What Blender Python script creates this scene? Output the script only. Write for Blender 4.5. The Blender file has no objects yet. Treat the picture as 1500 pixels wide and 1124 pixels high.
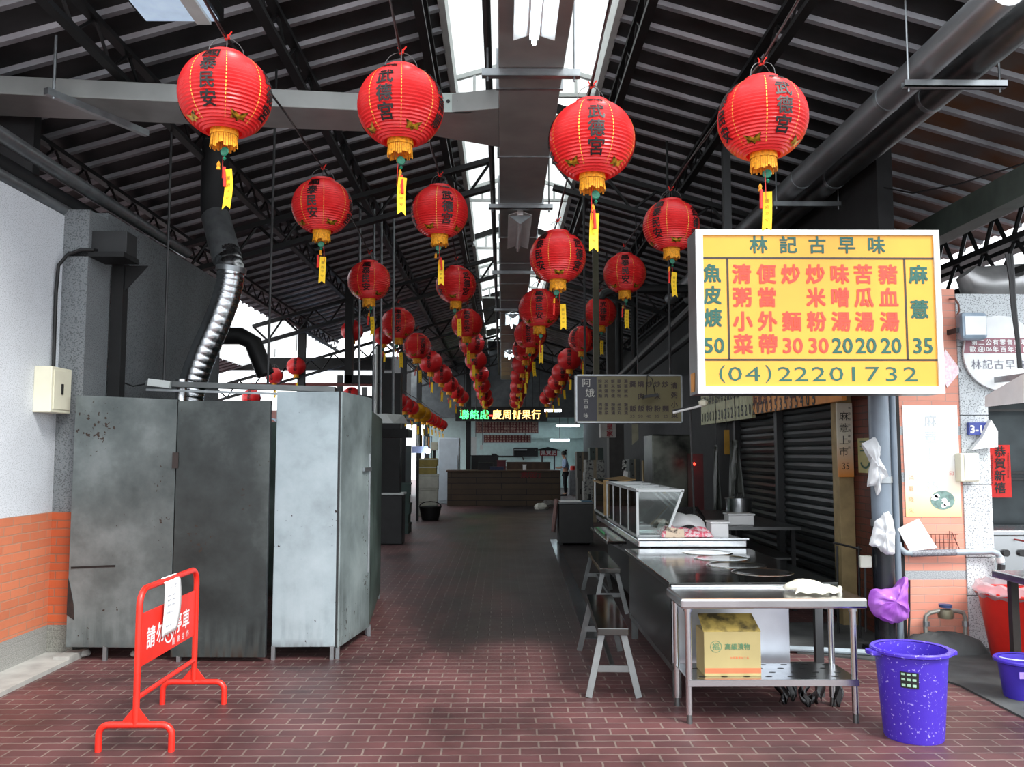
import bpy, bmesh, math, random
from mathutils import Vector, Matrix
random.seed(7)
PI = math.pi
scene = bpy.context.scene
COL = scene.collection

# ------------------------------------------------------------------ camera, sky, exposure
F_PX = 1270.0
PITCH, YAW = math.atan(103 / F_PX), math.atan(15 / F_PX)
EYE = Vector((0, 0, 1.55))
cam_data = bpy.data.cameras.new('camera')
cam_data.sensor_width = 36
cam_data.lens = 36 * F_PX / 1500
cam_data.clip_end = 300
cam = bpy.data.objects.new('camera', cam_data)
cam.location = EYE
cam.rotation_euler = (PI / 2 + PITCH, 0, -YAW)
COL.objects.link(cam)
scene.camera = cam
ROT = cam.rotation_euler.to_matrix()

world = bpy.data.worlds.new('overcast_sky')
scene.world = world
world.use_nodes = True
_bg = world.node_tree.nodes['Background']
_bg.inputs['Color'].default_value = (0.90, 0.95, 1.0, 1)
_bg.inputs['Strength'].default_value = 1.25

def sun(name, strength, angle, az, el, color):
    d = bpy.data.lights.new(name, 'SUN'); d.energy = strength; d.angle = math.radians(angle); d.color = color
    o = bpy.data.objects.new(name, d); COL.objects.link(o)
    v = Vector((math.sin(math.radians(az)) * math.cos(math.radians(el)), math.cos(math.radians(az)) * math.cos(math.radians(el)), math.sin(math.radians(el))))
    o.rotation_euler = v.to_track_quat('Z', 'Y').to_euler(); o.location = v * 30
    return o
sun('hazy_sun', 1.8, 18, 140, 45, (1.0, 0.97, 0.93))

vs = scene.view_settings
vs.view_transform = 'Standard'; vs.look = 'None'; vs.exposure = 1.3; vs.gamma = 1.0; vs.use_curve_mapping = False
scene.cycles.use_denoising = True
scene.cycles.max_bounces = 8
scene.cycles.sample_clamp_indirect = 6

# ------------------------------------------------------------------ helpers: photo measurements to places
def ray(px, py):
    return ROT @ Vector(((px - 750) / F_PX, (562 - py) / F_PX, -1))
def G(px, py, z=0.0):
    d = ray(px, py); t = (z - EYE.z) / d.z
    return EYE + d * t
def D(px, py, Y):
    d = ray(px, py); return EYE + d * (Y / d.y)
def DX(px, py, X):
    d = ray(px, py); return EYE + d * (X / d.x)

# ------------------------------------------------------------------ materials
MATS = {}
def nodes(name):
    m = bpy.data.materials.new(name); m.use_nodes = True
    nt = m.node_tree
    return m, nt, nt.nodes['Principled BSDF']
def lin(c):
    return tuple(((x / 12.92) if x <= 0.04045 else ((x + 0.055) / 1.055) ** 2.4) for x in c) + (1,)
def pm(name, rgb, rough=0.6, metal=0.0, var=0.12, scale=6.0, bump=0.0, rgb2=None, spec=0.5, trans=0.0, emit=0.0, emit_rgb=None, alpha=1.0, coat=0.0, detail=4.0, lo=0.35, hi=0.65, rvar=0.0):
    """procedural material: base colour (sRGB) mottled by noise"""
    if name in MATS: return MATS[name]
    m, nt, b = nodes(name)
    N, L = nt.nodes.new, nt.links.new
    c1 = lin(rgb)
    c2 = lin(rgb2) if rgb2 else tuple(max(0, x * (1 - 2.2 * var)) for x in c1[:3]) + (1,)
    tc = N('ShaderNodeTexCoord'); nz = N('ShaderNodeTexNoise')
    nz.inputs['Scale'].default_value = scale; nz.inputs['Detail'].default_value = detail
    L(tc.outputs['Object'], nz.inputs['Vector'])
    cr = N('ShaderNodeValToRGB'); cr.color_ramp.elements[0].position = lo; cr.color_ramp.elements[1].position = hi
    cr.color_ramp.elements[0].color = c2; cr.color_ramp.elements[1].color = c1
    L(nz.outputs['Fac'], cr.inputs['Fac']); L(cr.outputs['Color'], b.inputs['Base Color'])
    b.inputs['Roughness'].default_value = rough; b.inputs['Metallic'].default_value = metal
    b.inputs['Specular IOR Level'].default_value = spec
    b.inputs['Coat Weight'].default_value = coat
    if rvar:
        mr = N('ShaderNodeMapRange'); mr.inputs['To Min'].default_value = rough + rvar; mr.inputs['To Max'].default_value = max(0.03, rough - rvar)
        L(nz.outputs['Fac'], mr.inputs['Value']); L(mr.outputs['Result'], b.inputs['Roughness'])
    if bump:
        bp = N('ShaderNodeBump'); bp.inputs['Strength'].default_value = bump; bp.inputs['Distance'].default_value = 0.01
        L(nz.outputs['Fac'], bp.inputs['Height']); L(bp.outputs['Normal'], b.inputs['Normal'])
    if emit:
        b.inputs['Emission Color'].default_value = lin(emit_rgb or rgb); b.inputs['Emission Strength'].default_value = emit
    if trans:
        t = N('ShaderNodeBsdfTranslucent'); t.inputs['Color'].default_value = c1
        mx = N('ShaderNodeMixShader'); mx.inputs['Fac'].default_value = trans
        out = nt.nodes['Material Output']
        L(b.outputs['BSDF'], mx.inputs[1]); L(t.outputs['BSDF'], mx.inputs[2]); L(mx.outputs['Shader'], out.inputs['Surface'])
    if alpha < 1: b.inputs['Alpha'].default_value = alpha
    MATS[name] = m
    return m

def brick_mat(name, c1, c2, mortar, bw, rh, ms, axes='xy', bump=0.5, rough=0.6, stain=None, bands=None, rvar=0.12, dirt_and_shade=False):
    m, nt, b = nodes(name); N, L = nt.nodes.new, nt.links.new
    tc = N('ShaderNodeTexCoord'); sp = N('ShaderNodeSeparateXYZ'); cb = N('ShaderNodeCombineXYZ')
    L(tc.outputs['Object'], sp.inputs[0])
    k = {'x': 'X', 'y': 'Y', 'z': 'Z'}
    L(sp.outputs[k[axes[0]]], cb.inputs['X']); L(sp.outputs[k[axes[1]]], cb.inputs['Y'])
    nw = N('ShaderNodeTexNoise'); nw.inputs['Scale'].default_value = 9; L(tc.outputs['Object'], nw.inputs['Vector'])
    vm = N('ShaderNodeVectorMath'); vm.operation = 'MULTIPLY_ADD'; vm.inputs[1].default_value = (0.012, 0.012, 0)
    L(nw.outputs['Color'], vm.inputs[0]); L(cb.outputs[0], vm.inputs[2])
    br = N('ShaderNodeTexBrick'); br.inputs['Scale'].default_value = 1
    br.inputs['Color1'].default_value = lin(c1); br.inputs['Color2'].default_value = lin(c2); br.inputs['Mortar'].default_value = lin(mortar)
    br.inputs['Brick Width'].default_value = bw; br.inputs['Row Height'].default_value = rh
    br.inputs['Mortar Size'].default_value = ms; br.inputs['Mortar Smooth'].default_value = 0.4
    L(vm.outputs[0], br.inputs['Vector'])
    nz = N('ShaderNodeTexNoise'); nz.inputs['Scale'].default_value = 1.1; nz.inputs['Detail'].default_value = 7; nz.inputs['Roughness'].default_value = 0.65
    L(tc.outputs['Object'], nz.inputs['Vector'])
    cr = N('ShaderNodeValToRGB'); cr.color_ramp.elements[0].position = 0.33; cr.color_ramp.elements[1].position = 0.62
    s = stain if stain else 0.7
    cr.color_ramp.elements[0].color = (s, s, s, 1); cr.color_ramp.elements[1].color = (1, 1, 1, 1)
    L(nz.outputs['Fac'], cr.inputs['Fac'])
    mx = N('ShaderNodeMix'); mx.data_type = 'RGBA'; mx.blend_type = 'MULTIPLY'; mx.inputs['Factor'].default_value = 1
    L(br.outputs['Color'], mx.inputs['A']); L(cr.outputs['Color'], mx.inputs['B'])
    last = mx.outputs['Result']
    for (z0, z1, col) in (bands or []):          # stone courses / painted base between two heights
        a = N('ShaderNodeMath'); a.operation = 'GREATER_THAN'; a.inputs[1].default_value = z0; L(sp.outputs['Z'], a.inputs[0])
        c = N('ShaderNodeMath'); c.operation = 'LESS_THAN'; c.inputs[1].default_value = z1; L(sp.outputs['Z'], c.inputs[0])
        d = N('ShaderNodeMath'); d.operation = 'MULTIPLY'; L(a.outputs[0], d.inputs[0]); L(c.outputs[0], d.inputs[1])
        g = N('ShaderNodeTexNoise'); g.inputs['Scale'].default_value = 150; g.inputs['Detail'].default_value = 2; L(tc.outputs['Object'], g.inputs['Vector'])
        gr = N('ShaderNodeValToRGB'); gr.color_ramp.elements[0].position = 0.38; gr.color_ramp.elements[1].position = 0.6
        cc = lin(col); gr.color_ramp.elements[1].color = cc; gr.color_ramp.elements[0].color = tuple(x * 0.55 for x in cc[:3]) + (1,)
        L(g.outputs['Fac'], gr.inputs['Fac'])
        q = N('ShaderNodeMix'); q.data_type = 'RGBA'; L(d.outputs[0], q.inputs['Factor']); L(last, q.inputs['A']); L(gr.outputs['Color'], q.inputs['B'])
        last = q.outputs['Result']
    if dirt_and_shade:       # dirt along the lane, with the hall's shade painted in further inside
        g1 = N('ShaderNodeMapping'); g1.inputs['Location'].default_value = (0.3, 0, 0); g1.inputs['Scale'].default_value = (0.55, 0.16, 1); L(tc.outputs['Object'], g1.inputs['Vector'])
        g2 = N('ShaderNodeTexNoise'); g2.inputs['Scale'].default_value = 1.3; g2.inputs['Detail'].default_value = 6; L(g1.outputs[0], g2.inputs['Vector'])
        gy = N('ShaderNodeMapRange'); gy.inputs['From Min'].default_value = 5.6; gy.inputs['From Max'].default_value = 7.6; gy.inputs['To Min'].default_value = -0.35; gy.inputs['To Max'].default_value = 0.22; L(sp.outputs['Y'], gy.inputs['Value'])
        gx = N('ShaderNodeMath'); gx.operation = 'ADD'; gx.inputs[1].default_value = -0.5; L(sp.outputs['X'], gx.inputs[0])
        ga = N('ShaderNodeMath'); ga.operation = 'ABSOLUTE'; L(gx.outputs[0], ga.inputs[0])
        gm = N('ShaderNodeMath'); gm.operation = 'MULTIPLY_ADD'; gm.inputs[1].default_value = -0.17; L(ga.outputs[0], gm.inputs[0]); L(gy.outputs[0], gm.inputs[2])
        gs = N('ShaderNodeMath'); gs.operation = 'ADD'; L(gm.outputs[0], gs.inputs[0]); L(g2.outputs['Fac'], gs.inputs[1])
        gr = N('ShaderNodeMapRange'); gr.inputs['From Min'].default_value = 0.38; gr.inputs['From Max'].default_value = 0.62; gr.inputs['To Max'].default_value = 0.93; L(gs.outputs[0], gr.inputs['Value'])
        gq = N('ShaderNodeMix'); gq.data_type = 'RGBA'; L(gr.outputs[0], gq.inputs['Factor']); L(last, gq.inputs['A']); gq.inputs['B'].default_value = lin((0.10, 0.08, 0.078))
        last = gq.outputs['Result']
    L(last, b.inputs['Base Color'])
    mr = N('ShaderNodeMapRange'); mr.inputs['To Min'].default_value = rough - rvar; mr.inputs['To Max'].default_value = rough + rvar
    L(nz.outputs['Fac'], mr.inputs['Value']); L(mr.outputs['Result'], b.inputs['Roughness'])
    bp = N('ShaderNodeBump'); bp.inputs['Strength'].default_value = bump; bp.inputs['Distance'].default_value = 0.004; bp.invert = True
    L(br.outputs['Fac'], bp.inputs['Height']); L(bp.outputs['Normal'], b.inputs['Normal'])
    return m

def panel_mat(name, base, pale, dark, rust, seed, zpale=0.5):
    """galvanised sheet: cloudy stains, dribbles and rust specks"""
    m, nt, b = nodes(name); N, L = nt.nodes.new, nt.links.new
    tc = N('ShaderNodeTexCoord'); mp = N('ShaderNodeMapping'); mp.inputs['Location'].default_value = (seed * 3.1, seed * 1.7, seed)
    L(tc.outputs['Object'], mp.inputs['Vector'])
    n1 = N('ShaderNodeTexNoise'); n1.inputs['Scale'].default_value = 1.7; n1.inputs['Detail'].default_value = 8; n1.inputs['Roughness'].default_value = 0.62; L(mp.outputs[0], n1.inputs['Vector'])
    cr = N('ShaderNodeValToRGB'); e = cr.color_ramp.elements
    e[0].position = 0.33; e[0].color = lin(dark); e[1].position = 0.68; e[1].color = lin(pale)
    k = e.new(0.5); k.color = lin(base)
    L(n1.outputs['Fac'], cr.inputs['Fac'])
    mp2 = N('ShaderNodeMapping'); mp2.inputs['Scale'].default_value = (14, 14, 1.2); mp2.inputs['Location'].default_value = (seed, seed * 5, 0); L(tc.outputs['Object'], mp2.inputs['Vector'])
    n2 = N('ShaderNodeTexNoise'); n2.inputs['Scale'].default_value = 1.5; n2.inputs['Detail'].default_value = 5; L(mp2.outputs[0], n2.inputs['Vector'])
    sp = N('ShaderNodeSeparateXYZ'); L(tc.outputs['Object'], sp.inputs[0])
    z = N('ShaderNodeMapRange'); z.inputs['From Min'].default_value = 0.05; z.inputs['From Max'].default_value = zpale; z.inputs['To Min'].default_value = 0.62; z.inputs['To Max'].default_value = 0.0
    L(sp.outputs['Z'], z.inputs['Value'])
    s2 = N('ShaderNodeMapRange'); s2.inputs['From Min'].default_value = 0.42; s2.inputs['From Max'].default_value = 0.62; L(n2.outputs['Fac'], s2.inputs['Value'])
    mu = N('ShaderNodeMath'); mu.operation = 'MULTIPLY'; L(z.outputs[0], mu.inputs[0]); L(s2.outputs[0], mu.inputs[1])
    m1 = N('ShaderNodeMix'); m1.data_type = 'RGBA'; L(mu.outputs[0], m1.inputs['Factor']); L(cr.outputs['Color'], m1.inputs['A']); m1.inputs['B'].default_value = lin(pale)
    n3 = N('ShaderNodeTexNoise'); n3.inputs['Scale'].default_value = 34; n3.inputs['Detail'].default_value = 2; L(mp.outputs[0], n3.inputs['Vector'])
    n4 = N('ShaderNodeTexNoise'); n4.inputs['Scale'].default_value = 2.3; L(mp.outputs[0], n4.inputs['Vector'])
    a = N('ShaderNodeMath'); a.operation = 'MULTIPLY'; L(n3.outputs['Fac'], a.inputs[0]); L(n4.outputs['Fac'], a.inputs[1])
    g = N('ShaderNodeMapRange'); g.inputs['From Min'].default_value = 0.418; g.inputs['From Max'].default_value = 0.44; L(a.outputs[0], g.inputs['Value'])
    zr = N('ShaderNodeMapRange'); zr.inputs['From Min'].default_value = 0.04; zr.inputs['From Max'].default_value = 0.16; zr.inputs['To Min'].default_value = 1.0; zr.inputs['To Max'].default_value = 0.0; L(sp.outputs['Z'], zr.inputs['Value'])
    zz = N('ShaderNodeMath'); zz.operation = 'MULTIPLY'; L(zr.outputs[0], zz.inputs[0]); L(s2.outputs[0], zz.inputs[1])
    mxx = N('ShaderNodeMath'); mxx.operation = 'MAXIMUM'; L(g.outputs[0], mxx.inputs[0]); L(zz.outputs[0], mxx.inputs[1])
    m2 = N('ShaderNodeMix'); m2.data_type = 'RGBA'; L(mxx.outputs[0], m2.inputs['Factor']); L(m1.outputs['Result'], m2.inputs['A']); m2.inputs['B'].default_value = lin(rust)
    L(m2.outputs['Result'], b.inputs['Base Color'])
    b.inputs['Metallic'].default_value = 0.35
    rr = N('ShaderNodeMapRange'); rr.inputs['To Min'].default_value = 0.42; rr.inputs['To Max'].default_value = 0.66; L(n1.outputs['Fac'], rr.inputs['Value']); L(rr.outputs[0], b.inputs['Roughness'])
    bp = N('ShaderNodeBump'); bp.inputs['Strength'].default_value = 0.12; bp.inputs['Distance'].default_value = 0.02; L(n1.outputs['Fac'], bp.inputs['Height']); L(bp.outputs['Normal'], b.inputs['Normal'])
    return m

def speck_mat(name, base, speck, scale=90, lo=0.6, hi=0.64, rough=0.7, large=0.9, metal=0.0):
    """terrazzo / washed pebble render / splashed plastic: base with small specks"""
    m, nt, b = nodes(name); N, L = nt.nodes.new, nt.links.new
    tc = N('ShaderNodeTexCoord')
    n = N('ShaderNodeTexNoise'); n.inputs['Scale'].default_value = scale; n.inputs['Detail'].default_value = 3; L(tc.outputs['Object'], n.inputs['Vector'])
    cr = N('ShaderNodeValToRGB'); cr.color_ramp.elements[0].position = lo; cr.color_ramp.elements[1].position = hi
    cr.color_ramp.elements[0].color = lin(base); cr.color_ramp.elements[1].color = lin(speck); L(n.outputs['Fac'], cr.inputs['Fac'])
    n2 = N('ShaderNodeTexNoise'); n2.inputs['Scale'].default_value = 1.3; n2.inputs['Detail'].default_value = 5; L(tc.outputs['Object'], n2.inputs['Vector'])
    c2 = N('ShaderNodeValToRGB'); c2.color_ramp.elements[0].position = 0.35; c2.color_ramp.elements[1].position = 0.6
    c2.color_ramp.elements[0].color = (large, large, large, 1); c2.color_ramp.elements[1].color = (1, 1, 1, 1); L(n2.outputs['Fac'], c2.inputs['Fac'])
    mx = N('ShaderNodeMix'); mx.data_type = 'RGBA'; mx.blend_type = 'MULTIPLY'; mx.inputs['Factor'].default_value = 1
    L(cr.outputs['Color'], mx.inputs['A']); L(c2.outputs['Color'], mx.inputs['B']); L(mx.outputs['Result'], b.inputs['Base Color'])
    b.inputs['Roughness'].default_value = rough; b.inputs['Metallic'].default_value = metal
    bp = N('ShaderNodeBump'); bp.inputs['Strength'].default_value = 0.15; bp.inputs['Distance'].default_value = 0.004; L(n.outputs['Fac'], bp.inputs['Height']); L(bp.outputs['Normal'], b.inputs['Normal'])
    return m

def fade_mat(name, top, bottom, z0, z1, rough=0.5):
    """printed board whose printed ground runs from one ink to another"""
    m, nt, b = nodes(name); N, L = nt.nodes.new, nt.links.new
    tc = N('ShaderNodeTexCoord'); sp = N('ShaderNodeSeparateXYZ'); L(tc.outputs['Object'], sp.inputs[0])
    mr = N('ShaderNodeMapRange'); mr.inputs['From Min'].default_value = z0; mr.inputs['From Max'].default_value = z1; L(sp.outputs['Z'], mr.inputs['Value'])
    cr = N('ShaderNodeValToRGB'); cr.color_ramp.elements[0].color = lin(bottom); cr.color_ramp.elements[1].color = lin(top)
    L(mr.outputs[0], cr.inputs['Fac']); L(cr.outputs['Color'], b.inputs['Base Color']); b.inputs['Roughness'].default_value = rough
    return m

def glass_mat(name, tint, rough=0.03, clear=0.82):
    m, nt, b = nodes(name); N, L = nt.nodes.new, nt.links.new
    g = N('ShaderNodeBsdfGlossy'); g.inputs['Roughness'].default_value = rough
    t = N('ShaderNodeBsdfTransparent'); t.inputs['Color'].default_value = lin(tint)
    fr = N('ShaderNodeFresnel'); fr.inputs['IOR'].default_value = 1.5
    nz = N('ShaderNodeTexNoise'); nz.inputs['Scale'].default_value = 3
    ad = N('ShaderNodeMath'); ad.operation = 'MULTIPLY_ADD'; ad.inputs[1].default_value = 0.05; L(nz.outputs['Fac'], ad.inputs[0]); L(fr.outputs[0], ad.inputs[2])
    mx = N('ShaderNodeMixShader'); L(ad.outputs[0], mx.inputs['Fac']); L(t.outputs[0], mx.inputs[1]); L(g.outputs[0], mx.inputs[2])
    L(mx.outputs[0], nt.nodes['Material Output'].inputs['Surface'])
    return m

# ------------------------------------------------------------------ mesh builder
class MB:
    def __init__(s): s.v = []; s.f = []
    def add(s, vs, fs):
        n = len(s.v); s.v += [Vector(v) for v in vs]; s.f += [tuple(i + n for i in f) for f in fs]; return s
    def box(s, c, d, R=None):
        c = Vector(c); hx, hy, hz = d[0] / 2, d[1] / 2, d[2] / 2
        P = [Vector((x, y, z)) for x in (-hx, hx) for y in (-hy, hy) for z in (-hz, hz)]
        if R is not None: P = [R @ p for p in P]
        return s.add([c + p for p in P], [(0, 1, 3, 2), (4, 6, 7, 5), (0, 4, 5, 1), (2, 3, 7, 6), (0, 2, 6, 4), (1, 5, 7, 3)])
    def b2(s, a, b):
        a, b = Vector(a), Vector(b)
        return s.box((a + b) / 2, [abs(x) for x in (b - a)])
    def hexa(s, P):   # 8 points: bottom 4 then top 4
        return s.add(P, [(3, 2, 1, 0), (4, 5, 6, 7), (0, 1, 5, 4), (1, 2, 6, 5), (2, 3, 7, 6), (3, 0, 4, 7)])
    def bar(s, p, q, w, h=None, up=(0, 0, 1)):
        p, q = Vector(p), Vector(q); h = h or w
        d = q - p; L = d.length
        if L < 1e-6: return s
        y = d / L; up = Vector(up)
        if abs(y.dot(up)) > 0.98: up = Vector((0, 1, 0)) if abs(y.y) < 0.9 else Vector((1, 0, 0))
        x = y.cross(up).normalized(); z = x.cross(y)
        R = Matrix((x, y, z)).transposed()
        return s.box((p + q) / 2, (w, L, h), R)
    def tube(s, pts, r, seg=8, cap=True):
        pts = [Vector(p) for p in pts]; n = len(pts)
        rs = r if isinstance(r, (list, tuple)) else [r] * n
        rings = []; prev = None
        for i, p in enumerate(pts):
            t = (pts[min(i + 1, n - 1)] - pts[max(i - 1, 0)]).normalized()
            if prev is None:
                a = Vector((0, 0, 1)) if abs(t.z) < 0.9 else Vector((1, 0, 0))
                x = t.cross(a).normalized()
            else:
                x = (prev - t * prev.dot(t)).normalized()
            prev = x; y = t.cross(x)
            rings.append([p + (x * math.cos(2 * PI * k / seg) + y * math.sin(2 * PI * k / seg)) * rs[i] for k in range(seg)])
        base = len(s.v)
        for R in rings: s.v += R
        for i in range(n - 1):
            for k in range(seg):
                a = base + i * seg + k; b = base + i * seg + (k + 1) % seg
                s.f.append((a, b, b + seg, a + seg))
        if cap:
            s.f.append(tuple(base + k for k in reversed(range(seg))))
            s.f.append(tuple(base + (n - 1) * seg + k for k in range(seg)))
        return s
    def lathe(s, prof, c=(0, 0, 0), seg=24, cap0=False, cap1=False, sx=1, sy=1):
        c = Vector(c); base = len(s.v)
        for (r, z) in prof:
            for k in range(seg):
                a = 2 * PI * k / seg
                s.v.append(c + Vector((r * sx * math.cos(a), r * sy * math.sin(a), z)))
        n = len(prof)
        for i in range(n - 1):
            for k in range(seg):
                a = base + i * seg + k; b = base + i * seg + (k + 1) % seg
                s.f.append((a, b, b + seg, a + seg))
        if cap0: s.f.append(tuple(base + k for k in reversed(range(seg))))
        if cap1: s.f.append(tuple(base + (n - 1) * seg + k for k in range(seg)))
        return s
    def poly(s, P): return s.add(P, [tuple(range(len(P)))])
    def slab(s, P, n):   # extrude polygon by vector
        n = Vector(n); k = len(P); Q = [Vector(p) for p in P]
        return s.add(Q + [q + n for q in Q], [tuple(range(k))[::-1], tuple(range(k, 2 * k))] + [(i, (i + 1) % k, (i + 1) % k + k, i + k) for i in range(k)])
    def grid(s, fn, nu, nv):
        base = len(s.v)
        for j in range(nv + 1):
            for i in range(nu + 1): s.v.append(Vector(fn(i / nu, j / nv)))
        for j in range(nv):
            for i in range(nu):
                a = base + j * (nu + 1) + i
                s.f.append((a, a + 1, a + nu + 2, a + nu + 1))
        return s
    def build(s, name, mat, parent=None, smooth=False, bevel=0.0, origin=None, solid=0.0, angle=35, subsurf=0):
        me = bpy.data.meshes.new(name)
        if parent is not None: o0 = ORG[parent.name]
        elif origin is not None: o0 = Vector(origin)
        else:
            xs = [v.x for v in s.v]; ys = [v.y for v in s.v]; zs = [v.z for v in s.v]
            o0 = Vector(((min(xs) + max(xs)) / 2, (min(ys) + max(ys)) / 2, min(zs)))
        me.from_pydata([v - o0 for v in s.v], [], s.f); me.validate(); me.update()
        bm = bmesh.new(); bm.from_mesh(me); bmesh.ops.recalc_face_normals(bm, faces=bm.faces[:]); bm.to_mesh(me); bm.free()
        if smooth:
            for p in me.polygons: p.use_smooth = True
            me.set_sharp_from_angle(angle=math.radians(angle))
        me.materials.append(mat)
        o = bpy.data.objects.new(name, me); COL.objects.link(o)
        if parent is not None: o.parent = parent
        else: o.location = o0
        ORG[o.name] = o0
        if subsurf:
            d = o.modifiers.new('subdivision', 'SUBSURF'); d.levels = d.render_levels = subsurf
        if solid:
            d = o.modifiers.new('thickness', 'SOLIDIFY'); d.thickness = solid; d.offset = 0
        if bevel:
            d = o.modifiers.new('bevel', 'BEVEL'); d.width = bevel; d.segments = 2; d.limit_method = 'ANGLE'
        return o
ORG = {}
def tag(o, label, cat, group=None, kind=None):
    o['label'] = label; o['category'] = cat
    if group: o['group'] = group
    if kind: o['kind'] = kind
    return o
def thing(name, label, cat, loc=(0, 0, 0), group=None, kind=None):
    o = bpy.data.objects.new(name, None); COL.objects.link(o); o.location = loc; o.empty_display_size = 0.1
    ORG[o.name] = Vector(loc)
    return tag(o, label, cat, group, kind)
def struct(mb, name, mat, label, cat, **k):
    return tag(mb.build(name, mat, origin=(0, 0, 0), **k), label, cat, None, 'structure')
def dup(root, loc, rotz=None, label=None):
    r = root.copy(); COL.objects.link(r); r.location = loc
    if rotz is not None: r.rotation_euler = (0, 0, rotz)
    if label: r['label'] = label
    for ch in list(root.children):
        c = ch.copy(); COL.objects.link(c); c.parent = r
        for g in list(ch.children):
            d = g.copy(); COL.objects.link(d); d.parent = c
    return r

# ------------------------------------------------------------------ lettering
GLY = {}
def glyph(t, bold=0.012):
    k = (t, bold)
    if k not in GLY:
        c = bpy.data.curves.new('lettering', 'FONT'); c.body = t; c.size = 1; c.offset = bold; c.resolution_u = 2
        o = bpy.data.objects.new('lettering', c); COL.objects.link(o)
        m = bpy.data.meshes.new_from_object(o.evaluated_get(bpy.context.evaluated_depsgraph_get()))
        V = [(v.co.x, v.co.y) for v in m.vertices]; Fs = [tuple(p.vertices) for p in m.polygons]
        bpy.data.objects.remove(o); bpy.data.curves.remove(c); bpy.data.meshes.remove(m)
        xs = [p[0] for p in V] or [0]; ys = [p[1] for p in V] or [0]
        GLY[k] = (V, Fs, (min(xs), max(xs), min(ys), max(ys)))
    return GLY[k]
STROKE = ((-1, -1), (1, -1), (1, 1), (-1, 1))
def put(mb, t, c, u, v, h, sx=1.0, bold=0.012, off=None):
    """one character or word centred on c in the plane (u, v); h = em height for Chinese characters, cap height otherwise"""
    V, Fs, (x0, x1, y0, y1) = glyph(t, 0.0)
    c, u, v = Vector(c), Vector(u), Vector(v)
    cjk = ord(t[0]) > 0x2000
    s = h / 0.96 if cjk else h / max(0.05, (y1 - y0))
    cx = 0.5 if (cjk and len(t) == 1) else (x0 + x1) / 2
    cy = 0.37 if cjk else (y0 + y1) / 2
    nrm = u.cross(v)
    for k, (dx, dy) in enumerate(((0, 0),) if bold <= 0.012 else STROKE):
        e = bold * 0.9
        mb.add([c + nrm * (k * 0.0006) + u * ((x - cx + dx * e) * s * sx) + v * ((y - cy + dy * e) * s) for x, y in V], Fs)
def column(mb, s, c0, step, u, v, h, sx=1.0, bold=0.012):
    c0 = Vector(c0); step = Vector(step)
    for i, ch in enumerate(s):
        if ch != ' ': put(mb, ch, c0 + step * i, u, v, h, sx, bold)
UX, UZ = Vector((1, 0, 0)), Vector((0, 0, 1))

# ------------------------------------------------------------------ shared materials
steel = pm('stainless_steel', (0.80, 0.81, 0.82), rough=0.24, metal=1.0, var=0.05, scale=12, rvar=0.08)
steel_top = pm('worn_stainless_top', (0.42, 0.43, 0.42), rough=0.11, metal=1.0, var=0.10, scale=5, bump=0.05, rvar=0.06)
steel_dark = pm('dull_steel', (0.42, 0.43, 0.43), rough=0.38, metal=0.9, var=0.12, scale=5)
galv = pm('galvanised_steel', (0.62, 0.64, 0.65), rough=0.34, metal=0.8, var=0.12, scale=9)
duct_m = pm('grey_sheet_metal_duct', (0.56, 0.57, 0.56), rough=0.45, metal=0.25, var=0.10, scale=3)
black_iron = pm('black_painted_iron', (0.085, 0.087, 0.09), rough=0.55, metal=0.2, var=0.15, scale=8)
dark_grey = pm('dark_grey_paint', (0.15, 0.155, 0.16), rough=0.55, var=0.15, scale=6)
roof_m = pm('corrugated_roof_sheet', (0.24, 0.245, 0.25), rough=0.5, metal=0.3, var=0.14, scale=2.2, rgb2=(0.13, 0.13, 0.13), detail=7)
roof_rust = pm('corrugated_roof_sheet_rusty', (0.40, 0.37, 0.35), rough=0.5, metal=0.3, scale=1.4, rgb2=(0.42, 0.27, 0.14), detail=8, lo=0.4, hi=0.56)
white_frame = pm('white_painted_frame', (0.82, 0.84, 0.83), rough=0.5, var=0.06)
white_paint = pm('white_paint', (0.90, 0.91, 0.91), rough=0.5, var=0.05)
white_plastic = pm('white_plastic', (0.92, 0.92, 0.92), rough=0.35, var=0.04, trans=0.15)
paper = pm('white_paper', (0.94, 0.94, 0.93), rough=0.8, var=0.03)
concrete = pm('worn_concrete', (0.31, 0.32, 0.32), rough=0.8, var=0.22, scale=4, bump=0.15, detail=8)
concrete_pale = pm('pale_concrete', (0.66, 0.66, 0.64), rough=0.8, var=0.16, scale=5, bump=0.1, detail=8)
cream = pm('cream_enamel', (0.87, 0.86, 0.77), rough=0.4, var=0.04)
wood_brown = pm('old_brown_wood', (0.30, 0.21, 0.14), rough=0.55, var=0.2, scale=5)
wood_pale = pm('weathered_pale_wood', (0.62, 0.54, 0.38), rough=0.7, var=0.15, scale=7)
cardboard_d = pm('dim_cardboard', (0.55, 0.50, 0.42), rough=0.8, var=0.12, scale=5)
foam = pm('white_foam', (0.80, 0.80, 0.75), rough=0.75, var=0.08)
text_black = pm('black_ink', (0.05, 0.045, 0.05), rough=0.5, var=0.05)
text_green = pm('dark_green_ink', (0.08, 0.33, 0.28), rough=0.45, var=0.05)
text_red = pm('red_ink', (0.90, 0.26, 0.17), rough=0.45, var=0.05)
text_white = pm('white_ink', (0.93, 0.93, 0.93), rough=0.5, var=0.03)
tube_lit = pm('lit_fluorescent_tube', (0.9, 0.97, 1.0), emit=9, emit_rgb=(0.90, 0.97, 1.0), var=0.02)
red_paint = pm('red_gloss_paint', (0.90, 0.17, 0.12), rough=0.32, var=0.08, scale=7)
grey_pvc = pm('grey_pvc_pipe', (0.47, 0.52, 0.57), rough=0.4, var=0.10, scale=5)
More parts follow.
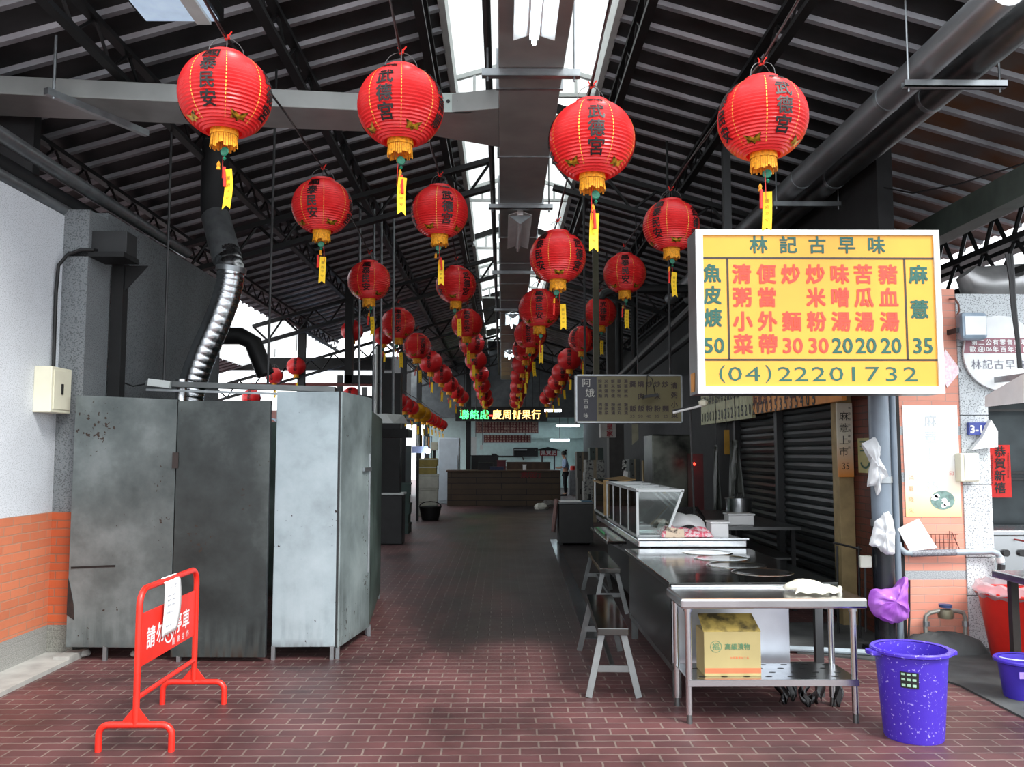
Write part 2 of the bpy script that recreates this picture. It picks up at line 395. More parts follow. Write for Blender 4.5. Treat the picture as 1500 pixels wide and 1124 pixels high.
black_rubber = pm('black_cable', (0.06, 0.06, 0.065), rough=0.6, var=0.1)

# ------------------------------------------------------------------ floor and walls
floor_m = brick_mat('red_brick_paving', (0.40, 0.25, 0.25), (0.345, 0.215, 0.22), (0.50, 0.43, 0.40), 0.205, 0.105, 0.007, 'xy', bump=0.6, rough=0.50, stain=0.32, rvar=0.16, dirt_and_shade=True)
struct(MB().b2((-16, -14, -0.1), (16, 52, 0)), 'floor', floor_m, 'red brick paving of the market lane', 'floor')
struct(MB().slab([(3.02, -14, 0), (3.06, 5.9, 0), (2.85, 6.6, 0), (2.3, 6.86, 0), (2.3, 8.05, 0), (16, 8.05, 0), (16, -14, 0)], (0, 0, 0.012)), 'floor', concrete,
       'dark concrete apron around the tiled brick pillar on the right', 'floor')

render_m = speck_mat('grey_pebble_render', (0.47, 0.49, 0.50), (0.33, 0.345, 0.355), scale=110, lo=0.5, hi=0.62, large=0.8)
wl = brick_mat('orange_tile_and_pebble_render', (0.84, 0.50, 0.36), (0.79, 0.46, 0.33), (0.72, 0.53, 0.43), 0.23, 0.065, 0.006, 'yz', bump=0.3, rough=0.5, stain=0.8,
               bands=[(-1, 0.235, (0.62, 0.62, 0.60))])
wlx = brick_mat('orange_tile_and_pebble_render_front', (0.76, 0.36, 0.20), (0.70, 0.33, 0.19), (0.58, 0.38, 0.29), 0.23, 0.065, 0.006, 'xz', bump=0.3, rough=0.5, stain=0.7,
                bands=[(-1, 0.235, (0.50, 0.50, 0.47))])
struct(MB().b2((-3.8, -1.0, 0), (-3.5, 6.85, 1.10)), 'wall_left', wl, 'orange tiled lower part of the wall at the left edge', 'wall')
pale_render = speck_mat('pale_pebble_render', (0.83, 0.85, 0.87), (0.66, 0.68, 0.70), scale=120, lo=0.5, hi=0.65, large=0.88)
struct(MB().b2((-3.8, -1.0, 1.10), (-3.5, 6.85, 3.45)), 'wall_left', pale_render, 'pale pebble-render upper part of the wall at the left edge', 'wall')
struct(MB().b2((-3.8, 6.85, 0), (-3.3, 7.25, 1.10)), 'wall_left', wlx, 'orange tiled foot of the pilaster ending the left wall', 'wall')
struct(MB().b2((-3.8, 6.85, 1.10), (-3.3, 7.25, 3.5)), 'wall_left', render_m, 'grey render pilaster ending the left wall', 'wall')
struct(MB().b2((-3.8, 7.3, 0), (-3.36, 10.3, 3.6)), 'wall_left', render_m, 'dark grey render wall behind the folding metal panels', 'wall')
struct(MB().b2((-3.5, -6, 0), (-3.2, 6.84, 0.03)).b2((-3.32, 6.6, 0.0), (-3.2, 6.84, 0.05)), 'trim_1', concrete_pale, 'pale concrete gutter strip along the foot of the left wall', 'kerb')
dim_wall = pm('shaded_plaster', (0.12, 0.12, 0.125), rough=0.8, var=0.2)  # shade of the stalls put into the plaster's even dark tone
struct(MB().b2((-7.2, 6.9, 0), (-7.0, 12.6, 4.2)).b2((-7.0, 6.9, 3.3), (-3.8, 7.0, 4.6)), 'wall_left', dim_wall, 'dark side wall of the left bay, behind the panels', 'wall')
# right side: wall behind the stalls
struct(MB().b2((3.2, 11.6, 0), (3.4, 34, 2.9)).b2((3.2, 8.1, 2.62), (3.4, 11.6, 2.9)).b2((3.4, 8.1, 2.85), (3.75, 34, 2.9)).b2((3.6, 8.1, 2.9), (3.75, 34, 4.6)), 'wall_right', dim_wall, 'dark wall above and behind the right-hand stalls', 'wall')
back_m = pm('pale_green_white_wall', (0.80, 0.90, 0.89), rough=0.6, var=0.05)
struct(MB().b2((-3.5, 40, 0), (7, 40.2, 4.6)), 'wall_back', back_m, 'white wall of the lit shop at the far end', 'wall')
struct(MB().b2((6.8, 30, 0), (7, 40, 4.6)).b2((3.3, 33.9, 0), (7, 34.1, 4.6)), 'wall_right', back_m, 'side wall of the lit shop at the far end', 'wall')
struct(MB().b2((-3.5, 33.5, 3.25), (7, 40.2, 3.35)).b2((-3.5, 33.4, 2.95), (7, 33.6, 6.0)), 'ceiling', pm('dim_shop_ceiling', (0.35, 0.37, 0.38), rough=0.7), 'low ceiling of the lit shop at the far end', 'ceiling')
struct(MB().b2((-0.5, 38.9, 2.25), (6.8, 39.1, 2.95)), 'trim_2', back_m, 'white beam across the lit shop at the far end', 'beam')

# ------------------------------------------------------------------ roof: two corrugated slopes, glazed ridge
RIDGE_L, RIDGE_R = -0.52, 1.02
def zL(x): return 5.42 + 0.29 * (x - RIDGE_L)
def zR(x): return 5.42 - 0.29 * (x - RIDGE_R)
rib_m = pm('pale_roof_rib', (0.66, 0.67, 0.69), rough=0.45, metal=0.3, var=0.18, scale=3, detail=7)
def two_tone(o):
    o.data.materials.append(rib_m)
    for p in o.data.polygons:      # the ribs are paler than the pans between them
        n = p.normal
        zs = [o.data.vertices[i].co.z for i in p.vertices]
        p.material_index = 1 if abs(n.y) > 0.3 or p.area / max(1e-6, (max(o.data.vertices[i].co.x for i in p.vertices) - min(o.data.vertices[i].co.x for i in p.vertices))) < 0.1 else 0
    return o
def corrugated(spans, zf):
    mb = MB()
    for (x0, x1, y0, y1) in spans:
        prof = []; y = y0; per = 0.385
        while y < y1:
            for dy, dz in ((0, 0), (0.288, 0), (0.305, -0.034), (0.36, -0.034)):
                if y + dy < y1: prof.append((y + dy, dz))
            y += per
        prof.append((y1, 0))
        n = len(prof); base = len(mb.v)
        for yy, dz in prof:
            mb.v.append(Vector((x0, yy, zf(x0) + dz))); mb.v.append(Vector((x1, yy, zf(x1) + dz)))
        for i in range(n - 1):
            a = base + 2 * i
            mb.f.append((a, a + 1, a + 3, a + 2))
    return mb
two_tone(struct(corrugated([(-7.2, RIDGE_L, 4.2, 12.6), (-4.6, RIDGE_L, 12.6, 17.2), (-4.45, RIDGE_L, 17.2, 21.4), (-7.2, -6.4, 17.2, 21.4), (-3.0, RIDGE_L, 21.4, 34)], zL), 'ceiling', roof_m,  # narrowed out of view beyond the panels, an added gap letting light in
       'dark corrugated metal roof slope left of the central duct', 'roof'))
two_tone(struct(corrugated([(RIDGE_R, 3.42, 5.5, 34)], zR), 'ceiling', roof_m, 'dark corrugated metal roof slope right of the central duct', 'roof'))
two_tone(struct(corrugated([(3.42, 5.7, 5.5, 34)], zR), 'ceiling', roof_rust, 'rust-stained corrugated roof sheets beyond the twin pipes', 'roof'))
# glazed ridge: translucent panes on a raised white frame
pane_m = pm('white_translucent_roof_pane', (0.97, 0.98, 0.97), rough=0.4, var=0.02, trans=0.30)
for i, (y0, y1) in enumerate(((3.6, 9.8), (10.1, 15.4), (15.8, 21.6), (26.2, 27.6), (29.2, 30.3))):
    w = thing('window_%d' % (i + 1), ['nearest', 'second', 'third', 'fourth', 'farthest'][i] + ' stretch of bright white skylight along the roof ridge', 'skylight', (0.25, y0, 5.5), None, 'structure')
    pn = MB()
    for (xa, za, xb, zb) in ((RIDGE_L, 5.62, 0.25, 5.85), (0.25, 5.85, RIDGE_R, 5.62)):
        pn.add([(xa, y0, za), (xb, y0, zb), (xb, y1, zb), (xa, y1, za)], [(0, 1, 2, 3)])
    pn.build('pane', pane_m, w)
    fr = MB()
    for xa in (RIDGE_L, RIDGE_R):
        fr.b2((xa - 0.03, y0, 5.38), (xa + 0.03, y1, 5.62))
    y = y0 + 0.3
    while y < y1:
        fr.bar((RIDGE_L, y, 5.60), (0.25, y, 5.82), 0.05); fr.bar((0.25, y, 5.82), (RIDGE_R, y, 5.60), 0.05)
        fr.bar((RIDGE_L, y, 5.42), (RIDGE_R, y, 5.42), 0.04)
        for xx in (-0.3, 0.8): fr.bar((xx, y, 5.42), (xx, y, 5.66), 0.03)
        y += 2.6
    fr.build('frame', white_frame, w)
mb = MB()
for y0, y1 in ((9.8, 10.1), (15.4, 15.8), (21.6, 26.2), (27.6, 29.2), (30.3, 34)):
    mb.add([(RIDGE_L, y0, 5.5), (0.25, y0, 5.75), (RIDGE_R, y0, 5.5), (RIDGE_R, y1, 5.5), (0.25, y1, 5.75), (RIDGE_L, y1, 5.5)], [(0, 1, 4, 5), (1, 2, 3, 4)])
struct(mb, 'ceiling', roof_m, 'solid ridge sheets between the stretches of skylight', 'roof')
mb = MB()
mb.add([(-6.4, 17.2, zL(-6.4)), (-4.45, 17.2, zL(-4.45)), (-4.45, 21.4, zL(-4.45)), (-6.4, 21.4, zL(-6.4))], [(0, 1, 2, 3)])
w6 = struct(mb, 'window_6', pane_m, 'bright skylight over the left bay, beyond the metal panels', 'skylight')

# lattice girders
def lattice(name, label, p, q, depth, pitch, group, w=0.05, mat=None):
    p, q = Vector(p), Vector(q); mat = mat or black_iron
    t = thing(name, label, 'girder', p, group, 'structure')
    dn = Vector((0, 0, -depth)); n = max(2, int((q - p).length / pitch)); d = (q - p) / n
    MB().bar(p, q, w * 1.5, w * 0.8).build('top_chord', mat, t)
    MB().bar(p + dn, q + dn, w * 1.5, w * 0.8).build('bottom_chord', mat, t)
    mb = MB()
    for i in range(n):
        a, b = p + d * i, p + d * (i + 1); m = (a + b) / 2 + dn
        mb.tube([a, m], w * 0.26, 5); mb.tube([m, b], w * 0.26, 5)
    mb.build('web_bars', mat, t)
    return t
ordn = ['first', 'second', 'third', 'fourth', 'fifth', 'sixth', 'seventh', 'eighth', 'ninth', 'tenth', 'eleventh', 'twelfth', 'thirteenth', 'fourteenth']
for i, x in enumerate((-0.66, -1.75, -2.9, -4.05)):
    lattice('roof_purlin', '%s black lattice purlin left of the skylight, running into the distance' % ordn[i], (x, 4.3, zL(x) - 0.09), (x, 33.4, zL(x) - 0.09) if x > -3 else (x, 21.3, zL(x) - 0.09), 0.23, 0.55, 'lattice purlins under the roof')
for i, x in enumerate((1.17, 2.2, 3.42)):
    lattice('roof_purlin', '%s black lattice purlin right of the skylight, running into the distance' % ordn[i], (x, 5.55, zR(x) - 0.09), (x, 33.4, zR(x) - 0.09), 0.23, 0.55, 'lattice purlins under the roof')
for i, y in enumerate((10.3, 15.6, 20.9, 26.0, 31.0)):
    xl = -4.5 if 12 < y < 17 else (-6.9 if y < 21 else -2.9)
    lattice('roof_rafter', '%s black lattice rafter sloping up to the ridge, left half' % ordn[i], (xl, y, zL(xl) - 0.42), (RIDGE_L + 0.4, y, zL(RIDGE_L + 0.4) - 0.42), 0.34, 0.55, 'lattice rafters across the hall', w=0.07)
    lattice('roof_rafter', '%s black lattice rafter sloping up to the ridge, right half' % ordn[i], (3.18, y, zR(3.18) - 0.42), (RIDGE_R - 0.4, y, zR(RIDGE_R - 0.4) - 0.42), 0.34, 0.55, 'lattice rafters across the hall', w=0.07)
# eave beams on the right and the outer girder
tag(MB().b2((4.42, 5.0, 3.74), (4.62, 33, 4.0)).build('eave_beam', pm('grey_green_beam', (0.33, 0.37, 0.34), rough=0.6)), 'grey-green eave beam at the upper right', 'beam', None, 'structure')
lattice('eave_girder', 'black lattice girder above the tiled pillar, at the right edge', (4.95, 5.0, 3.95), (4.95, 14.0, 3.95), 0.42, 0.5, None, w=0.09)
lattice('eave_girder', 'lower black lattice girder just over the top of the tiled pillar', (4.55, 5.0, 3.45), (4.55, 14.0, 3.45), 0.30, 0.5, None, w=0.07)
# left bay end beam
tag(MB().b2((-6.9, 21.4, 3.62), (-2.75, 21.6, 3.92)).build('eave_beam', black_iron), 'dark beam across the open end of the left bay', 'beam', None, 'structure')
tag(MB().b2((-6.9, 21.45, 3.22), (-3.1, 21.52, 3.30)).build('eave_rail', pm('dull_red_iron', (0.45, 0.22, 0.20), rough=0.6)), 'thin reddish rail under the dark beam of the left bay', 'rail', None, 'structure')
tag(MB().b2((-9.5, 27, 0), (-3.4, 27.2, 2.9)).build('far_building', pm('maroon_facade', (0.36, 0.22, 0.20), rough=0.7)), 'reddish low facade outside, beyond the left bay', 'building', None, 'structure')

# ------------------------------------------------------------------ ducts along the ridge
t = thing('ventilation_duct', 'large grey box duct running down the middle of the roof', 'duct', (0.2, 4, 4.2))
MB().b2((-0.025, 3.6, 4.2), (0.425, 31, 4.48)).build('casing', duct_m, t, bevel=0.008)
y = 4.65
while y < 31:
    MB().b2((-0.042, y, 4.19), (0.442, y + 0.025, 4.495)).build('joint_flange', galv, t); y += 1.45
t = thing('ventilation_duct', 'grey branch duct crossing from the left side to the central duct', 'duct', (-2.5, 6.6, 4.2))
A, B = Vector((-5.4, 6.29, 4.27)), Vector((-0.61, 6.81, 4.27))
MB().bar(A, B, 0.45, 0.14).build('casing', duct_m, t, bevel=0.006)
MB().hexa([(-0.61, 6.60, 4.20), (-0.025, 6.48, 4.20), (-0.025, 7.33, 4.20), (-0.61, 7.05, 4.20), (-0.61, 6.60, 4.34), (-0.025, 6.48, 4.36), (-0.025, 7.33, 4.36), (-0.61, 7.05, 4.34)]).build('flared_collar', duct_m, t, bevel=0.005)
pl = MB().b2((-0.66, 6.555, 4.20), (-0.24, 6.575, 4.352)).build('flange_plate', pm('mint_grey_plate', (0.63, 0.68, 0.66), rough=0.5, var=0.05), t)
for k in range(4):
    bh = MB().lathe([(0.0, -0.006), (0.014, -0.006), (0.014, 0.006), (0, 0.006)], (0, 0, 0), 10)
    bh.v = [Vector((v.x, v.z, v.y)) + Vector((-0.59 + 0.085 * k, 6.552, 4.285)) for v in bh.v]
    bh.build('bolt_hole', black_iron, pl)
def strut(label, x0, x1, y, z, ztop, group=None, mat=galv):
    t = thing('hanging_bracket', label, 'bracket', ((x0 + x1) / 2, y, z), group)
    MB().b2((x0, y - 0.03, z), (x1, y - 0.02, z + 0.05)).b2((x0, y + 0.02, z), (x1, y + 0.03, z + 0.05)).b2((x0, y - 0.03, z), (x1, y + 0.03, z + 0.008)).build('channel', mat, t)
    for x in (x0 + 0.04, x1 - 0.04): MB().tube([(x, y, z - 0.03), (x, y, ztop)], 0.008, 6).build('threaded_rod', mat, t)
    return t
for i, y in enumerate((5.8, 9.05, 12.4, 15.7)):
    strut('%s steel hanger bracket under the central duct, counted from the front' % ordn[i], -0.14, 0.54, y, 4.145, 5.42, 'hanger brackets of the central duct')
tag(MB().bar((-3.29, 6.1, 4.16), (-2.9, 6.93, 4.16), 0.045, 0.05).build('unistrut_rail', galv), 'slotted steel rail under the left branch duct, near the top left', 'rail')
tag(MB().tube([(-3.26, 6.15, 4.12), (-3.26, 6.15, 4.6)], 0.011, 6).build('hanger_rod', galv), 'thin steel rod holding the slotted rail at the top left', 'rod')
tag(MB().tube([(-0.10, 3.6, 4.38), (-0.10, 31, 4.38)], 0.027, 8).build('conduit_pipe', black_iron, smooth=True), 'black conduit pipe along the left side of the central duct', 'pipe')

# fluorescent fittings under the duct
def fitting(label, y, lit, L=1.55, x=0.2, zb=4.2):
    t = thing('fluorescent_fitting', label, 'light', (x, y, zb), 'fluorescent fittings under the central duct')
    MB().b2((x - 0.03, y, zb - 0.06), (x + 0.03, y + L, zb)).build('body', white_paint, t)
    for s in (-1, 1):
        MB().add([(x + s * 0.03, y, zb - 0.025), (x + s * 0.13, y, zb - 0.06), (x + s * 0.13, y + L, zb - 0.06), (x + s * 0.03, y + L, zb - 0.025)], [(0, 1, 2, 3)]).build('reflector_wing', white_paint, t, solid=0.006)
    MB().add([(x - 0.13, y, zb - 0.065), (x + 0.13, y, zb - 0.065), (x, y, zb - 0.16), (x - 0.13, y + 0.004, zb - 0.065), (x + 0.13, y + 0.004, zb - 0.065), (x, y + 0.004, zb - 0.16)], [(0, 1, 2), (5, 4, 3)]).build('end_plate', galv, t)
    MB().tube([(x, y + 0.04, zb - 0.10), (x, y + L - 0.04, zb - 0.10)], 0.015, 8).build('tube', tube_lit if lit else white_plastic, t)
fitting('white fluorescent fitting nearest the front, at the top of the picture', 3.75, True, 1.5)
fitting('unlit white fluorescent fitting behind the second duct bracket', 9.25, False)
fitting('lit fluorescent fitting far along the central duct', 15.9, True)
fitting('small lit fluorescent fitting farthest along the central duct', 21.8, True)
t = thing('ceiling_light', 'pale square light box under the roof at the top left edge', 'light', (-2.35, 5.8, 4.6))
MB().b2((-2.55, 5.55, 4.62), (-1.98, 5.97, 4.72)).build('housing', black_iron, t, bevel=0.01)
MB().b2((-2.52, 5.58, 4.605), (-2.01, 5.94, 4.622)).build('diffuser', pm('pale_blue_diffuser', (0.80, 0.87, 0.95), rough=0.3, trans=0.2, emit=0.25, emit_rgb=(0.8, 0.9, 1.0)), t)
MB().b2((-2.16, 5.60, 4.58), (-2.06, 5.94, 4.606)).build('lamp_holder', white_frame, t)

# ------------------------------------------------------------------ twin pipes on the right
for i, (x, z) in enumerate(((3.06, 4.36), (3.40, 4.36))):
    t = thing('round_duct', ['left', 'right'][i] + ' one of the two grey round ducts at the upper right', 'duct', (x, 5, z), 'twin round ducts')
    MB().tube([(x, 5.0, z), (x, 15.5, z)], 0.112, 20).build('pipe', steel_dark if i else pm('grey_round_duct', (0.55, 0.56, 0.57), rough=0.36, metal=0.6, var=0.1, scale=2), t, smooth=True)
    for y in (6.6, 8.6, 11.2, 13.4): MB().tube([(x, y, z), (x, y + 0.05, z)], 0.117, 20).build('joint_band', galv, t, smooth=True)
for i, (y, n) in enumerate(((6.0, 'nearer'), (9.0, 'farther'))):
    strut(n + ' steel bracket carrying the twin round ducts', 2.88, 3.62, y, 4.17, 4.85, 'brackets of the twin ducts')
# two thinner pipes further in
for i, (x, z) in enumerate(((2.45, 3.5), (2.78, 3.42))):
    tag(MB().tube([(x, 9.0, z), (x, 18.1, z - 0.35), (x, 18.1, zR(x) - 0.06)], 0.06, 10).build('black_pipe', dark_grey, smooth=True), ['upper', 'lower'][i] + ' dark pipe running inward behind the yellow sign', 'pipe')
tag(MB().tube([(3.1, 13, 4.05), (1.75, 13, 4.05), (1.55, 13, 3.98), (1.45, 13, 3.8)], 0.07, 10).build('bent_pipe', dark_grey, smooth=True), 'bent grey pipe crossing under the right roof slope', 'pipe')
tag(MB().b2((1.28, 12.0, 2.6), (1.36, 12.08, 5.0)).build('roof_post', pm('olive_post', (0.30, 0.29, 0.2), rough=0.6)), 'olive post hanging behind the third lantern row', 'post')

# ------------------------------------------------------------------ red paper lanterns
def lantern_mat(name, rgb, rgb2):
    return pm(name, rgb, rough=0.33, var=0.1, scale=7, rgb2=rgb2, trans=0.22, spec=0.45)
red_lan = lantern_mat('red_lantern_paper', (0.93, 0.23, 0.235), (0.86, 0.16, 0.17))
yel_lan = lantern_mat('yellow_lantern_paper', (0.85, 0.66, 0.12), (0.65, 0.42, 0.08))
gold = pm('gold_foil', (0.86, 0.66, 0.18), rough=0.3, metal=0.6, var=0.3, scale=40, rgb2=(0.2, 0.12, 0.03))
gold_dash = pm('gold_stitch', (0.98, 0.80, 0.30), rough=0.5, var=0.05)
fringe_m = pm('yellow_fringe', (0.97, 0.66, 0.10), rough=0.7, var=0.2, scale=60)
ribbon_m = pm('yellow_ribbon', (0.98, 0.80, 0.08), rough=0.6, var=0.06)
jade = pm('green_medallion', (0.10, 0.50, 0.38), rough=0.4, var=0.2, scale=60)
tassel_m = pm('red_tassel', (0.88, 0.14, 0.08), rough=0.6, var=0.1)
wire_m = pm('grey_wire', (0.40, 0.40, 0.40), rough=0.5, metal=0.6)
RL, HL, TOPR = 0.25, 0.222, 0.36   # radius, half height, relative mouth radius
PH = math.acos(TOPR)
def lsurf(az, ph, off=0.0):
    """point of the lantern's skin: az = 0 faces -Y, positive to the viewer's right"""
    c = max(0.0, math.cos(ph)) ** 0.92
    r = RL * c + off * math.cos(ph); z = HL * math.sin(ph) / math.sin(PH) * 0.97 + off * math.sin(ph)
    return Vector((r * math.sin(az), -r * math.cos(az), z))
def char_on(mb, ch, az, ph, size, sx=1.0, bold=0.015):
    V, Fs, bb = glyph(ch, 0.004)
    bm = bmesh.new()
    for kk, (dx, dy) in enumerate(STROKE):
        vs = [bm.verts.new((x - 0.5 + dx * bold, y - 0.37 + dy * bold, kk * 0.0006)) for x, y in V]
        for f in Fs:
            try: bm.faces.new([vs[i] for i in f])
            except ValueError: pass
    bmesh.ops.triangulate(bm, faces=bm.faces[:])
    lng = [e for e in bm.edges if e.calc_length() > 0.3]
    bmesh.ops.subdivide_edges(bm, edges=lng, cuts=1)
    bm.verts.index_update()
    P = [lsurf(az + v.co.x * size * sx / (RL * max(0.5, math.cos(ph))), ph + v.co.y * size / HL, 0.0065 + v.co.z) for v in bm.verts]
    F2 = [tuple(v.index for v in f.verts) for f in bm.faces]
    bm.free(); mb.add(P, F2)
def make_lantern(name, R, near, body_mat, text=True):
    t = thing(name, 'lantern', 'lantern', (0, 0, 0)); s = R / RL
    def sc(mb):
        mb.v = [v * s for v in mb.v]; return mb
    ribs, seg = (27, 40) if near else (14, 20)
    prof = []
    for i in range(ribs * 2 + 1):
        ph = -PH + 2 * PH * i / (ribs * 2)
        p = lsurf(PI / 2, ph, 0.0036 if i % 2 else -0.0036); prof.append((p.x, p.z))
    sc(MB().lathe(prof, seg=seg)).build('paper_globe', body_mat, t, smooth=True, angle=60)
    zt, rt = prof[-1][1], prof[-1][0]
    sc(MB().lathe([(rt, zt - 0.004), (rt + 0.002, zt + 0.022), (rt - 0.008, zt + 0.022), (rt - 0.01, zt - 0.01)], seg=seg)).build('top_ring', body_mat, t, smooth=True)
    wr = MB()
    for a in range(2):
        c, q = math.cos(a * PI / 2 + 0.4), math.sin(a * PI / 2 + 0.4)
        wr.tube([(c * rt * math.cos(u), q * rt * math.cos(u), zt + 0.02 + 0.10 * math.sin(u)) for u in [PI * k / 8 for k in range(9)]], 0.0022 if near else 0.004, 5)
    sc(wr).build('wire_hanger', wire_m, t)
    # fringe skirt
    sk = MB(); n = 36 if near else 14; zb = -zt
    for k in range(n):
        a0, a1 = 2 * PI * k / n, 2 * PI * (k + 0.86) / n
        L = 0.088 + random.uniform(-0.014, 0.012)
        r0, r1 = rt - 0.028, rt - 0.022 + random.uniform(-0.004, 0.004)
        sk.add([(r0 * math.cos(a0), r0 * math.sin(a0), zb + 0.004), (r0 * math.cos(a1), r0 * math.sin(a1), zb + 0.004), (r1 * math.cos(a1), r1 * math.sin(a1), zb - L), (r1 * math.cos(a0), r1 * math.sin(a0), zb - L)], [(0, 1, 2, 3)])
    sk.lathe([(rt - 0.022, zb + 0.01), (rt - 0.020, zb - 0.022)], seg=n)
    sc(sk).build('fringe', fringe_m, t, solid=0.002)
    if text:
        tx = MB()
        for k, (word, phs) in enumerate((('國泰民安', (0.74, 0.34, -0.07, -0.48)), ('武德宮', (0.38, -0.06, -0.50)), ('風調雨順', (0.74, 0.34, -0.07, -0.48)), ('武德宮', (0.38, -0.06, -0.50)))):
            for ch, ph in zip(word, phs): char_on(tx, ch, k * PI / 2, ph, 0.089 if len(word) == 4 else 0.097)
            if len(word) == 3 and near:
                for j, ch in enumerate('市中台'): char_on(tx, ch, k * PI / 2 + (j - 1) * 0.17, 0.86, 0.036)
        sc(tx).build('lettering', text_black, t)
    if near:
        ds = MB()
        for k in range(8):
            az = PI / 8 + k * PI / 4
            for i in range(3, ribs - 2):
                ph = -PH + 2 * PH * (i + 0.5) / ribs
                w = 0.011 if k % 2 else 0.007
                dz = PH / ribs * 0.62
                ds.add([lsurf(az - w, ph - dz, 0.0045), lsurf(az + w, ph - dz, 0.0045), lsurf(az + w, ph + dz, 0.0045), lsurf(az - w, ph + dz, 0.0045)], [(0, 1, 2, 3)])
        sc(ds).build('gold_stitching', gold_dash, t)
        gd = MB()
        for k in range(4):
            az = PI / 4 + k * PI / 2
            P = [(-0.26, -0.66), (-0.10, -0.72), (0, -0.78), (0.10, -0.72), (0.26, -0.66), (0.20, -0.80), (0.24, -0.90), (0.08, -0.88), (0, -0.96), (-0.08, -0.88), (-0.24, -0.90), (-0.20, -0.80)]
            Q = [lsurf(az + a, p, 0.005) for a, p in P]
            gd.add(Q + [lsurf(az, -0.82, 0.007)], [(i, (i + 1) % 12, 12) for i in range(12)])
        sc(gd).build('gold_ornament', gold, t)
    # pendant: cord, medallion, bead, red tassel, ribbon
    z0 = zb - 0.06
    cd = sc(MB().tube([(0, 0, zb + 0.01), (0, 0, z0 - 0.20)], 0.002 if near else 0.004, 5)).build('pendant_cord', tassel_m, t)
    md = MB().lathe([(0, -0.006), (0.022, -0.006), (0.027, 0), (0.022, 0.006), (0, 0.006)], seg=16)
    md.v = [Vector((v.x, v.z, v.y)) + Vector((0, 0, z0 - 0.05)) for v in md.v]
    md.lathe([(0, 0.014), (0.012, 0), (0, -0.014)], (0, 0, z0 - 0.092), 10)
    sc(md).build('jade_medallion', jade, t, smooth=True)
    ts = MB().lathe([(0.003, -0.10), (0.011, -0.118), (0.008, -0.13), (0.012, -0.145)], (-0.012, 0, z0), 8)
    sc(ts).build('tassel_knot', fringe_m, t)
    sc(MB().lathe([(0.008, -0.14), (0.009, -0.25), (0.0, -0.252)], (-0.012, 0, z0), 8)).build('red_tassel', tassel_m, t)
    rb = MB(); w = 0.026; zr = z0 - 0.155; n = 8; Lr = 0.23
    def rp(u, v):
        return (0.03 + (u - 0.5) * 2 * w, -0.008 + 0.012 * math.sin(v * 4), zr - v * Lr + (0.022 * (1 - abs(2 * u - 1)) if v > 0.99 else 0))
    rb.grid(lambda u, v: rp(u, v), 2, n)
    rbo = sc(rb).build('ribbon', ribbon_m, t, solid=0.0015)
    if near:
        mk = MB()
        for i, ch in enumerate('闔府平安'): put(mk, ch, (0.03, -0.0105 + 0.012 * math.sin((0.2 + 0.17 * i) * 4), zr - 0.05 - 0.038 * i), UX, UZ, 0.024, bold=-0.005)
        sc(mk).build('ribbon_writing', pm('faint_brown_ink', (0.55, 0.40, 0.08), rough=0.7), rbo)
    return t
near0 = make_lantern('red_lantern', 0.25, True, red_lan)
far0 = make_lantern('red_lantern', 0.25, False, red_lan)
used = set()
ROWS = {
 'far left': dict(x=-1.5, pts=[(330, 140, 135), (472, 303, 88), (541, 412, 63.5), (583, 475, 50), (611, 508, 41.5), (631, 531, 35), (647, 549, 30.5), (658, 563, 27), (668, 574, 24.3), (676, 582, 22), (683, 588, 20.2)],
                  rot=[-4, -8, 0, 8, -60, -5, 3, 30, -70, 10, -20]),
 'centre left': dict(x=-0.55, pts=[(587, 157, 128), (644, 311, 84), (668, 418, 59), (684, 475, 46), (691, 503, 38), (697, 528, 32.5), (702, 548, 28.5), (706, 565, 25.5), (709, 578, 23), (712, 587, 21), (714, 596, 19.3)],
                  rot=[-105, -70, -55, 2, -60, 0, -80, 5, -70, 20, -60]),
 'centre right': dict(x=0.52, pts=[(867, 207, 128), (817, 377, 83), (790, 453, 62), (777, 490, 48), (770, 512, 39.5), (766, 534, 33.5), (762, 551, 29), (760, 566, 25.8), (758, 579, 23.2), (756, 589, 21.1), (755, 597, 19.4)],
                  rot=[-90, -45, -3, -10, -50, -75, 0, -90, -5, 30, -20]),
 'far right': dict(x=1.47, pts=[(1117, 175, 132), (983, 331, 83), (915, 401, 63), (879, 458, 48.5), (853, 498, 41.5), (834, 527, 35), (823, 546, 30.5), (816, 560, 27), (808, 573, 24.3), (801, 583, 22), (795, 590, 20.2)],
                  rot=[-79, -42, -6, -85, -45, -5, -90, -10, -60, 0, -80]),
}
LAN = {}
for row, R in ROWS.items():
    for i, ((px, py, d), rz) in enumerate(list(zip(R['pts'], R['rot']))[:10]):
        Y = F_PX * 0.5 / d * 1.0
        p = D(px, py, Y)
        isnear = d > 38
        base = near0 if isnear else far0
        word = {0: '國泰民安', 1: '武德宮'}[0 if abs(rz) < 40 else 1]
        lab = '%s red paper lantern from the front in the %s overhead row' % (ordn[i], row)
        if base.name in used:
            o = dup(base, p, math.radians(rz), lab)
        else:
            o = base; used.add(base.name); o.location = p; o.rotation_euler = (0, 0, math.radians(rz)); o['label'] = lab
        o['group'] = 'red lanterns of the four overhead rows'
        LAN.setdefault(row, []).append(p)
        sway = random.uniform(-0.5, 0.5) - math.radians(rz)
        for ch in o.children:
            if ch.name.split('.')[0] in ('ribbon', 'red_tassel', 'tassel_knot', 'jade_medallion', 'pendant_cord'):
                ch.rotation_euler = (random.uniform(-0.04, 0.04), random.uniform(-0.06, 0.06), sway)
